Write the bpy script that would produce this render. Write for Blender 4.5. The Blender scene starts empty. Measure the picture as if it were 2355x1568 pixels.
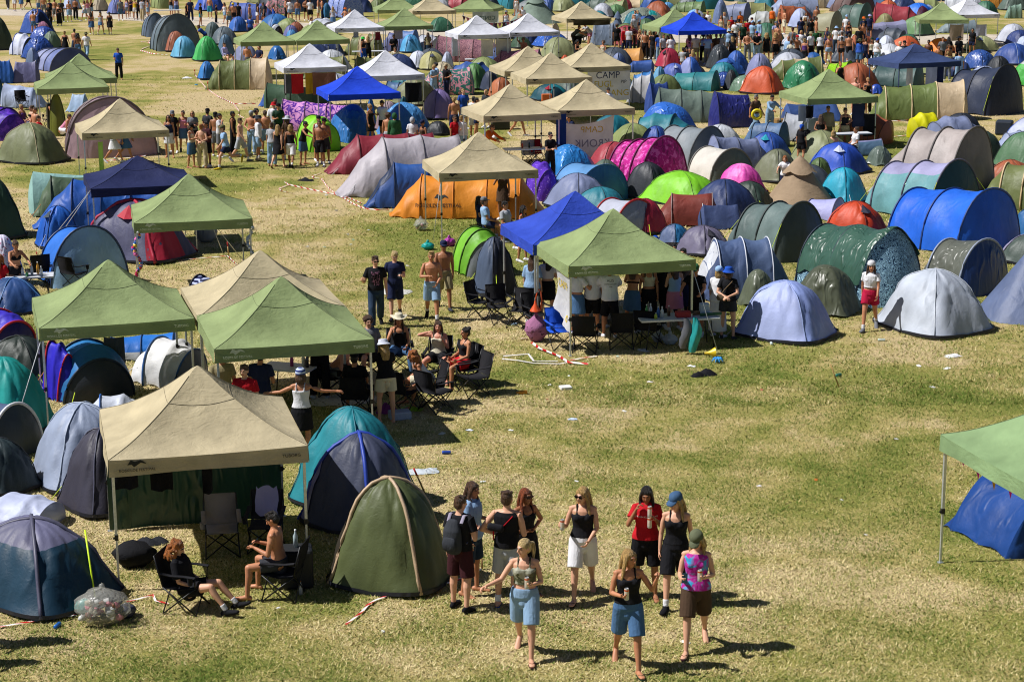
import bpy, bmesh, math, random
import numpy as np
from mathutils import Vector, Matrix, Euler
random.seed(7); rng=np.random.default_rng(7)
SC=bpy.context.scene
COL=SC.collection
PI=math.pi
def R(d): return math.radians(d)
# ------------------------------------------------------------------ camera (fitted to the photograph's 3 m canopies)
F,YH,CH,CX,CY=4435.6,-266.5,10.41,1177.0,784.0
TH=math.atan((CY-YH)/F); ROLL=R(.428)
ct,st=math.cos(TH),math.sin(TH)
def ray(px,py):
    u,v=px-CX,py-CY; c,s=math.cos(ROLL),math.sin(ROLL); u,v=u*c-v*s,u*s+v*c
    return (u/F,ct-(v/F)*st,-st-(v/F)*ct)
def atz(px,py,z=0.0):
    d=ray(px,py); t=(z-CH)/d[2]; return Vector((d[0]*t,d[1]*t,z))
def aty(px,py,Y):
    d=ray(px,py); t=Y/d[1]; return Vector((d[0]*t,Y,CH+d[2]*t))
def proj(p):
    x,y,z=p; z-=CH; zc=y*ct-z*st; vc=-(z*ct+y*st); u=F*x/zc; v=F*vc/zc
    c,s=math.cos(ROLL),math.sin(ROLL); return (CX+u*c+v*s,CY-u*s+v*c)
TO=[0,0,.25,0]
def tile(r,n):
    TO[0]=588.5*n; TO[1]={1:0,2:353.1,3:745.1,4:1137.}[r]; TO[2]=TO[3]=.27475 if r==4 else .25
def full(): TO[0]=TO[1]=0; TO[2]=TO[3]=1
def sub(x0,y0,k): TO[0]=x0; TO[1]=y0; TO[2]=TO[3]=k
def DX(x): return TO[0]+x*TO[2]
def DY(y): return TO[1]+y*TO[2]
cam=bpy.data.cameras.new('camera'); co=bpy.data.objects.new('camera',cam); COL.objects.link(co)
cam.sensor_width=36; cam.lens=F/2354*36; cam.clip_end=3000; cam.clip_start=.5
co.location=(0,0,CH)
co.matrix_world=Matrix.Translation((0,0,CH))@Matrix.Rotation(PI/2-TH,4,'X')@Matrix.Rotation(-ROLL,4,'Z')
SC.camera=co
# ------------------------------------------------------------------ light
SUN_EL=R(52); SUN_AZ_SH=R(4)     # shadows fall to the right and a little away
w=bpy.data.worlds.new('World'); SC.world=w; w.use_nodes=True
nt=w.node_tree; bg=nt.nodes['Background']; sky=nt.nodes.new('ShaderNodeTexSky'); sky.sky_type='NISHITA'; sky.sun_disc=False
sdir=Vector((-math.cos(SUN_AZ_SH)*math.cos(SUN_EL),-math.sin(SUN_AZ_SH)*math.cos(SUN_EL),math.sin(SUN_EL)))
sky.air_density=.6; sky.dust_density=.3; sky.sun_elevation=SUN_EL; sky.sun_rotation=math.atan2(sdir.x,sdir.y)
nt.links.new(sky.outputs[0],bg.inputs[0]); bg.inputs[1].default_value=.05
sl=bpy.data.lights.new('sun','SUN'); sl.energy=5.0; sl.angle=R(.53); sl.color=(1,.972,.945)
so=bpy.data.objects.new('sun',sl); COL.objects.link(so); so.rotation_euler=(-sdir).to_track_quat('-Z','Y').to_euler()
SC.view_settings.view_transform='Standard'; SC.view_settings.look='None'; SC.view_settings.exposure=0.27
SC.cycles.pixel_filter_type='BLACKMAN_HARRIS'; SC.cycles.filter_width=1.1; SC.cycles.max_bounces=6; SC.cycles.diffuse_bounces=3; SC.cycles.transmission_bounces=4; SC.cycles.transparent_max_bounces=6
# ------------------------------------------------------------------ colours and materials
def lin(h):
    if isinstance(h,str):
        h=h.lstrip('#'); c=[int(h[i:i+2],16)/255 for i in (0,2,4)]
    else: c=h
    return tuple((v/12.92 if v<=.04045 else ((v+.055)/1.055)**2.4) for v in c)
MATS={}
def newmat(name):
    m=bpy.data.materials.new(name); m.use_nodes=True; n=m.node_tree; return m,n,n.nodes['Principled BSDF']
def N(n,t,**k):
    x=n.nodes.new(t)
    for a,b in k.items():
        if a in x.inputs.keys(): x.inputs[a].default_value=b
        else: setattr(x,a,b)
    return x
def coords(n,scale=(1,1,1)):
    tc=N(n,'ShaderNodeTexCoord'); oi=N(n,'ShaderNodeObjectInfo'); mu=N(n,'ShaderNodeMath',operation='MULTIPLY'); mu.inputs[1].default_value=37.
    n.links.new(oi.outputs['Random'],mu.inputs[0])
    ad=N(n,'ShaderNodeVectorMath',operation='ADD'); n.links.new(tc.outputs['Object'],ad.inputs[0]); n.links.new(mu.outputs[0],ad.inputs[1])
    mp=N(n,'ShaderNodeMapping'); mp.inputs['Scale'].default_value=scale; n.links.new(ad.outputs[0],mp.inputs[0]); return mp.outputs[0]
def mixc(n,fac,a,b):
    m=N(n,'ShaderNodeMix',data_type='RGBA')
    if hasattr(fac,'links'): n.links.new(fac,m.inputs[0])
    else: m.inputs[0].default_value=fac
    for s,v in ((6,a),(7,b)):
        if hasattr(v,'links'): n.links.new(v,m.inputs[s])
        else: m.inputs[s].default_value=(*v[:3],1)
    return m.outputs[2]
def noise(n,vec,scale,detail=3,dist=0,rough=.55,ridged=False):
    x=N(n,'ShaderNodeTexNoise'); x.inputs['Scale'].default_value=scale; x.inputs['Detail'].default_value=detail; x.inputs['Distortion'].default_value=dist; x.inputs['Roughness'].default_value=rough
    if ridged: x.noise_type='RIDGED_MULTIFRACTAL'; x.normalize=True
    n.links.new(vec,x.inputs['Vector']); return x.outputs['Fac']
def ramp(n,fac,stops,interp='LINEAR'):
    r=N(n,'ShaderNodeValToRGB'); r.color_ramp.interpolation=interp; e=r.color_ramp.elements
    while len(e)<len(stops): e.new(.5)
    for k,(p,c) in zip(e,stops): k.position=p; k.color=(*c[:3],1) if len(c)<4 else c
    n.links.new(fac,r.inputs[0]); return r.outputs[0]
def bump(n,b,h,strength,dist):
    x=N(n,'ShaderNodeBump'); x.inputs['Strength'].default_value=strength; x.inputs['Distance'].default_value=dist
    n.links.new(h,x.inputs['Height']); n.links.new(x.outputs[0],b.inputs['Normal'])
PAT={'camo','letters','squiggle','pixel','tiedye','stripes','floral'}
def fabric(c,kind='nylon',c2=None,c3=None):
    """kind: nylon tent cloth, canvas canopy cloth, tarp, cloth (clothes), or a printed pattern"""
    key=(c,kind,c2,c3)
    if key in MATS: return MATS[key]
    m,n,b=newmat(kind+'_fabric'); v=coords(n); base=lin(c)
    dirt=noise(n,v,1.7,4)
    dk=tuple(x*.80 for x in base); lt=tuple(min(1,x*1.10+.004) for x in base)
    col=ramp(n,dirt,[(.3,dk),(.7,lt)])
    if kind=='letters':
        f=noise(n,v,2.6,.5,1.6); s=ramp(n,f,[(0,(0,0,0)),(.47,(1,1,1)),(.60,(0,0,0))],'CONSTANT'); col=mixc(n,s,base,lin(c2))
    elif kind=='camo':
        f=noise(n,v,5.5,3,.4); col=ramp(n,f,[(0,lin(c3 or c2)),(.43,base),(.57,lin(c2))],'CONSTANT')
    elif kind=='squiggle':
        f=noise(n,v,7.5,0,1.6); a=N(n,'ShaderNodeMath',operation='PINGPONG'); n.links.new(f,a.inputs[0]); a.inputs[1].default_value=.075
        s=ramp(n,a.outputs[0],[(0,(1,1,1)),(.033,(0,0,0))],'CONSTANT'); col=mixc(n,s,base,lin(c2))
    elif kind=='pixel':
        vo=N(n,'ShaderNodeTexVoronoi',distance='CHEBYCHEV'); vo.inputs['Scale'].default_value=9; vo.inputs['Randomness'].default_value=.0; n.links.new(v,vo.inputs['Vector'])
        wn=N(n,'ShaderNodeTexWhiteNoise'); n.links.new(vo.outputs['Color'],wn.inputs['Vector'])
        f=noise(n,vo.outputs['Position'],1.1,5); col=ramp(n,f,[(.3,base),(.52,lin(c2)),(.66,lin(c3 or c2))])
    elif kind=='tiedye':
        f=noise(n,v,5,2,1.2); col=ramp(n,f,[(.38,base),(.5,lin(c2)),(.58,lin(c2)),(.7,lin(c3 or c))])
    elif kind=='floral':
        f=noise(n,v,14,1,.5); col=ramp(n,f,[(.0,base),(.58,lin(c2)),(.66,lin(c3 or c2))],'CONSTANT')
    elif kind=='stripes':
        sx=N(n,'ShaderNodeSeparateXYZ'); tc=N(n,'ShaderNodeTexCoord'); n.links.new(tc.outputs['Object'],sx.inputs[0])
        mm=N(n,'ShaderNodeMath',operation='MULTIPLY'); mm.inputs[1].default_value=16; n.links.new(sx.outputs[2],mm.inputs[0])
        fr=N(n,'ShaderNodeMath',operation='FRACT'); n.links.new(mm.outputs[0],fr.inputs[0])
        s=ramp(n,fr.outputs[0],[(0,(0,0,0)),(.5,(1,1,1))],'CONSTANT'); col=mixc(n,s,base,lin(c2))
    pat=kind in PAT
    n.links.new(col,b.inputs['Base Color'])
    tr=.0
    if kind=='canvas':
        b.inputs['Roughness'].default_value=.75; b.inputs['Specular IOR Level'].default_value=.2; tr=.16
        mp=coords(n,(2.2,2.2,5)); h1=noise(n,mp,1.5,4,.7); h2=noise(n,v,9,3,.6)
        a=N(n,'ShaderNodeMath',operation='MULTIPLY_ADD'); a.inputs[1].default_value=.35; n.links.new(h2,a.inputs[0]); n.links.new(h1,a.inputs[2]); bump(n,b,a.outputs[0],.45,.05)
    elif kind=='tarp':
        b.inputs['Roughness'].default_value=.36; b.inputs['Specular IOR Level'].default_value=.5; tr=.08
        mp=coords(n,(3.2,3.2,.9)); h1=noise(n,mp,1.5,4,1.0,.55,True); bump(n,b,h1,.85,.09)
    elif kind=='sheet': b.inputs['Roughness'].default_value=.9; tr=.45; bump(n,b,noise(n,coords(n,(3,3,3)),1.3,3,.8),.5,.05)
    elif kind in('cloth','tiedye','stripes','floral') :
        b.inputs['Roughness'].default_value=.85; b.inputs['Specular IOR Level'].default_value=.15
        mp=coords(n,(9,9,4)); bump(n,b,noise(n,mp,1.3,3,.8),.5,.03)
    else:
        b.inputs['Roughness'].default_value=.52; b.inputs['Specular IOR Level'].default_value=.38; tr=.16
        mp=coords(n,(1.9,1.9,.8)); h1=noise(n,mp,1.25,2.2,1.3,.5,True); h2=noise(n,v,13,2,.8)
        a=N(n,'ShaderNodeMath',operation='MULTIPLY_ADD'); a.inputs[1].default_value=.2; n.links.new(h2,a.inputs[0]); n.links.new(h1,a.inputs[2]); bump(n,b,a.outputs[0],.55,.05)
    if tr:
        t=N(n,'ShaderNodeBsdfTranslucent'); n.links.new(col,t.inputs[0]); mx=N(n,'ShaderNodeMixShader'); mx.inputs[0].default_value=tr
        n.links.new(b.outputs[0],mx.inputs[1]); n.links.new(t.outputs[0],mx.inputs[2]); n.links.new(mx.outputs[0],n.nodes['Material Output'].inputs[0])
    MATS[key]=m; return m
def plain(c,rough=.5,metal=0,name='paint',spec=.5):
    key=(c,rough,metal,name)
    if key in MATS: return MATS[key]
    m,n,b=newmat(name); v=coords(n); base=lin(c); f=noise(n,v,30,3)
    n.links.new(ramp(n,f,[(.3,tuple(x*.85 for x in base)),(.7,tuple(min(1,x*1.1) for x in base))]),b.inputs['Base Color'])
    b.inputs['Roughness'].default_value=rough; b.inputs['Metallic'].default_value=metal; b.inputs['Specular IOR Level'].default_value=spec
    MATS[key]=m; return m
def clear(c,name='clear_plastic',alpha=.34):
    key=(c,name,alpha)
    if key in MATS: return MATS[key]
    m,n,b=newmat(name); b.inputs['Base Color'].default_value=(*lin(c),1); b.inputs['Roughness'].default_value=.2; b.inputs['Alpha'].default_value=alpha
    v=coords(n); bump(n,b,noise(n,v,9,3,1),.8,.04); MATS[key]=m; return m
def skinmat(c):
    key=(c,'skin')
    if key in MATS: return MATS[key]
    m,n,b=newmat('skin'); v=coords(n); base=lin(c); f=noise(n,v,6,3)
    n.links.new(ramp(n,f,[(.3,(base[0]*.93,base[1]*.86,base[2]*.84)),(.7,base)]),b.inputs['Base Color'])
    b.inputs['Roughness'].default_value=.5; b.inputs['Specular IOR Level'].default_value=.35
    try:
        b.inputs['Subsurface Weight'].default_value=.0
    except Exception: pass
    MATS[key]=m; return m
def hairmat(c):
    key=(c,'hair')
    if key in MATS: return MATS[key]
    m,n,b=newmat('hair'); base=lin(c); v=coords(n,(55,55,6)); f=noise(n,v,1.6,4,.8)
    n.links.new(ramp(n,f,[(.36,tuple(x*.35 for x in base)),(.62,tuple(min(1,x*1.4) for x in base))]),b.inputs['Base Color'])
    b.inputs['Roughness'].default_value=.45; bump(n,b,f,.9,.05); MATS[key]=m; return m
def tapemat():
    if 'tape' in MATS: return MATS['tape']
    m,n,b=newmat('barrier_tape'); uv=N(n,'ShaderNodeUVMap'); sx=N(n,'ShaderNodeSeparateXYZ'); n.links.new(uv.outputs[0],sx.inputs[0])
    ad=N(n,'ShaderNodeMath',operation='ADD'); n.links.new(sx.outputs[0],ad.inputs[0]); n.links.new(sx.outputs[1],ad.inputs[1])
    fr=N(n,'ShaderNodeMath',operation='FRACT'); n.links.new(ad.outputs[0],fr.inputs[0])
    n.links.new(ramp(n,fr.outputs[0],[(0,lin('#c01818')),(.42,lin('#e6e2dc'))],'CONSTANT'),b.inputs['Base Color']); b.inputs['Roughness'].default_value=.4
    MATS['tape']=m; return m
# ------------------------------------------------------------------ mesh builder
class MB:
    def __init__(s): s.v=[]; s.f=[]; s.m=[]; s.uv=None
    def add(s,vs,fs,mi=0):
        o=len(s.v); s.v+= [tuple(p) for p in vs]; s.f+=[tuple(i+o for i in f) for f in fs]
        s.m+= [mi]*len(fs) if isinstance(mi,int) else list(mi)
    def grid(s,P,mi=0,closed=False):
        """P: rows of equal-length point lists"""
        a,b=len(P),len(P[0]); vs=[p for r in P for p in r]; fs=[]; ms=[]
        for i in range(a-1):
            for j in range(b if closed else b-1):
                k=(j+1)%b; fs.append((i*b+j,i*b+k,(i+1)*b+k,(i+1)*b+j)); ms.append(mi(i,j) if callable(mi) else mi)
        s.add(vs,fs,ms)
    def tube(s,pts,r,n=6,mi=0,cap=True):
        pts=[Vector(p) for p in pts]; rows=[]; up=Vector((0,0,1))
        for i,p in enumerate(pts):
            d=(pts[min(i+1,len(pts)-1)]-pts[max(i-1,0)]); d=d.normalized() if d.length>1e-9 else Vector((0,0,1))
            u=up if abs(d.z)<.95 else Vector((1,0,0)); a=d.cross(u).normalized(); b=d.cross(a).normalized(); rr=r[i] if isinstance(r,(list,tuple)) else r
            rows.append([p+a*rr*math.cos(2*PI*k/n)+b*rr*math.sin(2*PI*k/n) for k in range(n)])
        o=len(s.v); s.grid(rows,mi,True)
        if cap:
            L=len(rows)-1; s.f.append(tuple(o+k for k in range(n))[::-1]); s.f.append(tuple(o+L*n+k for k in range(n))); s.m+=[mi,mi]
    def box(s,c,d,mi=0,rot=None,bev=0):
        cx,cy,cz=c; x,y,z=d[0]/2,d[1]/2,d[2]/2
        vs=[Vector((a*x,b*y,e*z)) for a in(-1,1) for b in(-1,1) for e in(-1,1)]
        if rot is not None: vs=[rot@q for q in vs]
        vs=[q+Vector(c) for q in vs]
        s.add(vs,[(0,1,3,2),(4,6,7,5),(0,4,5,1),(2,3,7,6),(0,2,6,4),(1,5,7,3)],mi)
    def lathe(s,prof,n=16,c=(0,0,0),M=None,mi=0):
        rows=[[Vector((r*math.cos(2*PI*k/n),r*math.sin(2*PI*k/n),z)) for k in range(n)] for r,z in prof]
        rows=[[ (M@p if M is not None else p)+Vector(c) for p in r] for r in rows]
        s.grid(rows,mi,True)
    def ell(s,c,r,M=None,n=12,mi=0,noise=0):
        rows=[]
        for i in range(n//2+1):
            t=PI*i/(n//2); z=math.cos(t); q=math.sin(t); row=[]
            for k in range(n):
                p=Vector((r[0]*q*math.cos(2*PI*k/n),r[1]*q*math.sin(2*PI*k/n),r[2]*z))
                if noise: p*=1+random.uniform(-noise,noise)
                row.append((M@p if M is not None else p)+Vector(c))
            rows.append(row)
        s.grid(rows,mi,True)
    def loft(s,pts,rad,xd=(1,0,0),n=14,ends='round',mi=0):
        """closed tapered body along pts; rad=[(rx,ry)]"""
        pts=[Vector(p) for p in pts]; rad=[r if isinstance(r,tuple) else (r,r) for r in rad]; sec=[]
        L=len(pts)
        def fr(i):
            d=(pts[min(i+1,L-1)]-pts[max(i-1,0)]).normalized(); x=Vector(xd); x=x-d*x.dot(d)
            if x.length<.05: x=Vector((0,1,0))-d*d.y
            x.normalize(); return d,x,d.cross(x)
        for i in range(L):
            d,x,y=fr(i)
            if i==0 and ends=='round':
                m=min(rad[0]); sec+=[(pts[0]-d*m*.9,(rad[0][0]*.35,rad[0][1]*.35),x,y),(pts[0]-d*m*.6,(rad[0][0]*.75,rad[0][1]*.75),x,y)]
            sec.append((pts[i],rad[i],x,y))
            if i==L-1 and ends=='round':
                m=min(rad[-1]); sec+=[(pts[-1]+d*m*.6,(rad[-1][0]*.75,rad[-1][1]*.75),x,y),(pts[-1]+d*m*.9,(rad[-1][0]*.35,rad[-1][1]*.35),x,y)]
        rows=[[p+x*r[0]*math.cos(2*PI*k/n)+y*r[1]*math.sin(2*PI*k/n) for k in range(n)] for p,r,x,y in sec]
        o=len(s.v); s.grid(rows,mi,True); e=len(rows)-1
        s.f.append(tuple(o+k for k in range(n))[::-1]); s.f.append(tuple(o+e*n+k for k in range(n))); s.m+=[mi,mi]
    def mesh(s,name,mats,smooth=True):
        me=bpy.data.meshes.new(name); me.from_pydata(s.v,[],s.f)
        for m in mats: me.materials.append(m)
        if len(mats)>1: me.polygons.foreach_set('material_index',np.array(s.m,dtype=np.int32))
        if smooth: me.polygons.foreach_set('use_smooth',np.ones(len(s.f),dtype=bool))
        me.update(); return me
    def build(s,name,mats,parent=None,smooth=True):
        return obj(name,s.mesh(name,mats if isinstance(mats,(list,tuple)) else [mats],smooth),parent)
def obj(name,me,parent=None,mats=None):
    o=bpy.data.objects.new(name,me); COL.objects.link(o)
    if parent is not None: o.parent=parent
    if mats:
        for i,m in enumerate(mats):
            if i<len(o.material_slots): o.material_slots[i].link='OBJECT'; o.material_slots[i].material=m
    return o
def tag(o,label=None,cat=None,group=None,kind=None):
    if label: o['label']=label
    if cat: o['category']=cat
    if group: o['group']=group
    if kind: o['kind']=kind
    return o
THINGS=[]   # every countable thing, for giving each its own label
def thing(name,loc,rz=0,cat=None,desc=None,group=None,s=1,label=None):
    o=bpy.data.objects.new(name,None); COL.objects.link(o); o.location=loc; o.rotation_euler=(0,0,rz); o.empty_display_size=.2
    if s!=1: o.scale=(s,s,s)
    reg(o,cat,desc,group,label); return o
def reg(o,cat,desc,group=None,label=None,loc=None):
    o['category']=cat
    if group: o['group']=group
    if label: o['label']=label
    THINGS.append((o,cat,desc,label,Vector(loc) if loc is not None else o.location.copy()))
    return o
TMP=bpy.data.scenes.new('tmp')
def remesh(mb,vox,it=3,fac=.5):
    me=mb.mesh('tmp',[]); o=bpy.data.objects.new('tmp',me); TMP.collection.objects.link(o)
    md=o.modifiers.new('r','REMESH'); md.mode='VOXEL'; md.voxel_size=vox; md.use_smooth_shade=True
    if it: sm=o.modifiers.new('s','SMOOTH'); sm.iterations=it; sm.factor=fac
    vl=TMP.view_layers[0]; vl.update(); dg=vl.depsgraph; e=o.evaluated_get(dg); r=bpy.data.meshes.new_from_object(e)
    bpy.data.objects.remove(o); bpy.data.meshes.remove(me)
    r.polygons.foreach_set('use_smooth',np.ones(len(r.polygons),dtype=bool)); return r
def textmesh(body,size,extr=.002,space=1.0):
    c=bpy.data.curves.new('t','FONT'); c.body=body; c.size=size; c.extrude=extr; c.align_x='CENTER'; c.align_y='CENTER'; c.space_character=space
    o=bpy.data.objects.new('t',c); TMP.collection.objects.link(o); vl=TMP.view_layers[0]; vl.update(); dg=vl.depsgraph; me=bpy.data.meshes.new_from_object(o.evaluated_get(dg)); bpy.data.objects.remove(o); return me
def wob(x,y,z,s): return math.sin(x*3.1+s)*math.sin(y*2.7+s*1.7)+.6*math.sin(z*4.3+x*2+s*.7)
# ------------------------------------------------------------------ pop-up canopies
ALU=plain('#c9ced6',.32,.6,'aluminium'); WHITEP=plain('#dcdfe2',.4,0,'white_paint'); BLACKP=plain('#141416',.45,0,'black_plastic')
SEAM={}
GREEN,TAN,WHITE,BLUE,NAVY='#8f9f6d','#bfb291','#d3d5df','#1c46d2','#222a55'
def canopy(X,Y,yaw,c,label,s=3.0,sy=None,hp=3.11,he=2.08,seed=0,logo=True,legc=None,near=False,clip=.25,text2=None,flip=False):
    sy=sy or s; h,hy=s/2,sy/2; m=fabric(c,'canvas'); g=thing('canopy_tent',(X,Y,0),R(yaw),'canopy tent',None,'pop-up canopies across the camp',label=label)
    rnd=random.Random(seed); n=18 if near else 10; mb=MB()
    def edge(k): return [((-h,-hy),(h,-hy)),((h,-hy),(h,hy)),((h,hy),(-h,hy)),((-h,hy),(-h,-hy))][k]
    ph=rnd.uniform(0,6)
    def roof(k,u,t):
        (x0,y0),(x1,y1)=edge(k); ex,ey=x0+(x1-x0)*u,y0+(y1-y0)*u
        z=he+(hp-he)*(.50*t+.50*t**2.1); c_=4*u*(1-u)
        z-=(.085*math.sin(PI*min(1,t*1.15))*c_) + .03*c_*(1-t)
        z+=.008*wob(ex*2,ey*2,t*3,ph)*(1-t)*min(1,t*6)
        z+=.014*(1-abs(2*u-1))**.5*math.sin((u-.5)*30/(1.05-t)+ph+k)*max(0,1-abs(t-.3)*2.4)*(1-c_*.6)
        # round the very top over the centre pole
        if t>.93: z-=(t-.93)**2*6
        return Vector((ex*(1-t),ey*(1-t),z))
    for k in range(4):
        mb.grid([[roof(k,i/n,j/n) for i in range(n+1)] for j in range(n+1)])
    mb.build('roof',[m],g)
    vb=MB(); drop=.255
    nn=24 if near else 12
    for k in range(4):
        (x0,y0),(x1,y1)=edge(k); nx,ny=(y1-y0),-(x1-x0); L=math.hypot(nx,ny); nx/=L; ny/=L; rows=[]
        for j in range(5):
            t=j/4; row=[]
            for i in range(nn+1):
                u=i/nn; off=(.004+.018*t*math.sin(u*11+ph+k*2)*math.sin(PI*u)+.012*t) ; zz=he-.02*4*u*(1-u)-drop*t*(1-.10*math.sin(PI*u)+.03*math.sin(u*7+ph))
                row.append(Vector((x0+(x1-x0)*u+nx*off,y0+(y1-y0)*u+ny*off,zz)))
            rows.append(row)
        vb.grid(rows)
    vb.build('valance',[m],g)
    # seam lines of the roof
    sk=(c,'seam')
    if sk not in MATS: MATS[sk]=plain('#%02x%02x%02x'%tuple(int(int(c[i:i+2],16)*.66) for i in(1,3,5)),.8,0,'seam_thread')
    sb=MB(); r=.0038 if near else .006
    for k in range(4):
        sb.tube([roof(k,0,j/10)+Vector((0,0,.004)) for j in range(10)],r,4); sb.tube([roof(k,i/8,.66)+Vector((0,0,.005)) for i in range(9)],r,4)
    sb.build('seam',[MATS[sk]],g)
    lm=legc or ALU; q=.06
    for i,(sx,s2) in enumerate(((-1,-1),(1,-1),(1,1),(-1,1))):
        b=MB(); px,py=sx*(h-q),s2*(hy-q)
        b.box((px,py,(he-.06+.82)/2),(.042,.042,he-.06-.82)); lg=b.build('leg',[lm],g,False)
        b=MB(); b.box((px,py,.415),(.031,.031,.83)); b.box((px,py,.006),(.09,.09,.012)); b.build('lower_tube',[lm],lg,False)
        b=MB(); b.box((px,py,.85),(.056,.056,.085)); b.box((px+sx*.035,py,.84),(.03,.02,.03)); b.build('clamp',[BLACKP],lg,False)
    fb=MB()
    for k in range(4):
        (x0,y0),(x1,y1)=edge(k); f_=.96; x0,y0,x1,y1=x0*f_,y0*f_,x1*f_,y1*f_; zt,zb=he-.07,he-.235
        P=lambda u,z: Vector((x0+(x1-x0)*u,y0+(y1-y0)*u,z))
        for a,b_ in ((0,.5),(.5,1)):
            fb.tube([P(a,zt if a==0 else zt),P(b_,zb if b_==.5 else zb)],.013,4) if False else None
        fb.tube([P(0,zt),P(.25,zb),P(.5,zt)],.013,4); fb.tube([P(0,zb),P(.25,zt),P(.5,zb)],.013,4); fb.tube([P(.5,zt),P(.75,zb),P(1,zt)],.013,4); fb.tube([P(.5,zb),P(.75,zt),P(1,zb)],.013,4)
    fb.tube([(0,0,he-.1),(0,0,hp-.05)],.02,6); fb.tube([(-h*.96,0,he-.09),(h*.96,0,he-.09)],.012,4); fb.tube([(0,-hy*.96,he-.08),(0,hy*.96,he-.08)],.012,4)
    fb.build('truss',[WHITEP],g)
    if logo:
        def bird(dx,dy,z,k,mat):
            # winged mark: a lens-shaped body with two pointed wings
            pts=[(-.16,.0),(-.10,.085),(-.03,.05),(.06,.075),(.115,.045),(.16,.0),(.10,.02),(.06,.03),(.0,-.01),(-.05,-.04),(-.09,.005)]
            b=MB(); b.add([Vector((dx+a*k,dy,z+e*k)) for a,e in pts],[tuple(range(len(pts)))]); b.add([Vector((dx+a*k,dy-.003,z+e*k)) for a,e in pts],[tuple(range(len(pts)))[::-1]]); b.build('emblem',[mat],g,False)
        ink=plain('#20221c',.8,0,'print_ink') if c!=GREEN else plain('#55633c' if not near else '#c8d0b4',.8,0,'print_ink')
        if c==TAN or c==WHITE or near:
            bird(-h+.42,-hy-.032,he-.085,.9,ink)
            t=obj('lettering',textmesh('ROSKILDE FESTIVAL',.062),g); t.location=(-h+.42,-hy-.034,he-.17); t.rotation_euler=(PI/2,0,0); t.data.materials.append(ink)
            t=obj('lettering',textmesh('TUBORG',.07),g); t.location=(h-.26,-hy-.034,he-.13); t.rotation_euler=(PI/2,0,0); t.data.materials.append(ink)
    return g
LANDMARKS=[]
def landmark(name,p): LANDMARKS.append((name,Vector(p)))
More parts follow.
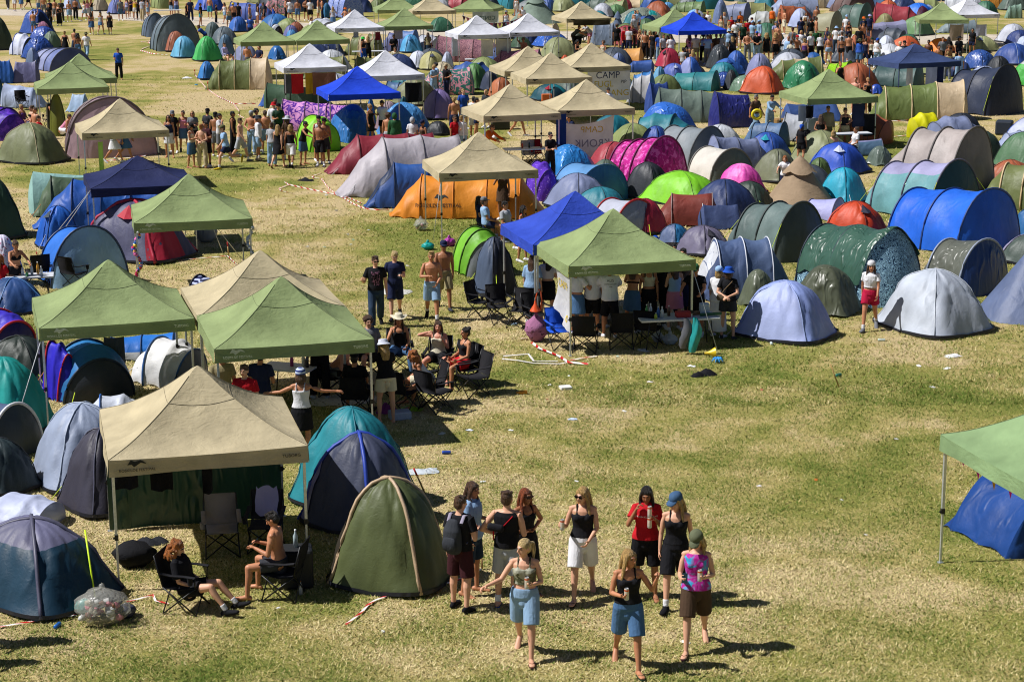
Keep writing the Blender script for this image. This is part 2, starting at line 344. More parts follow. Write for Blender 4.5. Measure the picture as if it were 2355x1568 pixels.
GZ=[ # x, y, yaw, colour, label, short landmark phrase, extras
(-19.49,88.0,16,GREEN,'green canopy tent mostly hidden behind a matching green canopy at far left',None,{}),
(-19.04,84.0,16,GREEN,'green canopy tent over pale blue tents, nearer of the far left pair','the far left green canopy',{}),
(-13.89,68.81,17,TAN,'tan canopy tent standing before the pink tunnel tent by the path','the tan canopy before the pink tent',dict(near=True)),
(-10.97,56.5,16,NAVY,'low navy blue canopy with white edge trim over blue tents','the navy canopy on the left',dict(hp=2.74,he=2.02,logo=False)),
(-8.44,50.23,12,GREEN,'green canopy with tinsel wound round its right leg beside the crimson and grey tent','the green canopy with tinsel',dict(near=True)),
(-8.15,38.36,16,GREEN,'green canopy at left above the sky blue pop-up tent','the left green canopy of the front trio',dict(near=True)),
(-5.20,39.28,16,TAN,'tan canopy wedged behind two green canopies at left centre','the tan canopy behind the front green ones',dict(near=True)),
(-4.44,36.50,15,GREEN,'green canopy over the camp chair circle and drinks table','the green canopy over the chair circle',dict(near=True)),
(-4.95,29.44,14,TAN,'large near tan canopy with lettering on its front and two sitting people','the front tan canopy',dict(near=True)),
(1.58,46.85,15,'#2f4bb8','royal blue canopy directly behind the green canopy with the party table','the royal blue canopy at centre',dict(near=True)),
(2.37,44.18,14,GREEN,'green canopy over a crowd standing at a white party table','the green party canopy',dict(near=True)),
(8.46,27.64,15,'#86a072','green canopy cut by the right edge over a blue ridge tent','the right edge green canopy',dict(near=True)),
(-13.68,108.41,15,GREEN,'green canopy left of an adjoining twin in the back rows','the far green twin canopies',{}),
(-10.76,109.14,17,GREEN,'green canopy right of its twin, standing above a grey canopy','',{}),
(-9.37,118.26,15,WHITE,'white canopy between green canopies in the back left rows','the back white canopy beside green ones',{}),
(-6.43,119.46,13,GREEN,'green canopy touching the right side of a back row white canopy','',{}),
(-7.8,135.2,10,GREEN,'farthest green canopy at the top edge, left of a tan one','the top edge green canopy',{}),
(-5.4,133.8,12,TAN,'tan canopy at the top edge between two green canopies','',{}),
(-2.2,135.4,-14,GREEN,'green canopy at the top edge with a painted banner below it','the top edge canopy with a banner',{}),
(-9.54,92.77,15,WHITE,'white canopy with clothes hung below it behind the dark green tunnel tent','the white canopy with hanging clothes',{}),
(-5.67,88.6,14,WHITE,'white canopy half hidden behind the bright blue canopy','',{}),
(-6.35,80.78,15,BLUE,'bright blue canopy above the purple letter print tunnel tent','the bright blue canopy at left centre',{}),
(-1.89,112.21,16,WHITE,'white canopy with a loose sleeve flap over the pink print tunnel tent','the white canopy over the pink print tent',{}),
(1.07,113.80,15,WHITE,'white canopy right of the one over the pink print tent','',{}),
(4.59,125.02,17,TAN,'tan canopy with a yellow and black fringe banner on its edge','the tan canopy with black fringe',{}),
(9.86,116.78,16,GREEN,'pale green canopy mostly hidden behind a bright blue canopy','',{}),
(10.73,114.15,17,BLUE,'bright blue canopy in front of the far standing crowd','the far bright blue canopy',{}),
(0.85,90.3,14,TAN,'tan canopy at the back left of the tan canopy cluster','',{}),
(1.83,86.75,13,TAN,'tan canopy in the middle of the tan cluster, nearest peak of its row','',{}),
(3.85,92.0,14,TAN,'tan canopy above the painted CAMP FUGLESANG banner','the tan canopy with the CAMP banner',{}),
(0.01,73.00,17,TAN,'tan canopy at the front left of the tan cluster near a football','the front left of the tan cluster',{}),
(2.94,74.56,13,TAN,'tan canopy above a white sheet reading CAMP backwards','the tan canopy with the white sheet',{}),
(-0.96,58.54,12,TAN,'tan canopy right in front of the orange tunnel tent','the tan canopy at the orange tent',dict(near=True)),
(12.81,77.95,14,GREEN,'green canopy over people at a table right of the indigo tent','the right green canopy',{}),
(19.4,93.1,20,'#3a4a74','faded navy canopy with navy legs over a dark teal tent','the faded navy canopy',dict(s=3.4,sy=2.8,hp=2.86,he=2.05,logo=False)),
(26.9,121.5,-6,GREEN,'green canopy at the top right before a white one','the top right green canopy',{}),
(29.54,126.0,14,WHITE,'white canopy at the top right behind a green one','',{}),
]
NAVYP=plain('#2c3a63',.5,0,'navy_paint')
for i,(x,y,a,c,lb,lm,kw) in enumerate(GZ):
    kw=dict(kw)
    if i==34: kw['legc']=NAVYP
    canopy(x,y,a,c,lb,seed=i,**kw)
    if lm: landmark(lm,(x,y,2.3))
# ------------------------------------------------------------------ tents
POLE=plain('#17191f',.5,0,'pole_sleeve'); YEL=plain('#c8e020',.6,0,'guy_line'); PALE=plain('#c8ccd0',.6,0,'cord'); MESHD=fabric('#23252e')
def autopole(c,p):
    if p!='auto': return p
    c=c[0] if isinstance(c,tuple) else c
    return plain('#%02x%02x%02x'%tuple(int(int(c[i:i+2],16)*.55) for i in(1,3,5)),.6,0,'pole_sleeve')
def sgp(v,e): return math.copysign(abs(v)**e,v)
CR=[1.0]
def rdg(x): return (1-abs(math.sin(x)))**2
def interp(st,n):
    """smooth interpolation of stations (x,w,h,lean,bay,u) with a sag of the cloth between hoops"""
    out=[]
    for i in range(len(st)-1):
        a,b=st[i],st[i+1]
        for k in range(n):
            u=k/n; s=1-.042*4*u*(1-u)
            out.append((a[0]+(b[0]-a[0])*u,(a[1]+(b[1]-a[1])*u)*(1-(1-s)*.7),(a[2]+(b[2]-a[2])*u)*s,a[3]+(b[3]-a[3])*u,i,u))
    out.append((*st[-1],len(st)-2,0.)); return out
def swept(x,w,h,l,e,a,seed,bay,u,wr=.010):
    """one point of a swept tent; creases run from hoop to hoop, the hem lifts between the pegs"""
    t=a/PI; y=-w*sgp(math.cos(a),e); z=h*abs(math.sin(a))**e; m=math.sin(PI*u); f=seed*1.7+bay*2.1
    q=wr*wob(x*1.3,y*1.5,z*1.2,seed)*min(1,z*4)
    side=min(t,1-t)*2; dg=(u-.5)*(2.2 if t<.5 else -2.2)
    q-=CR[0]*m*(.030*rdg(t*11+dg+f)+.022*rdg(t*19-dg*1.6+f*2)*(1-side*.5)+.014*rdg(u*6+t*14+f*3))
    z2=z*(1+q*.9)+.055*m*max(0,1-z/.25)
    return Vector((x+l*z+q*.4,y*(1+q),z2))
def ring(s,e,n,seed,wr=.010):
    x,w,h,l=s[:4]; by,u=(s[4],s[5]) if len(s)>5 else (0,0.)
    return [swept(x,w,h,l,e,PI*k/n,seed,by,u,wr) for k in range(n+1)]
def arch_patch(st,e,u0,u1,a0,a1,off,nu=14,na=18,seed=0):
    """patch lying just outside the swept surface between stations u (index fraction) and arch angle a (0..1)"""
    rows=[]
    for i in range(nu+1):
        uu=u0+(u1-u0)*i/nu; k=min(int(uu),len(st)-2); f=uu-k; A,B=st[k],st[k+1]; sg=1-.042*4*f*(1-f)
        x=A[0]+(B[0]-A[0])*f; w=(A[1]+(B[1]-A[1])*f)*(1-(1-sg)*.7)+off; h=(A[2]+(B[2]-A[2])*f)*sg+off; l=A[3]+(B[3]-A[3])*f
        rows.append([swept(x,w,h,l,e,PI*(a0+(a1-a0)*j/na),seed,k,f) for j in range(na+1)])
    return rows
def guys(g,pts,mat):
    for p,q in pts:
        b=MB(); b.tube([p,q,Vector(q)+Vector((0,0,-.03))],.0075,4); b.build('guy_line',[mat],g)
LAST={}
def sweep_tent(g,st,e,cols,kind,seed,hoops,door=None,doorc=None,poles='auto',n=36,sub_=7,window=None,lower=None,capc=None,backcap=True,polr=.017,flap=None,frontlean=.22):
    """tent swept along local X through hoops; front (door) end is +X. cols: one colour per bay"""
    poles=autopole(cols[0],poles)
    LAST['st']=(st,e,seed); mats=[fabric(*c) if isinstance(c,tuple) else fabric(c,kind) for c in cols]; S=interp(st,sub_); mb=MB()
    rows=[ring(s,e,n,seed) for s in S]
    lowm=None
    if lower: lowm=len(mats); mats=mats+[fabric(lower[0],kind)]
    def mi(i,j):
        if lower and (j<lower[1]*n or j>=(1-lower[1])*n): return lowm
        return min(S[i][4],len(cols)-1)
    mb.grid(rows,mi)
    # back end closed
    r0=rows[0]; c=sum(r0,Vector())/len(r0); mb.grid([[c.lerp(p,k/3) for p in r0] for k in range(4)],0)
    mb.build('flysheet',mats,g)
    # front end: a panel with a gentle outward bulge
    r1=rows[-1]; base=[Vector((p.x,p.y,0)) for p in r1]; s=st[-1]
    fm=MB(); N_=6; R_=[]
    for k in range(N_+1):
        u=k/N_; row=[]
        for p in r1:
            z=p.z*(1-u); bl=.10*math.sin(PI*u)*(1-abs(p.y)/max(s[1],.1))
            row.append(Vector((p.x-s[3]*p.z+s[3]*z+bl+frontlean*(p.z-z),p.y,z+.004)))
        R_.append(row)
    fm.grid(R_); fm.build('front_panel',[fabric(capc or cols[-1],kind) if not isinstance(capc or cols[-1],tuple) else fabric(*(capc or cols[-1]))],g)
    if door:
        # door: inner arch of the front panel in its own cloth
        d=MB(); f=door; rr=[]
        for k in range(7):
            u=k/6; row=[]
            for j in range(13):
                a=PI*j/12; y=-s[1]*f*sgp(math.cos(a),e); zt=s[2]*f*.97*abs(math.sin(a))**e; z=zt*(1-u)
                bl=.10*math.sin(PI*(1-z/max(s[2],.1)))*(1-abs(y)/s[1])+.02
                row.append(Vector((s[0]+s[3]*z+bl+frontlean*(s[2]*.85-z)*.6,y,z+.01)))
            rr.append(row)
        d.grid(rr); d.build('door',[fabric(doorc or '#23262e',kind)],g)
    if poles:
        for i in hoops:
            p=MB(); s2=(st[i][0],st[i][1]+.012,st[i][2]+.014,st[i][3]); p.tube(ring(s2,e,20,seed),polr,5); p.build('pole_sleeve',[poles],g)
    if window:
        for (u0,u1,a0,a1,wc) in window:
            w_=MB(); w_.grid(arch_patch(st,e,u0,u1,a0,a1,.012,seed=seed)); w_.build('door' if a0<.35 else 'window',[fabric(wc)],g)
def polar(lx,ly,h,seed,n=80,nt_=16,sq=3.6,flat=1.0,wr=.014):
    rows=[]
    for i in range(nt_+1):
        t=i/nt_; row=[]
        for k in range(n):
            row.append(pol_pt(lx,ly,h,2*PI*k/n,t,seed,sq,flat,wr))
        rows.append(row)
    return rows
def pol_pt(lx,ly,h,a,t,seed,sq=3.6,flat=1.0,wr=.014,off=0):
    e=sq*(1-t)**.7+2*(1-(1-t)**.7); c,s=math.cos(a),math.sin(a)
    r=(abs(c)**e+abs(s)**e)**(-1/e); zz=math.sin(t*PI/2); g=(1-zz)**.5*(1+.38*zz) if t<1 else 0; z=h*zz
    # cloth pulled flat between the crossed poles
    r*=1-.055*math.cos(2*a)**2*math.sin(PI*min(1,t*1.1))
    cm=math.cos(2*a)**2; r*=1+.10*max(0,1-t/.28)**2*(1-cm)
    x,y=lx*r*c*g,ly*r*s*g; q=wr*wob(x*1.5,y*1.6,z*1.4,seed)*min(1,z*4)
    if wr<.03:
        sk=4*(.25-abs(((a/(PI/2))%1)-.5)**2); w_=math.sin(PI*min(1,t**.75)); d2=(a%(PI/2))/(PI/2)
        q-=CR[0]*w_*sk*(.036*rdg(d2*7+t*3.2+seed*2)+.026*rdg(d2*11-t*5+seed)+.016*rdg(t*9+d2*2+seed*3))
        if t<.12: z+=.06*sk*(1-t/.12)
    return Vector((x*(1+q)+off*c,y*(1+q)+off*s,z*(1+q)+off*.6))
def dome_tent(g,lx,ly,h,cols,kind,seed,door=None,vent=None,poles='auto',lower=None,sq=3.6,flat=1.0,stripe=None,polr=.011,fly=True):
    poles=autopole(cols[0],poles)
    base=fabric(cols[0],kind) if not isinstance(cols[0],tuple) else fabric(*cols[0]); mats=[base]
    for c in cols[1:]: mats.append(fabric(c,kind))
    n,nt_=80,16
    if lower: mats.append(fabric(lower[0],kind)); lm=len(mats)-1
    def mi(i,j):
        if lower and i<lower[1]*nt_: return lm
        if len(cols)>1:
            a=(j+.5)/n*2*PI; return 1 if abs(math.cos(a))<.707 else 0
        return 0
    mb=MB(); mb.grid(polar(lx,ly,h,seed,n,nt_,sq,flat),mi,True); mb.build('flysheet',mats,g)
    sk=MB(); sk.grid([[pol_pt(lx,ly,h,2*PI*k/n,0,seed,sq,flat)*s_+Vector((0,0,z_)) for k in range(n)] for s_,z_ in((1.012,.0),(1.01,.06))],0,True); sk.build('groundsheet',[MESHD],g)
    if poles:
        a0=math.atan2(ly,lx) if sq>3 else PI/4
        for d in (PI/4,3*PI/4):
            p=MB(); pts=[pol_pt(lx,ly,h,d,t/10,seed,sq,flat,off=.012) for t in range(11)]+[pol_pt(lx,ly,h,d+PI,t/10,seed,sq,flat,off=.012) for t in range(9,-1,-1)]
            p.tube(pts,polr,5); p.build('pole_sleeve',[poles],g)
    if door:
        dc,da=door; d=MB()
        rows=[]
        for i in range(8):
            v=i/7; t=.03+.66*v; wd=.62*math.sqrt(max(0,1-v**2.2))*.9+.005
            rows.append([pol_pt(lx,ly,h,da+wd*(j/8*2-1),t,seed,sq,flat,off=.016) for j in range(9)])
        d.grid(rows); d.build('door',[fabric(dc)],g)
    if vent:
        vc,va=vent; p=pol_pt(lx,ly,h,va,.78,seed,sq,flat,off=.02); q0=pol_pt(lx,ly,h,va-.32,.55,seed,sq,flat,off=.03); q1=pol_pt(lx,ly,h,va+.32,.55,seed,sq,flat,off=.03); o=Vector((math.cos(va),math.sin(va),0))
        m_=(q0+q1)/2+o*.16; b=MB(); b.add([p,q0,m_+Vector((0,0,-.02)),q1],[(0,1,2),(0,2,3)]); b.build('vent',[fabric(vc)],g,False)
def ridge_tent(g,L,W,h,cols,kind,seed,door=None):
    st=[(-L/2-.15,W/2*1.0,h*.16,0),(-L/2+.12,W/2,h*.98,0),(0,W/2,h*.95,0),(L/2-.12,W/2,h,0)]
    sweep_tent(g,st,1.55,cols,kind,seed,[],door,doorc='#22242c',poles=None,sub_=5)
    b=MB(); b.tube([(L/2-.1,0,0),(L/2-.1,0,h+.03)],.014,5); b.build('pole',[PALE],g)
def tipi_tent(g,r,h,c,seed,kind='canvas',cap=True):
    n=8; mb=MB(); rows=[]
    for t in range(9):
        u=t/8; row=[]
        for k in range(n*4):
            a=2*PI*k/(n*4); s=1-.05*abs(math.sin(a*n/2))*(1-u); rr=r*(1-u)**1.06*s+.03; row.append(Vector((rr*math.cos(a),rr*math.sin(a),h*u)))
        rows.append(row)
    mb.grid(rows,0,True); mb.build('flysheet',[fabric(c,kind)],g)
    if not cap: return
    cp=MB(); rows=[]
    for t in range(4):
        u=t/3; row=[]
        for k in range(n*4):
            a=2*PI*k/(n*4); sc=.05*abs(math.cos(a*n/4))*u; zz=h*1.01-(.30*h+sc*2)*u; rr=r*(1-max(0,zz/h-.0))*1.0+.07+.10*u; row.append(Vector((max(.02,rr if u>0 else .03)*math.cos(a),max(.02,rr if u>0 else .03)*math.sin(a),zz)))
        rows.append(row)
    cp.grid(rows,0,True); cp.build('top_cap',[fabric(c,'canvas')],g)
def drape(g,lx,ly,h,c,seed,kind='tarp'):
    """tarpaulin thrown over a tent: uneven folds and a ragged hem"""
    rnd=random.Random(seed); ph=[rnd.uniform(0,6) for _ in range(5)]; n,nt_=48,12; rows=[]
    for i in range(nt_+1):
        t=i/nt_; row=[]
        for k in range(n):
            a=2*PI*k/n; p=pol_pt(lx,ly,h,a,t,seed,3.0,1.0,.03); f=(1-t)**.8*(.055*math.sin(a*7+ph[0])+.04*math.sin(a*13+ph[1])+.025*math.sin(a*19+ph[2]))
            p=Vector((p.x*(1+f),p.y*(1+f),p.z)); 
            if i==0: p.z=.03+.04*math.sin(a*5+ph[3])
            row.append(p)
        rows.append(row)
    mb=MB(); mb.grid(rows,0,True); mb.build('tarpaulin',[fabric(c,kind)],g)
def fit_tent(g,x0,x1,y0,yb):
    """scale and move the tent until its outline has the extent measured in the photograph"""
    V=[]
    for ch in g.children:
        if ch.name.split('.')[0] in('flysheet','tarpaulin','front_panel','top_cap'): V+=[v.co.copy() for v in ch.data.vertices]
    V=V[::max(1,len(V)//500)]
    c,s=math.cos(g.rotation_euler.z),math.sin(g.rotation_euler.z); k=kz=1.0; X,Y=g.location.x,g.location.y
    for _ in range(8):
        P=[proj((X+k*(v.x*c-v.y*s),Y+k*(v.x*s+v.y*c),kz*v.z)) for v in V]
        a,b=min(p[0] for p in P),max(p[0] for p in P); t=min(p[1] for p in P); bt=max(p[1] for p in P)
        pm=F/math.hypot(Y,CH)
        k*=max(.6,min(1.6,(x1-x0)/(b-a))); X+=((x0+x1)-(a+b))/2/pm
        if yb: 
            dY=(atz((x0+x1)/2,yb).y-atz((x0+x1)/2,bt).y)*.8; Y+=dY; X+=0
        hp=(bt-t); dz=(t-y0)
        if yb: kz*=max(.7,min(1.4,1+dz/max(hp,1)*.8))
        else:
            kz=k if _==0 else kz
            Y+=(atz((x0+x1)/2,y0,1).y-atz((x0+x1)/2,t,1).y)*.8
    g.location=(X,Y,0); g.scale=(k,k,kz)
    n,cat,d,l,_=THINGS[-1]; THINGS[-1]=(n,cat,d,l,g.location.copy())
RAT={'dome':(1,.9,.62),'tunnel':(1.9,1.0,.55),'family':(1.7,1.0,.55),'popup':(1.35,1.0,.62),'ridge':(1.3,1.,.62),'tipi':(1,1,.75),'tarp':(1,.9,.55),'bell':(1,1,.8)}
NAME={'dome':'dome_tent','tunnel':'tunnel_tent','family':'tunnel_tent','popup':'pop_up_tent','ridge':'ridge_tent','tipi':'tipi_tent','tarp':'tarp_covered_tent','bell':'tarp_covered_tent'}
TW={'dome':'dome tent','tunnel':'tunnel tent','family':'large tunnel tent','popup':'pop-up tent','ridge':'ridge tent','tipi':'pointed tipi tent','tarp':'tent covered by a tarp','bell':'tall tarp draped tent'}
tn=[0]
def T(kind,xl,xr,yt,yb,yaw,cols,desc,label=None,ratio=None,h=None,maxw=None,lm=None,**kw):
    """a tent from its extent in the picture: left, right, top, ground contact (0: hidden), heading of its door end"""
    tn[0]+=1; seed=tn[0]*1.37; Lr,Wr,Hr=RAT[kind]
    if ratio: Lr,Wr,Hr=ratio
    x0,x1,y0=DX(xl),DX(xr),DY(yt); a=R(yaw); c,s=abs(math.cos(a)),abs(math.sin(a)); cx=(x0+x1)/2
    ex=(Lr*c+Wr*s)*.97; ey=Lr*s+Wr*c
    if yb:
        g0=atz(cx,DY(yb)); Y=g0.y
        for _ in range(5):
            pm=F/math.hypot(Y,CH); k=(x1-x0)/pm/ex; Y=g0.y+k*ey*.47
        P=aty(cx,y0,Y); hh=max(.5,P.z); P.z=0
    else:
        hh=h or 1.2; Y=60.
        for _ in range(40):
            pm=F/math.hypot(Y,CH); k=(x1-x0)/pm/ex
            if not h: hh=.5*hh+.5*min(2.15,max(.75,k*Hr))
            Y=atz(cx,y0,hh).y
        P=atz(cx,y0,hh); P.z=0
    hh*=.985
    L,W=k*Lr,k*Wr
    rz=a
    g=thing(NAME[kind],P,rz,'tent',(kind,cols,desc),'tents across the camp site',label=label)
    if lm: landmark(lm,(P.x,P.y,hh*.6))
    fk=kw.pop('mat','nylon'); CR[0]=1.55 if P.y<58 else 1.1
    if isinstance(cols,(str,tuple)): cols=[cols]
    guy=kw.pop('guy',None)
    if kind=='dome': dome_tent(g,L/2,W/2,hh,cols,fk,seed,**kw)
    elif kind in('tunnel','family'):
        nh=kw.pop('nh',3); bk=kw.pop('back',.28); fr=kw.pop('front',.05); e=kw.pop('e',1.0); w=W/2; sl=fr>.1; body=L*(1-bk-(fr if sl else .02)); x=-L/2+L*bk; bh=kw.pop('bh',random.Random(seed).uniform(.80,.92))
        st=[(-L/2,w*.62,hh*.05,0),(-L/2+L*bk*.5,w*.84,hh*.60*bh,0)]
        for i in range(nh):
            u=i/max(1,nh-1); sh=bh+(1-bh)*u if not sl else (1-.05*abs(u-.6)); st.append((x+body*u,w*(.88+.12*u if not sl else .97+.03*u),hh*sh,.0 if i<nh-1 or sl else .04))
        if sl: st+=[(L/2-L*fr*.5,w*.86,hh*.60,0),(L/2,w*.60,hh*.05,0)]
        bays=[cols[0]]*2+[cols[min(i,len(cols)-1)] for i in range(nh-1)]+([cols[-1]]*2 if sl else [])
        if sl and kw.get('door'): kw.pop('door'); kw.setdefault('window',[(nh+1.08,nh+2.75,.30,.70,kw.pop('doorc','#23262e'))])
        sweep_tent(g,st,e,bays,fk,seed,list(range(2,2+nh)),**kw)
        if guy:
            pts=[]
            for i in (2,min(1+nh,len(st)-1)):
                for sy in(-1,1): pts.append(((st[i][0],sy*st[i][1]*.62,st[i][2]*.78),(st[i][0]+(.35 if i>2 else -.2),sy*(st[i][1]+.7),0)))
            guys(g,pts,YEL if guy=='y' else PALE)
    elif kind=='popup':
        w=W/2; st=[(-L/2,w*.5,hh*.12,0),(-L*.38,w*.86,hh*.62,0),(-L*.12,w,hh*.98,-.05),(L*.16,w*.98,hh,.06),(L*.36,w*.86,hh*.80,.16)]
        kw.setdefault('hoops',[2,4]); ho=kw.pop('hoops'); sweep_tent(g,st,1.0,cols if len(cols)>1 else cols*4,fk,seed,ho,**kw)
    elif kind=='ridge': ridge_tent(g,L,W,hh,cols,fk,seed,**kw)
    elif kind=='tipi': tipi_tent(g,L/2,hh,cols[0],seed,kw.get('kind_n','canvas'),kw.get('cap',True))
    elif kind in('tarp','bell'): drape(g,L/2,W/2,hh,cols[0],seed,**kw)
    fit_tent(g,x0,x1,y0,DY(yb) if yb else None)
    if g.location.y<78 and kind in('dome','popup','tunnel') and not guy:
        rg=random.Random(seed); m=rg.choice([PALE,PALE,YEL,plain('#c8742c',.6,0,'cord'),plain('#2a2a2e',.6,0,'cord')])
        for q in rg.sample([35,-35,145,-145],2):
            a_=R(q); r0=(L/2*.62*math.cos(a_),W/2*.62*math.sin(a_)); guys(g,[((r0[0],r0[1],hh*.55),(math.cos(a_)*(L/2+.35),math.sin(a_)*(W/2+.35),.0))],m)
    return g
OL,BE,LBE='#66703f','#c9b393','#d8c6a8'
OLB=[OL,BE,OL]
# ---- top left tile
tile(1,0)
T('dome',-190,140,138,468,-60,['#3f4a36','#5c6648'],'dark green',poles=None,ratio=(1,.9,.6))
T('dome',172,512,84,318,-40,['#2b4488','#3a56a0'],'glossy deep blue',mat='tarp',door=('#182544',0))
T('dome',285,480,190,0,-60,['#c78aa8'],'pink and blue striped',h=.9,vent=('#b9ae86',-1))
T('dome',240,572,243,0,-30,['#2f4a98','#3d58a8'],'navy blue',h=1.2,mat='tarp')
T('dome',378,580,290,0,-50,['#6b7d68'],'grey green',h=1.05)
T('popup',84,325,308,514,-35,['#ccd2ea'],'white topped',capc='#3d4436',poles=plain('#3f5fb8',.5,0,'pole_sleeve'))
T('dome',190,542,336,548,-50,['#2c4c98','#2c4c98'],'crumpled blue tarp',mat='tarp')
T('dome',225,390,440,0,-30,['#6d7fa2'],'slate blue',h=1.3)
T('family',248,842,445,668,-48,['#9aa2c6','#8c94bb','#6f7cae'],'long lilac grey and navy',nh=4,capc='#525d84',door=.75,doorc='#5c678c',polr=.03,ratio=(1.75,1.25,.6))
T('ridge',-30,135,550,775,10,['#2c66c0'],'bright blue',ratio=(1.2,1,.9))
T('ridge',105,372,562,770,8,['#666690','#666690'],'purple grey and navy',ratio=(1.2,.9,.8))
T('dome',-120,62,670,965,-60,['#225560'],'dark teal')
T('tunnel',5,455,765,1000,175,['#aebcdc','#b4c2e0'],'pale blue',poles=None,ratio=(1.35,1,.62),e=1.1)
T('tunnel',460,610,868,0,-80,['#71762a'],'olive yellow',h=1.5,door=.85,doorc='#4a4a12')
T('ridge',598,830,862,1040,-20,['#96b0d2'],'light blue',ratio=(1.2,1,.75))
T('family',608,1445,895,1462,-72,['#c2a5ac','#c0a2aa','#b698a0'],'large dusty pink',nh=3,ratio=(1.1,1.25,.55),capc='#b89aa2',polr=.045,back=.2,lm='the dusty pink tent')
T('popup',-190,256,985,1300,-50,[('#4a22a8','camo','#6a3ac8','#38168a')]*4,'violet camouflage print',capc=('#4a22a8','camo','#6a3ac8','#38168a'),hoops=[2,3,4],lm='the violet print tent')
T('dome',-60,650,1130,1512,-30,['#69704e','#757b58'],'wide olive green',ratio=(1.25,.9,.5),poles=plain('#b8a888',.6,0,'pole_sleeve'),lm='the wide olive dome at far left')
T('tunnel',1298,1530,124,345,-62,['#66768a','#5c6c80'],'slate grey',nh=3,ratio=(1.2,1,.7))
T('family',1376,1842,132,478,-64,['#707e8a','#66747c','#5f6d76'],'grey and white fronted',nh=3,capc='#5f6b70',door=.80,doorc='#d6d8e4',ratio=(1.15,1.15,.62),polr=.03,lm='the white fronted grey tunnel tent')
T('dome',1498,1742,288,482,-70,['#a86850','#a0604a'],'rust brown')
T('dome',1563,1834,334,540,-60,['#5fa6cc','#6cb0d4'],'sky blue')
T('dome',1765,2056,334,570,-60,['#3fa858','#54bc68'],'bright green',door=('#2f9a4c',-.8),lm='the bright green dome by the path')
T('dome',1868,2050,205,0,-60,['#5a6b6c'],'grey green',h=1.1)
T('dome',1928,2205,246,0,-60,['#66727a','#5e6a72'],'mid grey',h=1.1)
T('dome',2088,2300,155,300,-60,['#2c5cae','#3a6abc'],'royal blue')
T('dome',1990,2170,318,0,-60,['#56748e'],'slate teal',h=1.25)
T('dome',2120,2400,400,0,-60,['#8288aa'],'lilac grey',h=1.1)
T('dome',1812,2000,566,740,-60,['#2c6cb2','#387cc0'],'small bright blue')
T('tunnel',1884,2512,528,830,0,[OL,'#6a7444','#d0bb9c',OL],'olive and beige banded',nh=4,ratio=(2.1,1.1,.72),back=.24,poles=plain('#c8b48c',.6,0,'pole_sleeve'),polr=.025,lm='the olive and beige tunnel tent by the tape')
T('dome',836,1012,-30,108,-60,['#b5a890','#a89c84'],'beige')
T('dome',980,1165,-12,136,-60,['#7a84bc','#6b78b4'],'periwinkle blue')
T('dome',570,755,-60,90,-60,['#b6c2e0'],'pale blue white')
T('tunnel',1380,1600,-80,85,-60,['#8f9c68','#8f9c68'],'pale olive')
T('dome',1780,2080,-60,105,-60,['#3458b8'],'dark blue')
T('tunnel',2095,2560,18,190,170,['#4a60a8','#5468b0'],'blue grey')
# ---- second tile of the top row
tile(1,1)
T('tunnel',60,330,-60,135,-10,[('#c98a96','letters','#4d6c66')]*3,'pink leaf print',capc='#8c6a70')
T('dome',598,705,30,172,-60,['#2a6a94'],'teal blue')
T('tunnel',610,992,-70,170,-40,[('#2d50ae','squiggle','#b8c6e8')]*3,'blue bandana print',nh=4,capc=('#2d50ae','squiggle','#b8c6e8'),ratio=(1.3,1.1,.6))
T('tipi',958,1210,-110,62,0,['#c5ae8e'],'beige')
T('dome',18,352,130,265,-60,['#3470b0','#2c64a4'],'clear blue')
T('dome',275,470,204,0,-60,['#a06048'],'rust orange',h=.95)
T('dome',233,418,234,0,-60,['#6d6ea2'],'dusky purple',h=1.0)
T('dome',262,402,274,0,-60,['#4c8cc4'],'small light blue',h=.8)
T('popup',125,245,225,0,-60,[('#20242e','stripes','#c8ccd4')]*4,'black and white striped',h=.7,capc='#20242e')
T('dome',572,716,168,250,-60,['#cdd6e6'],'low white',h=.8)
T('bell',100,288,418,556,-60,['#2a66a8'],'blue tarp',ratio=(1,.8,.7))
T('tunnel',425,845,512,0,0,[OL,'#727a48',OL],'olive green',h=1.5,poles=plain('#b8a67c',.6,0,'pole_sleeve'))
T('tunnel',790,1178,304,520,-20,[OL,BE,'#6a7040'],'olive and wide beige',nh=4,poles=plain('#b8a67c',.6,0,'pole_sleeve'),ratio=(1.7,1.1,.62))
T('tunnel',900,1140,514,0,170,[OL,'#727a48'],'low dark olive',h=1.3,poles=plain('#c0ac84',.6,0,'pole_sleeve'))
T('dome',1188,1400,290,450,-70,['#c9b196','#d2bca2'],'sand coloured',door=('#c4aa8c',-.3))
T('dome',1308,1545,318,492,-70,['#4c98cc','#56a4d6'],'light azure',vent=('#2f6aa0',-.4))
T('tunnel',1120,1520,276,0,-20,['#666c9a','#5a7ab2'],'violet and blue',h=1.5)
T('tunnel',1640,2370,328,575,172,[('#c08a90','squiggle','#4c2c48')]*4,'long pink scribble print',nh=4,capc='#54304c',ratio=(2.2,1,.68),lm='the long pink scribble print tent')
T('tunnel',2110,2640,452,660,-8,[('#bb7f8c','squiggle','#5c3048')]*3,'rose scribble print',nh=3,capc='#54304c',ratio=(1.9,1,.62))
T('dome',1376,1618,470,640,-60,['#c6cce0','#ced4ea'],'white')
T('dome',1470,1775,474,650,-60,['#a8a46e','#b2ae7a'],'khaki yellow',vent=('#4a5064',-.5))
T('dome',1690,1832,478,0,-60,['#c2c8de'],'small white',h=1.2)
T('dome',1585,1860,570,0,-60,['#b8ac90'],'low beige',h=.9)
T('tunnel',1450,2010,612,885,4,[('#2f6a62','letters','#d090a0')]*4,'pink and green letter print',nh=3,capc=('#2f6a62','letters','#d090a0'),ratio=(1.9,1.1,.68),lm='the pink and green letter print tent')
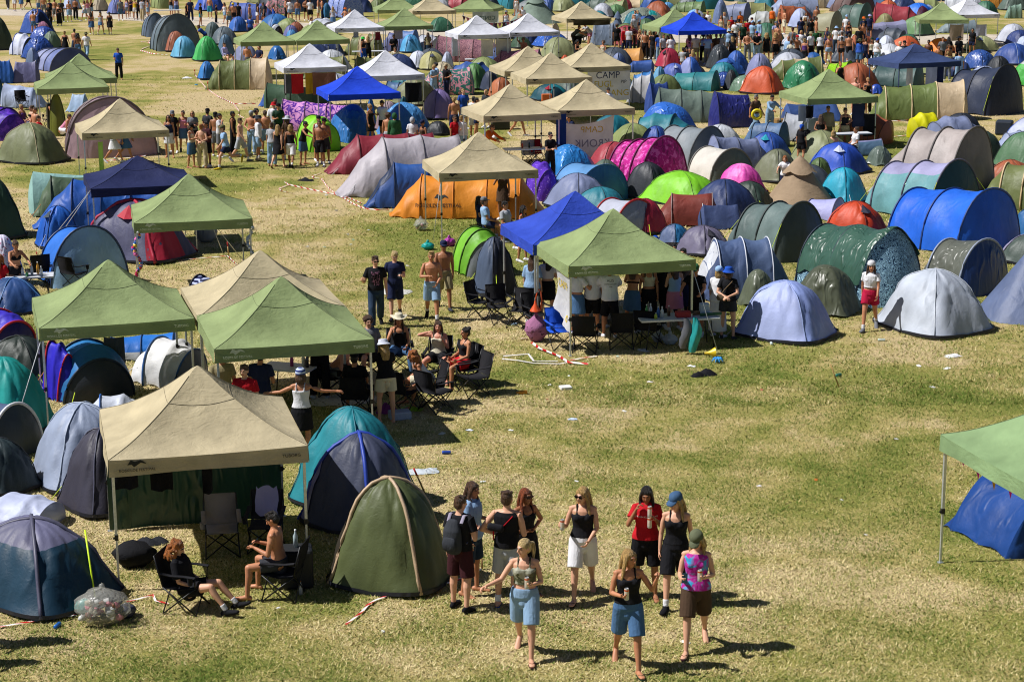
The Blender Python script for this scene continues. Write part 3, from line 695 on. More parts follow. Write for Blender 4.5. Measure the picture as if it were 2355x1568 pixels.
T('dome',1865,2160,584,830,-40,['#4d7a44','#568648'],'leaf green')
T('dome',2050,2250,652,840,-50,['#3a4258'],'charcoal blue',door=('#262c3e',0))
T('dome',2110,2400,714,0,-60,['#a8603c','#b26a44'],'burnt orange',h=1.2)
T('dome',1500,1868,820,1105,-60,['#8272a6','#786a9c'],'purple',lm='the purple dome')
T('dome',1240,1700,716,975,-40,['#6e7250','#787c58'],'olive with tan arch',poles=plain('#c2ae90',.6,0,'pole_sleeve'))
T('tunnel',70,720,764,998,178,['#3a5240','#42604a','#3a5240'],'dark green',nh=3,ratio=(2.2,1.0,.72),lm='the dark green tunnel tent')
T('ridge',15,150,862,990,-30,['#2c58a8'],'small blue',ratio=(1.2,1,.7))
T('tunnel',208,1110,910,1215,176,[('#dc98d4','letters','#5c229c')]*4,'pink and purple letter print',nh=4,capc=('#dc98d4','letters','#5c229c'),ratio=(2.5,1,.66),lm='the pink and purple letter print tent')
T('popup',340,775,1060,1402,-55,['#8cd62a','#80cc24','#8cd62a','#86d028'],'lime green',capc='#84cc26',ratio=(1.2,1,.62),lm='the lime pop-up tent')
T('tarp',632,1115,958,1322,-60,['#2c6cae'],'blue tarp')
T('tarp',1100,1640,940,1262,-60,['#4886c0'],'pale blue tarp')
T('dome',1088,1360,930,1215,-60,['#a08a90','#978288'],'mauve grey')
T('dome',1545,1800,1118,1250,-30,['#25282e','#2c3036'],'flat black',ratio=(1.2,1,.45))
T('dome',1010,1110,910,0,-60,['#2c72b4'],'strong blue',h=1.2)
T('dome',1300,1420,890,0,-60,['#24606e'],'dark blue green',h=1.2)
T('tunnel',625,1700,1222,1607,192,['#7e2432','#8a2a38','#8e2c3a','#86283a'],'maroon',nh=4,ratio=(2.6,1.1,.62),back=.05,front=.28,capc='#6a2030',lm='the maroon tunnel tent')
T('tunnel',725,1945,1244,1822,194,['#b2acb2','#bab4bb','#b4aeb5'],'long light grey',nh=3,ratio=(2.5,1.15,.66),back=.04,front=.36,capc='#aaa6ac',lm='the long light grey tunnel tent')
tile(2,1)
T('tunnel',985,1640,83,510,185,['#2c58a0','#244a8c'],'blue with grey flap',nh=2,ratio=(1.9,1,.62),back=.05,front=.42,capc='#2a5090',door=.6,doorc='#22304e')
OR=T('tunnel',1222,2675,188,608,176,['#e08a24','#e6922a','#e08a24'],'big orange',nh=4,ratio=(2.9,1.1,.66),back=.16,front=.20,capc='#d88420',poles=plain('#d07c1c',.5,0,'pole_sleeve'),lm='the big orange tunnel tent',label='big orange tunnel tent with black printed lettering behind a tan canopy')
T('popup',1790,2300,674,1140,-70,['#7cc034','#72b62e','#7cc034','#6aa82c'],'apple green half open',capc='#7d8288',hoops=[2,3,4],lm='the apple green pop-up tent')
T('dome',1972,2420,768,1310,-50,['#333846','#4a5870'],'charcoal and grey',ratio=(1,1,.85),door=('#101116',0))
# ---- third tile of the top row
tile(1,2)
T('tipi',-30,465,-60,228,0,['#7e8f82'],'grey green',ratio=(1,1,.72))
T('dome',330,620,-20,112,-60,['#8e9468','#989e72'],'pale olive dome by the fringe canopy and')
T('tunnel',670,1310,-14,78,-5,['#8a9460','#939d68','#cdb896','#8a9460'],'long pale olive and beige',nh=5,ratio=(2.6,1,.6),poles=plain('#bcae88',.6,0,'pole_sleeve'))
T('tunnel',780,1075,0,140,-30,['#78855c','#84905f'],'moss green',poles=plain('#bcae88',.6,0,'pole_sleeve'))
T('dome',838,1080,44,160,-60,['#567c50','#628a5a'],'grass green')
T('tarp',920,1430,72,235,-60,['#7d8578'],'broad grey tarp')
T('dome',1160,1392,98,225,-60,['#1e9c9c','#26a8a6'],'vivid turquoise',lm='the vivid turquoise dome')
T('dome',1122,1345,172,290,-60,['#4a6a48'],'deep green')
T('ridge',712,965,210,425,-10,['#6d7c92'],'blue grey',ratio=(1.3,1,.85))
T('tipi',905,1040,105,300,0,['#5d6d86'],'narrow blue grey',ratio=(.7,.7,1))
T('dome',1195,1360,44,90,-60,['#2f4f9c'],'small dark blue',h=.9)
T('dome',1362,1505,24,90,-60,['#5e9cd0'],'small pale azure',h=1.0)
T('tunnel',1425,1785,14,120,-20,['#667c50','#708858'],'fern green',nh=4)
T('dome',1570,1800,88,0,-60,['#c2cce4','#7aa8d8'],'white and pale blue',h=1.1)
T('bell',1832,2005,0,225,-60,['#6c7ba0'],'tall blue grey tarp',ratio=(.8,.8,1.1))
T('tunnel',1915,2480,8,165,170,['#8a8c58','#949660','#ccb894','#8a8c58'],'khaki and beige banded',nh=4,ratio=(2.1,1,.6),poles=plain('#bcae88',.6,0,'pole_sleeve'))
T('popup',2150,2420,104,225,-20,['#b9bcbc'],'dull white',capc='#585e68')
T('dome',170,560,294,442,-70,['#2650a4','#2d5cb6'],'shiny mid blue',mat='tarp')
T('dome',-30,195,335,452,-60,['#38523e'],'bottle green')
T('tunnel',812,1210,440,570,-10,['#dca25c','#dca25c','#80749c'],'peach orange and purple',nh=3,ratio=(1.7,1,.55))
T('dome',425,550,508,0,-60,['#c85428'],'small orange red',h=.9)
T('dome',892,1070,488,0,-60,['#5c6f98','#7884aa'],'slate and lilac',h=1.0)
T('tunnel',1040,1310,552,672,-5,['#3458a0','#3c62ac'],'boxy blue',nh=2,e=.7,ratio=(1.8,1,.6))
T('dome',1306,1580,444,632,-70,['#a02840','#aa3048'],'crimson',vent=('#22222a',-1.2),lm='the crimson dome by the crowd')
T('dome',1505,1768,528,0,-50,['#3c68c0','#8c96c8'],'bright blue and lilac',h=1.1)
T('dome',1772,2050,412,640,-60,['#33383c','#3b4146'],'grey black',mat='tarp')
T('dome',1925,2200,468,0,-60,['#3058a6','#3862b2'],'cobalt blue',h=1.3)
T('dome',1808,2172,536,700,-60,['#3260ae','#3c6cbc'],'wide cobalt blue',vent=('#1c3c80',-.6))
T('dome',2130,2420,492,0,-60,['#8f94bc','#868cb6'],'lavender',h=1.35)
T('dome',1278,1430,614,0,-60,['#6aa0c6'],'pale teal blue',h=1.0)
T('dome',1350,1630,584,730,-50,['#5468b4','#4a5eac'],'violet blue',vent=('#b8c0d8',-.6))
T('dome',1535,1810,598,720,-60,['#383b44'],'dark grey',ratio=(1.2,1,.5))
T('dome',1815,2070,662,805,-20,['#1e3a84','#24448e'],'navy crumpled',mat='tarp')
T('dome',1938,2090,648,0,-60,['#3d4147'],'little charcoal',h=1.0)
T('dome',2080,2520,608,0,-30,['#d4562a','#cc5a34'],'orange with a drawn face',h=1.3,lm='the orange dome with a drawing')
T('tunnel',1350,1920,650,845,-20,['#2c8286','#2a7880','#285e94'],'teal and blue',nh=3,ratio=(1.8,1.1,.6),polr=.01)
T('tunnel',1050,1330,648,958,-15,['#2f7cc0','#2a74ba'],'bright blue and white',nh=3,ratio=(1.3,1.1,.85),lower=('#c0c0c4',.36),poles=plain('#8a8c92',.5,0,'pole_sleeve'))
T('tarp',1982,2330,690,855,-60,['#64806c'],'sage green tarp')
T('tunnel',1300,2152,802,1135,178,['#6c7c72','#74857a','#6c7c72'],'long sage grey',nh=4,ratio=(2.3,1,.62),lm='the long sage grey tunnel tent')
T('ridge',1215,1500,752,1045,200,['#3a55a0'],'steep blue',ratio=(1.2,.9,.8))
T('tarp',1140,1712,938,1212,-60,['#2f68c4'],'shiny blue tarp with clear plastic',lm='the shiny plastic covered dome')
T('tunnel',1800,2300,842,1186,190,['#2b2f78','#282c70'],'indigo',nh=2,ratio=(1.5,1,.66),mat='tarp',lm='the indigo tent')
T('dome',148,560,772,935,-50,['#17707c','#124e5c'],'teal with red vents',vent=('#a02234',-1),door=('#0e3440',-.2))
T('dome',695,1152,1050,1270,-50,['#1d7486','#17687a'],'petrol blue')
T('dome',1122,1510,1160,0,-40,['#2c4f9e','#3558a8'],'plain blue',h=1.3)
T('family',1298,1992,1158,1555,-52,['#8c949a','#848c92','#7b8489'],'three hooped grey',nh=3,ratio=(1.25,1.1,.6),capc='#717a7e',polr=.03,back=.12,lm='the three hooped grey tunnel tent')
T('tunnel',1608,2215,1350,1675,-58,['#d6d2c8','#d0ccc2'],'white backed grey green',nh=2,ratio=(1.05,1.15,.6),capc='#606c66',polr=.03,back=.15,door=.6,doorc='#55605a',lm='the white backed tunnel tent')
T('tunnel',860,1618,1258,1750,-55,[('#c01a8a','camo','#e46cc0','#8e1068')]*5,'magenta camouflage print',nh=4,ratio=(1.25,1.15,.64),capc=('#c01a8a','camo','#e46cc0','#8e1068'),polr=.035,back=.1,door=.5,doorc='#1c1c22',lm='the magenta print tunnel tent')
T('tarp',268,790,1326,1620,-60,['#2a7cc4'],'vivid blue tarp',lm='the vivid blue tarp tent')
tile(2,2)
T('popup',105,418,68,440,-60,[('#5a34b0','floral','#5a34b0','#9a78d8')]*4,'purple flower print',capc=('#5a34b0','floral','#5a34b0','#9a78d8'),ratio=(1.1,1,.85),lm='the purple flower print tent')
T('dome',655,1065,55,345,-60,['#56665a','#5e6e62'],'dusty green',lm=None)
T('family',285,1072,88,470,-55,['#5e92c6','#6ea0d0','#78a8d4'],'light blue',nh=2,ratio=(1.15,1,.6),capc='#3a74a8',door=.82,doorc='#7aa6d0',back=.35,polr=.02,poles=plain('#2c5c90',.5,0,'pole_sleeve'),lm='the light blue vestibule tent')
T('dome',1005,1492,78,425,-40,['#2b2f36','#34383f'],'black and grey',ratio=(1.15,.9,.72),door=('#15171b',.3))
T('dome',1145,1990,156,495,-45,['#7ac424','#84ce2c'],'lime green',ratio=(1.35,.85,.52),door=('#74bc22',2.6),poles=plain('#5c8a20',.5,0,'pole_sleeve'),polr=.01,lm='the lime green dome')
T('dome',1848,2358,90,395,-50,[('#c41e94','pixel','#e45ab8','#f0a0d8')],'magenta mosaic print',poles=None,lm='the magenta mosaic dome')
T('dome',1945,2420,254,500,-40,['#2f4038','#34463c'],'bottle green low',ratio=(1.25,.9,.52))
T('dome',2185,2680,-40,270,-50,['#6c705c','#74785f'],'khaki grey')
T('tunnel',695,1335,416,770,-58,['#b8bccc','#b4b8ca'],'white with red hoops',nh=2,ratio=(1.2,1,.62),capc='#8a93a6',poles=plain('#a01820',.5,0,'pole_sleeve'),polr=.035)
T('dome',1000,1448,414,745,-50,['#a4283e','#94304a'],'raspberry red',vent=None)
T('tunnel',1275,1940,366,680,-4,['#80392f','#8a4036','#7c382e'],'brick red',nh=2,ratio=(1.9,1,.62),back=.3,front=.12,poles=plain('#8e7a78',.5,0,'pole_sleeve'),lm='the brick red tunnel tent')
T('ridge',1708,2160,465,710,185,['#3f4e78','#3f4e78'],'blue and slate low',ratio=(1.6,1,.55),door=.8)
T('dome',1325,1665,648,845,-50,['#2a74a8','#58688c'],'blue and grey blue')
T('dome',1475,2045,660,945,-50,['#77718a','#6c6780'],'mauve grey',vent=('#23222c',-.3),lm='the mauve grey dome')
T('tunnel',1940,2880,444,1010,-55,['#5d6e6c','#667876','#55635f'],'large grey green',nh=3,ratio=(1.5,1.1,.6),capc='#46504e',door=.5,doorc='#3e4745',polr=.03,guy='y',lm='the large grey green tunnel tent')
T('tunnel',1632,2640,772,1362,188,['#55688c','#4c5f86','#44557c'],'slate blue cabin',nh=3,ratio=(1.7,1.05,.64),capc='#3f5074',poles=plain('#c8ccd6',.5,0,'pole_sleeve'),front=.2,door=.6,doorc='#d0d4dc',lm='the slate blue cabin tent')
T('tarp',2065,2470,1062,1430,-60,['#5b6250'],'olive grey tarp')
T('dome',2025,3000,1162,1752,-35,['#8a9cd4','#a8b4e0'],'pale periwinkle',ratio=(1.15,.95,.56),poles=plain('#8c9cc8',.5,0,'pole_sleeve'),vent=('#2c3656',2.7),lm='the pale periwinkle dome',label='pale periwinkle dome tent with two people casting shadows on it')
# ---- top right tile
tile(1,3)
T('tarp',105,525,556,830,-40,['#2c7850'],'glossy emerald tarp',lm='the glossy emerald tent')
T('tunnel',-30,515,516,740,2,[OL,'#ccb896',OL],'olive with a beige middle',nh=4,ratio=(2,1,.66),poles=plain('#c8b48c',.6,0,'pole_sleeve'))
T('tunnel',472,800,562,760,-40,[('#7cae1e','floral','#7cae1e','#b0dc3c')]*3,'lime leaf print',nh=3,ratio=(1.5,1,.6),capc=('#7cae1e','floral','#7cae1e','#b0dc3c'))
T('dome',292,535,484,600,-60,['#2c62a8','#2a5ca0'],'ocean blue',h=1.0)
T('tunnel',832,1440,594,812,-25,['#3e5858','#466260','#3a5252'],'dark teal',nh=3,ratio=(1.5,1.1,.55),door=.6,doorc='#14181c')
T('tarp',915,1070,776,870,0,['#2448a8'],'low blue tarp',ratio=(1,.8,.5))
T('tunnel',915,1840,738,1118,-4,['#66753e','#6a7a42','#c8b394','#66753e'],'olive and beige three band',nh=4,ratio=(2.3,1.1,.66),back=.16,poles=plain('#d0b890',.6,0,'pole_sleeve'),polr=.03,lm='the olive and beige tent at right')
T('family',1525,2350,596,1070,-50,['#2a3248','#2c354c','#28304a'],'dark navy',nh=3,ratio=(1.35,1.15,.6),capc='#242b40',door=.72,doorc='#20263a',polr=.03,guy='y',lm='the dark navy tunnel tent')
T('popup',1272,1650,1034,1285,200,['#d8d400','#e0dc08','#d8d400','#e0dc08'],'bright yellow',capc='#c8c400',poles=None,lm='the bright yellow tent')
T('dome',1535,2010,1042,1290,-60,['#242832','#2b303c'],'blue black',ratio=(1.1,1,.6))
T('ridge',118,720,945,1135,190,['#334c84','#3a548c'],'blue under the green canopy and',ratio=(1.5,1,.5))
T('dome',335,955,1308,1610,-45,['#2a50b8','#3058c4'],'ultramarine',door=('#2448ac',-.2),vent=('#c0c8dc',-1.0),lm='the ultramarine dome with a grey patch',label='ultramarine dome tent with a light grey patch near its top')
T('tunnel',640,1070,1278,1440,4,['#8486ae','#8486ae'],'lilac and slate',nh=2,ratio=(1.7,1,.55),lower=('#46627c',.4))
T('tarp',885,1165,1342,1530,-60,['#5e6c64'],'crinkled grey green tarp')
T('family',910,2095,1168,1900,-48,['#aaa09c','#b0a6a2','#a8a09e'],'huge grey beige family',nh=3,ratio=(1.5,1.05,.6),back=.42,front=.10,capc='#857d7a',door=.7,doorc='#77706e',polr=.035,lm='the huge grey beige family tent')
T('dome',1795,2180,1208,1480,-60,['#33453a','#3a4e42'],'pine green')
T('dome',2045,2650,1214,1560,-50,['#47694a','#527654'],'mid green striped')
T('dome',2135,2700,1070,1330,-40,['#c2c8dc','#b6bcd2'],'white with blue edge',poles=plain('#2c5cc0',.5,0,'pole_sleeve'))
T('dome',335,605,1452,1660,-60,['#52683c','#5a7042'],'small green')
T('dome',-245,235,1214,1480,-40,['#2a4fa0','#2c55ac'],'deep blue with teal flap',vent=('#2ca0b4',-1.3),lm=None)
T('dome',175,405,80,260,-50,['#ccd4e8','#a8b4dc'],'white and periwinkle')
T('dome',95,445,40,200,-60,['#66748a','#5f6d84'],'steel grey')
T('dome',20,365,-20,118,-60,['#4c7248','#557d50'],'fresh green')
T('tunnel',370,695,104,300,-40,['#98967c','#a09e84'],'stone grey',nh=2,ratio=(1.2,1.05,.6),capc='#8c8a76',door=.6,doorc='#c6c8d4')
T('family',585,975,28,262,-42,['#475f58','#4f6a62','#445a54'],'tall dark green',nh=3,ratio=(1.4,1.1,.6))
T('dome',978,1226,4,130,-60,['#bc5c38','#c46440'],'terracotta')
T('tunnel',1198,1660,-20,112,170,['#8a9460','#ccb896','#8a9460'],'distant olive and beige',nh=4,ratio=(2.1,1,.6))
T('dome',958,1205,44,165,-60,['#d0d4da','#b0b6c0'],'white and grey')
T('dome',1185,1570,30,200,-45,['#2268d4','#2a74e0'],'electric blue',door=('#4a1430',-.6),lm='the electric blue dome')
T('dome',945,1190,108,215,-60,['#48607a'],'steel blue',h=1.2)
T('dome',965,1180,126,0,-60,['#a49a70','#8a8a5c'],'olive and beige',h=1.1)
T('tunnel',815,1288,188,378,4,['#8c8cac','#8c8cac'],'lilac grey cabin',nh=3,ratio=(1.6,1.1,.72),e=.7,back=.1,lower=('#70748e',.3),poles=plain('#74788c',.5,0,'pole_sleeve'))
T('dome',1185,1540,150,332,-50,['#5b7d54','#658a5c'],'sage green',sq=5,vent=('#9ab090',-1))
T('tunnel',1535,1920,185,310,0,['#7c8a90','#6e7c84'],'dull grey')
T('dome',975,1200,328,510,-60,['#c4cce0','#ccd4ea'],'bluish white')
T('dome',1080,1450,334,505,-60,['#c45a34','#ce663e'],'dark orange',lm='the dark orange dome')
T('dome',1420,1742,354,490,-50,['#e8781a','#f08420'],'bright orange',lm='the bright orange dome')
T('dome',1780,2145,333,480,-60,['#a0a474','#aaae7e'],'khaki',vent=('#5a6488',-1.0),lm='the khaki dome at upper right')
T('dome',1755,2125,458,640,-50,['#3658a0','#2f5096'],'blue wrinkled',mat='tarp')
T('dome',2035,2480,398,600,-50,['#2f4f98','#28468c'],'blue with pale stripes',poles=plain('#98a8c8',.5,0,'pole_sleeve'))
T('dome',2165,2450,278,420,-60,['#2c3f78'],'dusk blue')
T('dome',1975,2260,518,720,-60,['#2e3136','#35383e'],'dark slate')
T('dome',2185,2700,525,800,-40,['#b4b8b8','#b4b8b8'],'grey, green and navy banded',lower=('#3cae3c',.52),lm='the green banded dome at the right edge')
T('dome',2245,2450,335,0,-60,['#b4c0dc'],'ice blue',h=1.2)
T('tunnel',1935,2230,-60,82,0,['#b87c2c','#b87c2c'],'ochre brown')
T('tunnel',2170,2340,38,175,0,['#7c9888','#7c9888'],'pale green cabin',e=.7,ratio=(1.4,1,.75))
T('family',560,985,-60,125,-60,['#6a5450','#604c4a'],'brown grey',ratio=(1.3,1.2,.5))
tile(2,3)
T('tipi',-60,630,20,520,0,['#a08a70'],'taupe',ratio=(1,1,.78),lm='the taupe tipi')
T('dome',440,935,128,465,-50,['#229cba','#2aa8c6'],'turquoise',lm='the turquoise dome at right')
T('family',865,1960,58,640,-54,['#9a98bc','#a4a2c6','#a09ec4'],'lilac and teal',nh=3,ratio=(1.5,1.1,.62),lower=('#6ba0a6',.30),capc='#1e4a56',door=.8,doorc='#24606c',polr=.03,guy='y',back=.2,lm='the lilac and teal tunnel tent')
T('tunnel',1895,2900,88,560,-30,['#6b7444','#707a48','#c8b090','#6b7444'],'olive and tan at the right edge and',nh=4,ratio=(1.8,1.1,.62),poles=plain('#c8ac84',.6,0,'pole_sleeve'),polr=.03)
T('family',1085,2320,318,960,-56,['#1c62d6','#2068dc','#1e64d8'],'big royal blue',nh=3,ratio=(1.35,1.15,.62),capc='#1c60d0',door=.75,doorc='#1a5ccc',polr=.03,poles=plain('#1c3a78',.5,0,'pole_sleeve'),back=.06,guy=None,lm='the big royal blue tunnel tent')
T('dome',475,1138,435,800,-40,['#b83a1c','#c44420'],'red orange',ratio=(1.2,.95,.55),vent=('#2c2f40',-.6),lm='the red orange dome')
T('tunnel',255,720,408,630,-35,['#a6a8d8','#b0b2e0'],'lilac white',nh=2,ratio=(1.3,1,.6))
SQ=T('tunnel',235,1440,652,1420,-60,[('#143a5c','squiggle','#b4e0f4')]*4,'blue squiggle print',nh=3,ratio=(1.4,1.05,.62),capc=('#143a5c','squiggle','#b4e0f4'),frontlean=.4,polr=.03,back=.1,lm='the blue squiggle print tent',label='blue squiggle print tunnel tent with a dark green tarp over its roof'); SQST=LAST['st']
T('tunnel',1365,2205,788,1325,-58,['#5f6258','#585c52','#5f6258'],'grey tarp and navy fronted',nh=2,ratio=(1.15,1.1,.62),capc='#1e3a70',door=.8,doorc='#1a3468',polr=.03,poles=plain('#8a93a6',.5,0,'pole_sleeve'),back=.3,mat='tarp',lm='the navy fronted tent')
T('tarp',160,870,1020,1500,-30,['#4f5442'],'olive tarp',lm='the olive tarp tent')
T('dome',965,2080,1055,1700,-60,['#b2bac8','#bcc4d0'],'silver white',ratio=(1.15,1,.62),lower=None,door=('#1f6c80',2.3),poles=plain('#c4cad4',.5,0,'pole_sleeve'),polr=.01,lm='the silver white dome',label='silver white dome tent with a teal flap standing at the grass edge')
T('tipi',1888,2900,850,1590,0,['#5c6a8c'],'blue grey',ratio=(1,1,.85),kind_n='nylon',cap=False,lm='the blue grey pointed tent at the right edge')
T('dome',2085,2700,738,1030,-40,['#8a86a2','#46544e'],'lilac and dark green')
T('dome',2205,2600,498,780,-60,['#1f5a8c','#22629a'],'peacock blue')
# ---- second row, left
tile(2,0)
T('tunnel',258,1000,165,560,186,['#93bcb8','#8cb6b2'],'mint green',nh=2,ratio=(1.8,1,.62),e=1.25,back=.04,front=.1,poles=None,lm='the mint ridge tent')
T('tunnel',288,900,205,595,190,['#4a5e46','#52664c'],'moss green beside the mint tent and',nh=2,ratio=(1.6,1,.66),front=.3,capc='#2c3a2c',back=.04)
T('tunnel',295,1560,222,700,186,['#1f58b4','#2260bc','#1c54ac'],'blue under the navy canopy and',nh=4,ratio=(2.6,1.1,.6),front=.3,back=.05,capc='#1f58b0')
T('dome',318,780,480,878,-150,['#1f62c6','#2468cc'],'blue with a grey vent',ratio=(1.2,1,.72),vent=('#56646e',.4),door=('#1c5cc0',0))
T('dome',695,1815,424,1010,-28,['#4b4c68','#525370'],'crimson and grey',ratio=(1.35,.9,.55),door=('#a01c34',-.35),vent=('#b42236',-1.35),poles=plain('#a81e3a',.5,0,'pole_sleeve'),polr=.05,lm='the crimson and grey dome',label='large grey dome tent with crimson edges, door flap and triangular vent')
T('tunnel',350,1180,670,1245,-58,['#2a70d0','#2c78d8','#2a70d0'],'sky blue',nh=2,ratio=(1.0,1.1,.62),capc='#8eb4d8',door=.72,doorc='#1f66cc',polr=.03,back=.25,poles=plain('#14305c',.5,0,'pole_sleeve'),lm='the sky blue tent with a speaker')
T('dome',-200,462,1138,1490,-60,['#2a4c84','#274878'],'denim blue',ratio=(1.15,1,.55),poles=plain('#4c80b8',.5,0,'pole_sleeve'),lm=None)
T('popup',-260,320,1435,1800,-50,['#4438c8','#4034c0','#4438c8','#4034c0'],'violet blue with red trim',capc='#2c2460',poles=plain('#b01828',.5,0,'pole_sleeve'),polr=.03,lm=None)
T('dome',-380,255,196,805,-60,['#2f4a38','#385440'],'dark green left edge',ratio=(1.1,1,.75))
T('popup',1695,2060,1118,0,-60,[('#1c2246','stripes','#aab2d0')]*4,'navy striped',h=.9,capc='#8088ac')
T('dome',-160,255,745,0,-40,[('#d0cce0','floral','#d0cce0','#a03c58')],'white flower print',h=1.3,poles=None)
# ---- third row, left
tile(3,0)
T('dome',-220,610,100,560,-20,['#26302c','#2b3630'],'black green',ratio=(1.2,.9,.6))
T('popup',390,710,150,0,-40,['#2620c0','#2a22c8'],'deep violet',h=1.1,capc='#1e18a0',poles=plain('#b01828',.5,0,'pole_sleeve'))
T('popup',440,1228,142,745,-62,['#2a78b8','#2c80c4','#2a78b8','#2470b0'],'ocean blue half open',capc='#30363f',hoops=[2,4],ratio=(1.05,1,.7),polr=.025,poles=plain('#142a44',.5,0,'pole_sleeve'),lm='the ocean blue pop-up tent')
T('tunnel',785,1660,70,350,5,['#1f6cc4','#2474cc'],'strong blue',nh=3,ratio=(1.9,1,.6),lower=('#b8bcc0',.12))
T('popup',1205,1910,118,600,-30,['#dcdcdc','#e0e0e0','#dcdcdc','#d8d8d8'],'clean white',capc='#6a7078',hoops=[2,4],polr=.02,poles=plain('#2c5a94',.5,0,'pole_sleeve'),ratio=(1.25,1,.72),lm='the clean white pop-up tent')
T('dome',-420,545,295,1030,-30,['#12908c','#189a94'],'bright teal',ratio=(1.2,.9,.6),poles=None,lm='the bright teal dome at left')
T('tunnel',-420,400,680,1260,-40,['#4a5878','#505e80'],'slate and white edged',nh=2,ratio=(1.3,1,.66),capc='#3c4448',poles=plain('#d4d4d8',.5,0,'pole_sleeve'),polr=.03)
T('dome',-380,400,1035,1590,-40,['#2c3a3e','#314045'],'gunmetal',ratio=(1.15,1,.6),poles=plain('#181c20',.5,0,'pole_sleeve'))
T('dome',262,1330,712,1560,-62,['#8c98b0','#98a4bc'],'silver blue',ratio=(1.05,.95,.7),door=('#3c5478',.55),poles=plain('#a4b0c4',.5,0,'pole_sleeve'),lm='the silver blue dome')
T('dome',530,1400,950,1780,-50,['#34323f','#3a3846'],'dark plum grey',ratio=(1,.9,.7),poles=plain('#55566a',.5,0,'pole_sleeve'))
T('popup',720,1345,636,0,5,['#c4cad8'],'flat silver',h=.8,poles=plain('#2c62b0',.5,0,'pole_sleeve'),capc='#b8c0d0',ratio=(1.4,1,.45))
tile(4,0)
T('popup',-250,552,-25,330,-20,['#b4bcd8','#bcc4e0'],'silver lavender',ratio=(1.4,1,.5),capc='#aab2cc',poles=None)
T('dome',-420,1035,165,1045,-38,['#6e6e8c','#66667f'],'dark teal and lilac topped',ratio=(1.25,.9,.56),poles=plain('#4c4c60',.5,0,'pole_sleeve'),polr=.03,lower=('#143a50',.56),lm='the dark teal tent in the near left corner',label='dark teal tent with yellow guy line in the near left corner')
tile(3,1)
T('dome',300,1510,752,1790,-40,['#1f7c88','#248692'],'teal',ratio=(1.25,1.0,.6),poles=plain('#1c6a78',.5,0,'pole_sleeve'),lm='the teal dome beside the front tan canopy',label='teal dome tent behind the navy fronted tent, beside the front tan canopy')
T('dome',398,1535,985,1950,-35,['#4a5068','#3c4258'],'navy and grey',ratio=(1.1,1.0,.7),door=('#8684ac',3.6),poles=plain('#2440a0',.5,0,'pole_sleeve'),polr=.032,sq=2.6,label='navy and grey dome with blue pole sleeves between the teal and olive tents')
tile(4,1)
T('dome',592,1668,-148,850,-20,['#4c5632','#565f38'],'olive green with tan edging',ratio=(1.25,1.05,.66),door=('#2e281e',3.35),sq=2.8,poles=plain('#b0977a',.5,0,'pole_sleeve'),polr=.028,lm='the olive dome with tan edging',label='olive green dome tent with tan pole edging and dark open door in the foreground')
full()
T('ridge',2166,2460,1090,1285,-68,['#123a7c','#154288'],'blue',ratio=(1.3,.95,.7),label='blue ridge tent under the green canopy at the right edge')
# far rows along the top edge
rf=random.Random(11); FC=['#3a5a9c','#6c7a4c','#8a9068','#b8bcc8','#4c6c94','#2c3c68','#a85c3c','#7c86a8','#5c6c64','#c0b090','#3c6c54','#94a0c0','#2c7c8c','#a43c48','#747c80','#c8ccd4','#48505c','#88945c']
FN={'#3a5a9c':'mid blue','#6c7a4c':'olive','#8a9068':'pale olive','#b8bcc8':'greyish white','#4c6c94':'dull blue','#2c3c68':'dark navy','#a85c3c':'rusty','#7c86a8':'grey lilac','#5c6c64':'grey green','#c0b090':'sandy','#3c6c54':'forest green','#94a0c0':'pale blue','#2c7c8c':'teal','#a43c48':'dull red','#747c80':'grey','#c8ccd4':'off white','#48505c':'slate','#88945c':'light olive'}
for yrow,xs in ((16,range(640,2354,62)),(2,range(600,2354,70)),(-8,range(560,2380,78)),(-16,range(520,2400,84)),(31,range(1230,2354,150)),(44,list(range(1370,1520,75))+list(range(1700,2100,120)))):
    for x in xs:
        x+=rf.randint(-18,18); yy=yrow+rf.randint(-5,5); k=rf.choice(['dome','dome','dome','tunnel','tunnel','popup']); wpx=rf.randint(48,80) if k!='tunnel' else rf.randint(85,130); c=rf.choice(FC)
        T(k,x-wpx/2,x+wpx/2,yy-wpx*.28-8,yy+10,rf.choice([-70,-50,-30,10,160,190]),[c,c],'far '+FN[c])

# smaller tents closing the gaps of the packed fields
def inside(x,y):
    if 1470<x<2354 and 92<y<222: return not(1940<x and y>200)
    if 1180<x<2354 and 318<y<520: return x>1300+(y-318)*.1
    if 560<x<1480 and 62<y<232: return x>470+(y-60)*1.75
    return 0<x<110 and 620<y<760
occ=[t[4].xy.copy() for t in THINGS]; made=0
for _ in range(2600):
    x,y=rf.uniform(0,2354),rf.uniform(60,760)
    if made>=78 or not inside(x,y): continue
    p=atz(x,y).xy
    if min((p-q).length for q in occ)<1.9: continue
    occ.append(p); made+=1; wpx=F/math.hypot(p.y,CH)*rf.uniform(1.9,2.7); c=rf.choice(FC); k=rf.choice(['dome','dome','dome','popup','tunnel'])
    T(k,x-wpx/2,x+wpx/2,y-wpx*.46,y+wpx*.06,rf.choice([-70,-50,-35,20,160,200]),[c,c],'small '+FN[c])
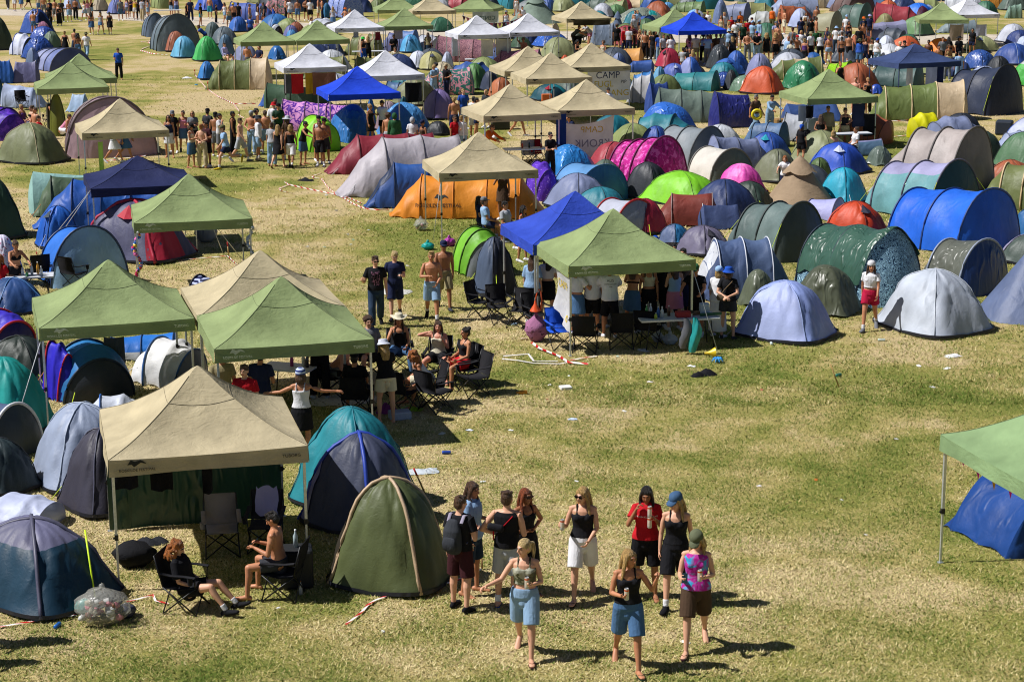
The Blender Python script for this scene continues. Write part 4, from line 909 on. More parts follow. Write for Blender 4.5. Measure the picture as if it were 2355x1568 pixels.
# ------------------------------------------------------------------ people
def nrm(v): v=Vector(v); return v.normalized()
POSES={}
def pose(name,legs=((4,5,4),(-3,5,5)),arms=None,lean=0,head=(0,0),sit=0,twist=0,side=0):
    """legs: (hip flex, knee flex, abduct) left,right ; arms: ((out,fwd,up) upper,(…) fore, curl) left,right"""
    h=((.16,.02,-1),(.05,.22,-1),28)
    a=arms or (h,h); POSES[name]=dict(legs=legs,arms=tuple(x or h for x in a),lean=lean,head=head,sit=sit,twist=twist,side=side)
HANG=((.17,.0,-1),(.06,.2,-1),28); BACKA=((.14,-.38,-1),(.04,-.05,-1),28); FWDA=((.12,.36,-1),(.0,.62,-.8),30)
CANA=((.22,.02,-1),(-.45,.9,.12),62); CANUP=((.25,.25,-1),(-.5,.65,.75),62); PHONE=((.12,.2,-1),(-.35,.9,.28),50); HIP=((.62,-.25,-.85),(-.72,.45,-.35),40)
MOUTH=((.35,.55,-.75),(-.5,.0,1.0),48); POINT=((.5,.35,-.8),(.15,.6,.8),55); CROSS=((.15,.3,-1),(-.95,.5,.12),40); LAP=((.18,.25,-1),(-.25,.9,-.35),35)
OUT=((1,.15,-.25),(1,.3,-.02),15); REACH=((.3,.75,-.65),(-.1,.9,-.35),30); BRACE=((.25,-.1,-1),(.15,.7,-.5),25); BACKH=((.3,-.35,-1),(-.8,-.5,-.3),30)
W1=((22,8,2),(-17,24,2)); W2=((-17,24,2),(22,8,2)); ST=((3,4,5),(-3,6,6)); ST2=((8,14,6),(-2,2,3)); SIT=((86,82,9),(84,80,10)); SITX=((92,78,6),(80,40,5)); RUN=((35,30,2),(-28,62,2))
pose('stand',ST); pose('stand2',ST2,(HANG,CANA),head=(18,-6)); pose('standcan',ST,(CANA,HANG),head=(-15,-5)); pose('hips',ST2,(HIP,HANG),head=(12,0)); pose('cross',ST,(CROSS,CROSS),head=(-10,-4))
pose('phone',ST,(HANG,PHONE),head=(-6,-24)); pose('walk',W1,(BACKA,FWDA)); pose('walk2',W2,(FWDA,BACKA),head=(12,-4)); pose('walkcan',W1,(BACKA,CANA),head=(-18,-6)); pose('drink',ST2,(HANG,MOUTH),head=(4,8))
pose('talk',ST,(CANA,POINT),head=(-25,0)); pose('reach',ST2,(REACH,REACH),lean=14,head=(0,-16)); pose('backhands',ST,(BACKH,BACKH)); pose('bend',((18,6,4),(10,6,5)),(REACH,REACH),lean=45,head=(0,-10))
pose('sit',SIT,(LAP,LAP),lean=-8,sit=1); pose('sitcan',SIT,(LAP,CANA),lean=-10,sit=1,head=(20,0)); pose('sitlean',SIT,(BRACE,BRACE),lean=38,sit=1,head=(0,-15)); pose('sitmouth',SIT,(LAP,MOUTH),lean=2,sit=1); pose('run',RUN,(FWDA,BACKA),lean=8)
pose('sitphone',SIT,(PHONE,PHONE),lean=6,sit=1,head=(0,-30)); pose('handsup',ST,(OUT,OUT)); pose('wave',ST2,(HANG,((.6,.1,.75),(-.1,.2,1),10)))
KM=dict(hw=.088,th=.43,sh=.42,an=.085,sp=.50,shw=.185,ua=.285,fa=.25,hd=.150,neck=.06)
KF=dict(hw=.088,th=.425,sh=.405,an=.08,sp=.475,shw=.160,ua=.265,fa=.235,hd=.142,neck=.05)
TOR={'m':[(-.09,.115,.085),(-.03,.165,.112),(.05,.163,.112),(.13,.150,.102),(.21,.148,.098),(.30,.166,.110),(.38,.180,.114),(.44,.176,.102),(.485,.130,.082),(.515,.066,.062)],
     'f':[(-.09,.125,.095),(-.03,.178,.122),(.05,.165,.112),(.12,.136,.095),(.18,.125,.088),(.27,.140,.098),(.34,.150,.104),(.40,.152,.094),(.445,.115,.074),(.48,.052,.054)]}
def skeleton(ps,sx):
    P=POSES[ps]; K=KM if sx=='m' else KF; J={}
    ln=R(P['lean']); Z=Vector((0,-math.sin(ln),math.cos(ln))); X=Vector((1,0,0)); Fw=Vector((0,-math.cos(ln),-math.sin(ln)))
    Xs=(Matrix.Rotation(R(P['twist']),3,'Z')@X)
    J['P']=Vector((0,0,0)); J['Z']=Z; J['Xs']=Xs; J['F']=Fw
    low=9
    for s,k,(fl,kn,ab) in ((1,'L',P['legs'][0]),(-1,'R',P['legs'][1])):
        hp=X*s*K['hw']+Vector((0,0,-.02)); f,a=R(fl),R(ab)
        d1=Vector((s*math.sin(a)*(1 if fl<60 else 2.2),-math.sin(f),-math.cos(f))).normalized(); f2=f-R(kn); d2=Vector((s*math.sin(a)*.35,-math.sin(f2),-math.cos(f2))).normalized()
        kn_=hp+d1*K['th']; an=kn_+d2*K['sh']; pit=max(0,-f2)*.9 if f2<0 else -f2*.5
        ft=Vector((s*.16,-math.cos(pit),-math.sin(pit))).normalized()
        J['hip'+k],J['kne'+k],J['ank'+k],J['ft'+k]=hp,kn_,an,ft
        low=min(low,an.z-K['an'],an.z-K['an']*.5+ft.z*.2)
    base=J['P']+Z*K['sp']
    for s,k,(u,fo,cu) in ((1,'L',P['arms'][0]),(-1,'R',P['arms'][1])):
        sh=base+Xs*s*K['shw']-Z*.055; U=Vector((s*u[0],-u[1],u[2])).normalized(); V=Vector((s*fo[0],-fo[1],fo[2])).normalized()
        J['sho'+k]=sh; J['elb'+k]=sh+U*K['ua']; J['wri'+k]=J['elb'+k]+V*K['fa']; J['cu'+k]=cu; J['fd'+k]=V
    hy,hp=P['head']; J['HM']=Matrix.Rotation(R(hy),3,'Z')@Matrix.Rotation(-R(hp),3,'X')
    J['N']=base; J['H']=base+Z*.05+Vector((0,-.015,K['hd']-.04))+J['HM']@Vector((0,-.012,0))
    J['low']=low; J['sx']=sx; J['sit']=P['sit']
    return J
def hand_frame(J,k):
    s=1 if k=='L' else -1; d=J['fd'+k]; f=Vector((0,-1,.35)); t=f-d*f.dot(d)
    if t.length<.35: t=Vector((0,0,1))-d*d.z
    t.normalize(); n=d.cross(t)
    if n.dot(Vector((-s,0,-.2)))<0: n=-n
    return d,t,n
def hand(mb,J,k,fat=1.0):
    w=J['wri'+k]; d,t,n=hand_frame(J,k); cu=J['cu'+k]
    mb.loft([w-d*.01,w+d*.035,w+d*.088],[(.026,.02),(.038,.017),(.040,.014)],xd=t,n=10)
    for i,(o,l) in enumerate(((.030,.068),(.010,.078),(-.010,.072),(-.030,.056))):
        b=w+d*.088+t*o; c1,c2=R(cu*(.8+.12*i)),R(cu*1.15+4*i); m1=b+(d*math.cos(c1)+n*math.sin(c1))*l*.52; e=m1+(d*math.cos(c1+c2)+n*math.sin(c1+c2))*l*.5
        mb.loft([b-d*.012,m1,e],[.0096*fat,.0088*fat,.0078*fat],xd=t,n=8)
    b=w+d*.028+t*.032; m1=b+(d*.62+t*.62+n*.35).normalized()*.036; e=m1+(d*.8+t*.15+n*.5).normalized()*.034
    mb.loft([b-t*.012,m1,e],[.0125*fat,.0105*fat,.009*fat],xd=n,n=8)
def grip(J,k): 
    d,t,n=hand_frame(J,k); return J['wri'+k]+d*.085+n*.045
def torso(J,a,b,off=0,offd=None,mb=None,n=20,flare=0,ends='flat'):
    T_=TOR[J['sx']]; z=[q[0] for q in T_]; pts=[];rad=[]
    zs=sorted(set([a]+[q for q in z if a<q<b]+[b])); offd=off if offd is None else offd
    for q in zs:
        rx=float(np.interp(q,z,[c[1] for c in T_])); ry=float(np.interp(q,z,[c[2] for c in T_])); fl=flare*(1-(q-a)/(b-a))
        pts.append(J['P']+J['Z']*q+J['F']*(.012 if .2<q<.42 else 0)); rad.append((rx+off+fl,ry+offd+fl))
    mb.loft(pts,rad,xd=J['Xs'],n=n,ends=ends)
LEG={'m':(.086,.058,.056,.036),'f':(.090,.055,.052,.032)}
def body_mb(J,hi):
    sx=J['sx']; mb=MB(); torso(J,-.09,.515 if sx=='m' else .48,0,mb=mb,ends='round'); t1,kn,cf,an=LEG[sx]
    ar=(.049,.040,.037,.026) if sx=='m' else (.041,.034,.032,.0225)
    for k in 'LR':
        h,n_,a=J['hip'+k],J['kne'+k],J['ank'+k]; mb.loft([h+(h-n_)*.06,h.lerp(n_,.4),n_],[t1,t1*.86,kn],n=14)
        mb.loft([n_,n_.lerp(a,.3)+Vector((0,.012,0)),n_.lerp(a,.7),a],[kn*.97,cf*1.02,an*1.15,an],n=12)
        f=J['ft'+k]; mb.loft([a+f*-.045-Vector((0,0,.045)),a+f*.03-Vector((0,0,.045)),a+f*.13-Vector((0,0,.058)),a+f*.19-Vector((0,0,.062))],[(.033,.034),(.037,.038),(.043,.026),(.036,.017)],xd=(1,0,0),n=12)
        mb.loft([a,a-Vector((0,0,.04))],[an,an*1.1],n=10)
        s,e,w=J['sho'+k],J['elb'+k],J['wri'+k]; d=J['N']-s
        mb.loft([J['N']-J['Z']*.075+ (s-J['N'])*.35, s+d*.05, s.lerp(e,.35),e],[(ar[0]*1.05),ar[0]*1.12,ar[0],ar[1]],n=12); mb.loft([e,e.lerp(w,.3),w],[ar[1]*.95,ar[2],ar[3]],n=12); hand(mb,J,k,1.0 if hi else 1.35)
        mb.loft([J['N']-J['Z']*.01,s+J['Z']*.01],[.045,.04],n=10)
    if sx=='f':
        for s in (-1,1): mb.ell(J['P']+J['Z']*.315+J['Xs']*s*.066+J['F']*.075,(.058,.05,.055),n=12)
    M=J['HM']; H=J['H']; C=lambda x,y,z:H+M@Vector((x,y,z))
    mb.loft([J['N']-J['Z']*.04,J['N'].lerp(H,.5)+Vector((0,.008,0)),C(0,.012,-.05)],[.056 if sx=='m' else .046,.052 if sx=='m' else .043,.05 if sx=='m' else .043],n=12)
    mb.ell(C(0,.012,.02),(.076,.094,.100),M,16); mb.loft([C(0,-.018,-.01),C(0,-.032,-.06),C(0,-.040,-.088)],[(.066,.066),(.056,.055),(.034,.036)],xd=M@Vector((1,0,0)),n=12)
    mb.loft([C(0,-.088,.012),C(0,-.106,-.022)],[.010,.0155],n=8); mb.ell(C(0,-.082,.028),(.05,.014,.012),M,8)
    for s in (-1,1): mb.ell(C(s*.077,.012,-.008),(.012,.02,.032),M,8)
    return mb
def face_slots(me,J):
    """eyes, brows and lips as their own material on the one body mesh"""
    M=np.array(J['HM']); H=np.array(J['H']); n=len(me.polygons); c=np.empty(n*3); me.polygons.foreach_get('center',c); L=(c.reshape(-1,3)-H)@M
    ms=np.zeros(n,dtype=np.int32); fr=L[:,1]<-.045
    eye=fr&(np.abs(np.abs(L[:,0])-.031)<.014)&(np.abs(L[:,2]-.010)<.0065); brow=fr&(np.abs(np.abs(L[:,0])-.032)<.018)&(np.abs(L[:,2]-.031)<.0048); lip=fr&(np.abs(L[:,0])<.024)&(np.abs(L[:,2]+.056)<.0075)
    ms[eye|brow]=1; ms[lip]=2; me.polygons.foreach_set('material_index',ms)
PC={}
VOX={'hi':.0068,'mid':.0105,'lo':.016}
def skel(ps,sx):
    k=('J',ps,sx)
    if k not in PC: PC[k]=skeleton(ps,sx)
    return PC[k]
def body(ps,sx,q):
    k=('body',ps,sx,q)
    if k not in PC:
        J=skel(ps,sx); me=remesh(body_mb(J,q=='hi'),VOX[q],3 if q!='hi' else 4); me.name='body'
        for _ in range(3): me.materials.append(None)
        face_slots(me,J); PC[k]=me
    return PC[k]
def legpart(mb,J,f0,f1,off,flare=0,ks='LR'):
    t1,kn,cf,an=LEG[J['sx']]
    for k in ks:
        h,n_,a=J['hip'+k],J['kne'+k],J['ank'+k]; T0=[(0,h,t1),(.4*.5,h.lerp(n_,.4),t1*.86),(.5,n_,kn),(.65,n_.lerp(a,.3)+Vector((0,.012,0)),cf*1.02),(.85,n_.lerp(a,.7),an*1.2),(1,a,an)]
        us=sorted(set([f0]+[q[0] for q in T0 if f0<q[0]<f1]+[f1])); pts=[];rad=[]
        for u in us:
            for A,B in zip(T0,T0[1:]):
                if A[0]<=u<=B[0]+1e-9: w=(u-A[0])/(B[0]-A[0]); pts.append(A[1].lerp(B[1],w)); rad.append(A[2]+(B[2]-A[2])*w+off+flare*(u-f0)/(f1-f0)); break
        mb.loft(pts,rad,n=14,ends='flat')
def armpart(mb,J,f1,off,ks='LR'):
    ar=(.049,.040,.037,.026) if J['sx']=='m' else (.041,.034,.032,.0225)
    for k in ks:
        s,e,w=J['sho'+k],J['elb'+k],J['wri'+k]; d=J['N']-s; pts=[J['N']-J['Z']*.075+(s-J['N'])*.3,s+d*.05]; rad=[ar[0]*1.1+off,ar[0]*1.15+off]
        if f1<=.5: pts.append(s.lerp(e,f1*2)); rad.append(ar[0]+off*1.35)
        else: pts+=[e,e.lerp(w,(f1-.5)*2)]; rad+=[ar[1]+off,ar[2]*.95+off]
        mb.loft(pts,rad,n=14,ends='flat')
        mb.loft([J['N']-J['Z']*.012,s+J['Z']*.012],[.047+off*.6,.044+off*.6],n=10)
def strapring(mb,J,x,z0,r=.011):
    X,Z,Fw,P=J['Xs'],J['Z'],J['F'],J['P']; top=.535 if J['sx']=='m' else .497; d=.10 if J['sx']=='m' else .088
    for s in (-1,1): mb.tube([P+Z*z0+X*s*x+Fw*(d+.022),P+Z*(top-.075)+X*s*x*1.02+Fw*(d*.86),P+Z*(top-.022)+X*s*x*1.03+Fw*.045,P+Z*top+X*s*x*1.03,P+Z*(top-.022)+X*s*x*1.03-Fw*.05,P+Z*(top-.085)+X*s*x*1.02-Fw*(d*.95),P+Z*z0+X*s*x-Fw*(d+.005)],r,6)
def garment(ps,sx,kind,q,side='LR'):
    k=('g',ps,sx,kind,q,side)
    if k in PC: return PC[k]
    J=skel(ps,sx); mb=MB(); v=VOX[q]*1.25; f=sx=='f'; nt_=.505 if not f else .472
    def bust(o):
        if f:
            for s in (-1,1): mb.ell(J['P']+J['Z']*.315+J['Xs']*s*.066+J['F']*.077,(.058+o,.05+o,.055+o),n=12)
    if kind=='tee': torso(J,-.02,nt_,.018,.02,mb,flare=.012); armpart(mb,J,.30,.017); bust(.013)
    elif kind=='oversize': torso(J,-.08,nt_,.03,.035,mb,flare=.015); armpart(mb,J,.42,.026); bust(.015)
    elif kind=='croptee': torso(J,.14,nt_,.018,.02,mb,flare=.014); armpart(mb,J,.28,.017); bust(.013)
    elif kind=='long': torso(J,-.03,nt_,.022,.026,mb,flare=.01); armpart(mb,J,.97,.014); bust(.013)
    elif kind=='tank': torso(J,-.02 if not f else .03,.40 if not f else .362,.016,.018,mb); bust(.015); strapring(mb,J,.085 if not f else .075,.36 if not f else .33,.022 if not f else .015)
    elif kind=='muscle':
        torso(J,-.03,nt_-.02,.014,.017,mb,flare=.012); bust(.01)
    elif kind=='crop': torso(J,.14,.362,.015,.017,mb); bust(.015); strapring(mb,J,.075,.33,.014)
    elif kind=='bikini': 
        torso(J,.255,.297,.012,.013,mb); bust(.012); strapring(mb,J,.062,.34,.013)
    elif kind=='strapless': torso(J,.10,.355,.015,.017,mb); bust(.015)
    elif kind=='belt': torso(J,.055,.088,.032,.036,mb)
    elif kind in('shorts','longshorts','miniskirt','skirt','dress','pants','maxi','hot'):
        if kind=='dress': torso(J,.0,.362,.016,.018,mb); bust(.015); strapring(mb,J,.075,.33,.014)
        wt=.085 if f else .06
        torso(J,-.085,wt,.014,.016,mb); mb.ell(J['P']-Vector((0,.004,.105)),(.105,.128,.115),n=14)
        if kind=='shorts': legpart(mb,J,.0,.30,.020,.022)
        elif kind=='hot': legpart(mb,J,.0,.17,.012,.012)
        elif kind=='longshorts': legpart(mb,J,.0,.47,.020,.030)
        elif kind=='pants': legpart(mb,J,.0,.985,.020,.022)
        else:
            e={'miniskirt':.22,'skirt':.42,'dress':.38,'maxi':.9}[kind]
            if J['sit']: legpart(mb,J,.0,min(e,.47),.02,.02)
            else:
                kl=(J['kneL']+J['kneR'])/2; hp=(J['hipL']+J['hipR'])/2; al=(J['ankL']+J['ankR'])/2
                en=hp.lerp(kl,e*2) if e<=.5 else kl.lerp(al,(e-.5)*2); sp=abs(J['kneL'].y-J['kneR'].y)*min(1,e*2)
                mb.loft([J['P']+J['Z']*.07,J['P']-Vector((0,0,.03)),hp.lerp(en,.5),en],[(.15,.115),(.20,.145),(.205,.145+sp*.3),(.225,.155+sp*.5)],n=20,ends='flat')
    elif kind=='sneakers' or kind=='boots':
        for s in side:
            a,ft=J['ank'+s],J['ft'+s]; mb.loft([a+ft*-.055-Vector((0,0,.045)),a+ft*.03-Vector((0,0,.045)),a+ft*.13-Vector((0,0,.056)),a+ft*.205-Vector((0,0,.060))],[(.040,.042),(.044,.048),(.050,.036),(.042,.026)],n=12)
            mb.loft([a+(J['kne'+s]-a)*(.02 if kind=='sneakers' else .25),a-Vector((0,0,.045))],[.046,.046],n=12,ends='flat')
    elif kind=='sandals':
        for s in side:
            a,ft=J['ank'+s],J['ft'+s]; zb=Vector((0,0,-.082)); mb.loft([a+ft*-.06+zb,a+ft*.05+zb,a+ft*.14+zb,a+ft*.21+zb],[(.036,.009),(.038,.009),(.048,.009),(.03,.009)],n=12)
            mb.tube([a+ft*.10+Vector((-.045,0,-.075)),a+ft*.11+Vector((-.03,0,-.035)),a+ft*.155+Vector((0,0,-.04)),a+ft*.11+Vector((.03,0,-.035)),a+ft*.10+Vector((.045,0,-.075))],.008,6)
    elif kind=='socks': legpart(mb,J,.88,1.0,.007,0,ks=side)
    me=remesh(mb,v,2 if kind not in('sandals',) else 0); me.name=kind; me.materials.append(None); PC[k]=me; return me
def hair(ps,sx,style,q):
    k=('h',ps,sx,style,q)
    if k in PC: return PC[k]
    J=skel(ps,sx); M=J['HM']; H=J['H']; C=lambda x,y,z:H+M@Vector((x,y,z)); mb=MB(); rnd=random.Random(style+ps)
    X=M@Vector((1,0,0))
    if style!='hatlong': mb.ell(C(0,.020,.038),(.084,.099,.093),M,16)
    mb.ell(C(0,.045,-.005),(.080,.072,.085),M,14)
    if style in('short',):
        for i in range(26): a=rnd.uniform(0,2*PI); r=rnd.uniform(.02,.075); mb.ell(C(r*math.cos(a),.015+r*math.sin(a),.105+rnd.uniform(-.02,.012)),(.022,.026,.018),M,6)
    if style in('long','hatlong'):
        bk=[C(0,.06,.03),C(0,.088,-.08)]; tail=J['N']-J['F']*.105-J['Z']*.13; mb.loft(bk+[C(0,.095,-.16),tail],[(.084,.05),(.092,.048),(.10,.042),(.07,.022)],xd=X,n=14)
        for s in (-1,1):
            e=J['N']+J['Xs']*s*.10+J['F']*.095-J['Z']*.13; mb.loft([C(s*.060,-.03,.065),C(s*.083,-.01,-.01),C(s*.088,-.0,-.10),e],[(.020,.03),(.020,.036),(.026,.032),(.016,.016)],xd=X,n=10)
    elif style=='bob':
        mb.loft([C(0,.05,.03),C(0,.075,-.07),C(0,.07,-.13)],[(.086,.05),(.09,.05),(.075,.04)],xd=X,n=14)
        for s in (-1,1): mb.loft([C(s*.07,-.02,.05),C(s*.085,.0,-.03),C(s*.078,.0,-.11)],[(.018,.03),(.022,.036),(.016,.03)],xd=X,n=10)
    elif style=='ponytail': mb.loft([C(0,.105,.04),C(0,.16,.02),C(.01,.165,-.07),C(.015,.15,-.19)],[.028,.034,.032,.012],xd=X,n=10)
    elif style=='bun': mb.ell(C(0,.10,.085),(.046,.046,.044),M,10)
    elif style=='topbun': mb.ell(C(0,.05,.14),(.046,.046,.044),M,10)
    elif style=='curly':
        for i in range(70):
            a=rnd.uniform(0,2*PI); b=rnd.uniform(-.5,1.3); rr=.105; p=(rr*math.cos(a)*math.cos(b),.035+rr*math.sin(a)*math.cos(b),.03+.105*math.sin(b))
            if p[1]<-.055 and p[2]<.075: continue
            mb.ell(C(*p),(.028,.028,.028),M,6)
    elif style=='curlylong':
        for i in range(110):
            a=rnd.uniform(-.5,PI+.5); z=rnd.uniform(-.22,.10); rr=.095+.03*(z<0); mb.ell(C(rr*math.cos(a),.02+rr*math.sin(a)*.95,z),(.03,.03,.034),M,6)
    me=remesh(mb,VOX[q]*1.3,2); me.name='hair'; me.materials.append(None); PC[k]=me; return me
def hat(ps,sx,style):
    k=('hat',ps,sx,style)
    if k in PC: return PC[k]
    J=skel(ps,sx); M=J['HM']; H=J['H']; mb=MB(); c=H+M@Vector((0,.014,.055)); M4=M@Matrix.Diagonal((1,1.14,1))
    if style=='cap':
        mb.lathe([(.090,-.005),(.092,.03),(.078,.068),(.045,.090),(.0,.096)],18,c,M4); mb.add([c+M@Vector((x,y,z)) for x,y,z in ((-.07,-.085,.004),(-.062,-.15,-.012),(-.03,-.178,-.016),(.03,-.178,-.016),(.062,-.15,-.012),(.07,-.085,.004),(-.07,-.085,-.008),(-.062,-.15,-.022),(-.03,-.178,-.026),(.03,-.178,-.026),(.062,-.15,-.022),(.07,-.085,-.008))],[(0,1,2,3,4,5),(11,10,9,8,7,6),(1,7,8,2),(2,8,9,3),(3,9,10,4),(0,6,7,1),(4,10,11,5)])
    elif style=='bucket': mb.lathe([(.145,-.035),(.140,-.033),(.095,.012),(.090,.055),(.080,.075),(.0,.078)],18,c,M4)
    elif style=='sunhat': mb.lathe([(.20,-.012),(.195,-.006),(.10,.008),(.094,.06),(.07,.092),(.0,.096)],20,c,M4)
    elif style=='cowboy':
        rows=[]
        for r,z in [(.19,0),(.185,.006),(.10,.006),(.092,.07),(.075,.105),(.03,.092),(.0,.09)]:
            rows.append([c+M@Vector((r*math.cos(2*PI*j/24),1.15*r*math.sin(2*PI*j/24),z+(.055*math.cos(2*PI*j/24)**2 if r>.15 else 0))) for j in range(24)])
        mb.grid(rows,0,True)
    elif style=='beanie': mb.lathe([(.095,-.02),(.098,.02),(.085,.07),(.05,.098),(.0,.106)],18,c,M4)
    elif style=='hood': mb.ell(H+M@Vector((0,.03,.01)),(.105,.115,.135),M,14)
    elif style=='scarf': mb.lathe([(.093,-.01),(.096,.02),(.082,.066),(.045,.09),(.0,.094)],18,c,M4); mb.loft([c+M@Vector((0,.09,0)),c+M@Vector((0,.13,-.08))],[(.05,.02),(.02,.01)],n=8)
    me=mb.mesh(style,[]); me.materials.append(None); PC[k]=me; return me
def glasses(ps,sx):
    k=('gl',ps,sx)
    if k in PC: return PC[k]
    J=skel(ps,sx); M=J['HM']; H=J['H']; mb=MB()
    for s in (-1,1):
        mb.box(H+M@Vector((s*.034,-.098,.010)),(.052,.008,.034),rot=M); mb.box(H+M@Vector((s*.074,-.045,.014)),(.006,.11,.008),rot=M)
    mb.box(H+M@Vector((0,-.10,.016)),(.02,.006,.008),rot=M); me=mb.mesh('sunglasses',[plain('#0c0c10',.15,0,'dark_lens')],False); PC[k]=me; return me
CN={'black':'#15151a','white':'#d9d9dd','red':'#b01420','navy':'#1c2444','blue':'#2a50a4','denim':'#4a6c94','dark denim':'#26384f','light denim':'#86a4c2','khaki':'#8f8462','beige':'#b8a888','grey':'#6f7278','dark grey':'#34363c','light grey':'#a8abb2','green':'#2c5a38','dark green':'#1f3a2a','olive':'#5a5a3c','brown':'#4c3a2c','maroon':'#3c1a20','pink':'#c8809a','purple':'#5c3c7c','yellow':'#d0b428','orange':'#d0601c','cream':'#cfc8b0','crimson':'#a8143a','light blue':'#90b0d4','turquoise':'#2c8ca0','striped':'#7888a0','royal blue':'#1c4cac','lavender':'#a0a0cc'}
HC={'blond':'#b8945a','light blond':'#d0b47c','brown':'#553a26','dark':'#1e1612','red':'#8a4420','ginger':'#a8622a','grey':'#8a8680'}
SK={'fair':'#d2a184','tan':'#b8805e','bronze':'#9a6848','pink':'#d0937c','deep':'#6a4430'}
CLW={'tee':'T-shirt','oversize':'loose T-shirt','croptee':'cropped T-shirt','long':'long sleeved top','tank':'tank top','muscle':'sleeveless shirt','crop':'crop top','bikini':'bikini top','strapless':'strapless top','shorts':'shorts','longshorts':'long shorts','hot':'short shorts','miniskirt':'mini skirt','skirt':'skirt','dress':'dress','pants':'trousers','maxi':'long skirt'}
PSW={'sit':'seated','sitcan':'seated','sitlean':'seated leaning forward','sitmouth':'seated','sitphone':'seated with a phone','walk':'walking','walk2':'walking','walkcan':'walking','bend':'bending over','run':'striding'}
LIP={}
def person(P,ps,sx,yaw,top,bot,hr='short',hc='brown',sk='tan',ht=None,hatc=None,shoe='sneakers',shc='white',h=None,q='lo',desc=None,label=None,sg=False,sock=None,where=True,kind=None):
    """P: point under the person. top / bot: 'colour garment' or None"""
    P=Vector(P); J=skel(ps,sx); base=1.78 if sx=='m' else 1.69; h=h or base; s=h/base
    def col(t):
        if isinstance(t,tuple): return t[1],t[0],t[2]
        if t=='bikini': t='black bikini'
        a,b=t.rsplit(' ',1); return b,fabric(CN[a],'cloth') if a!='striped' else fabric('#d8d8dc','stripes','#2c3c68'),a
    if desc is None:
        bits=[]
        hh={'short':'short','long':'long','bob':'bobbed','ponytail':'ponytailed','bun':'tied up','topbun':'tied up','curly':'curly','curlylong':'long curly','hatlong':'long'}.get(hr)
        top_=('shirtless' if sx=='m' else None) if not top else None
        d='person '+('' if not PSW.get(ps) else PSW[ps]+' ')
        if top: b,m,cn=col(top); bits.append(cn+' '+CLW[b])
        if bot: b,m,cn=col(bot); bits.append(cn+' '+CLW[b])
        d+=('shirtless ' if top_ else '')+('in ' if bits else '')+' and '.join(bits)
        if ht and hatc: d+=', '+hatc+' '+{'cap':'cap','bucket':'bucket hat','sunhat':'sun hat','cowboy':'cowboy hat','beanie':'beanie','hood':'hood','scarf':'headscarf'}[ht]
        elif hh and hr!='none': d+=', '+(hc if hr=='short' else hc)+' hair'
        desc=d.replace('  ',' ')
    g=thing('person',(P.x,P.y,P.z-J['low']*s),yaw if isinstance(yaw,float) else R(yaw),'person',desc,'people at the camp',s,label)
    sm=skinmat(SK[sk]); lp=skinmat({'fair':'#b06a62','tan':'#98564c','bronze':'#804838','pink':'#b0605a','deep':'#4c2c24'}[sk]); ey=plain('#2a1c16',.3,0,'eye')
    obj('body',body(ps,sx,q),g,[sm,ey,lp])
    for t in (bot,top):
        if t: k_,m,cn=col(t); obj({'tee':'shirt','oversize':'shirt','croptee':'shirt','long':'shirt','muscle':'shirt','tank':'tank_top','crop':'crop_top','bikini':'bikini_top','strapless':'strapless_top','longshorts':'shorts','hot':'shorts','miniskirt':'skirt','maxi':'skirt','pants':'trousers'}.get(k_,k_),garment(ps,sx,k_,q),g,[m])
    if hr!='none': obj('hair',hair(ps,sx,hr,q),g,[hairmat(HC[hc])])
    if ht: obj({'bucket':'bucket_hat','sunhat':'sun_hat','cowboy':'cowboy_hat','scarf':'headscarf'}.get(ht,ht),hat(ps,sx,ht),g,[fabric(CN.get(hatc,hatc if isinstance(hatc,str) and hatc.startswith('#') else '#888888'),'cloth') if hatc!='striped' else fabric('#b8c4d8','stripes','#2c3c78')])
    if shoe:
        m=fabric(CN[shc],'cloth')
        for sd in 'LR': obj({'sneakers':'sneaker','sandals':'sandal','boots':'boot'}[shoe],garment(ps,sx,shoe,q,sd),g,[m])
    if sock:
        for sd in 'LR': obj('sock',garment(ps,sx,'socks',q,sd),g,[fabric(CN[sock],'cloth')])
    if sg: obj('sunglasses',glasses(ps,sx),g)
    return g,J,s
def at_hand(g,J,s,k):
    p=grip(J,k)*s; return g.matrix_basis@(grip(J,k)) if False else Vector(g.location)+Matrix.Rotation(g.rotation_euler.z,3,'Z')@p
# ------------------------------------------------------------------ who stands where
def zo(sx,sy,sw,zw): k=.5885*sw/zw; sub(sx*.5885,sy*.5885,k)
def A(x,y,*a,**k): return person(atz(DX(x),DY(y)),*a,**k)
def Hd(x,y,ps,sx,*a,**k):
    h=k.get('h') or (1.79 if sx=='m' else 1.68); k['h']=h; p=atz(DX(x),DY(y),h+.0); p.z=0; return person(p,ps,sx,*a,**k)
def Se(x,y,ps,sx,yaw,*a,**k):
    p=atz(DX(x),DY(y),.48); p.z=0; return person(p,ps,sx,yaw,*a,**k)
OUTR=((.55,.3,-.85),(.85,.75,-.2),40); THUMB=((.55,.15,-.85),(.2,.55,.85),70); ACROSS=((.14,.2,-1),(-.42,.7,-.55),30); CANLOW=((.32,.05,-1),(.2,.85,.35),62)
pose('camogirl',W1,(CANA,OUTR),head=(-42,-4)); pose('thumbgirl',W1,(THUMB,CANA),head=(38,-2)); pose('phonegirl',W2,(CANA,((.2,.15,-1),(-.1,.95,.1),50)),head=(-14,-28))
pose('tallgirl',W2,(ACROSS,CANLOW),head=(-32,-8)); pose('redgirl',ST,(CANUP,MOUTH),head=(-6,-20)); pose('capgirl',W2,(BACKA,HANG),head=(-30,-16)); pose('backman',ST2,(HIP,CANA),head=(-10,0)); pose('packman',ST,(HANG,CANA),head=(-20,-8))
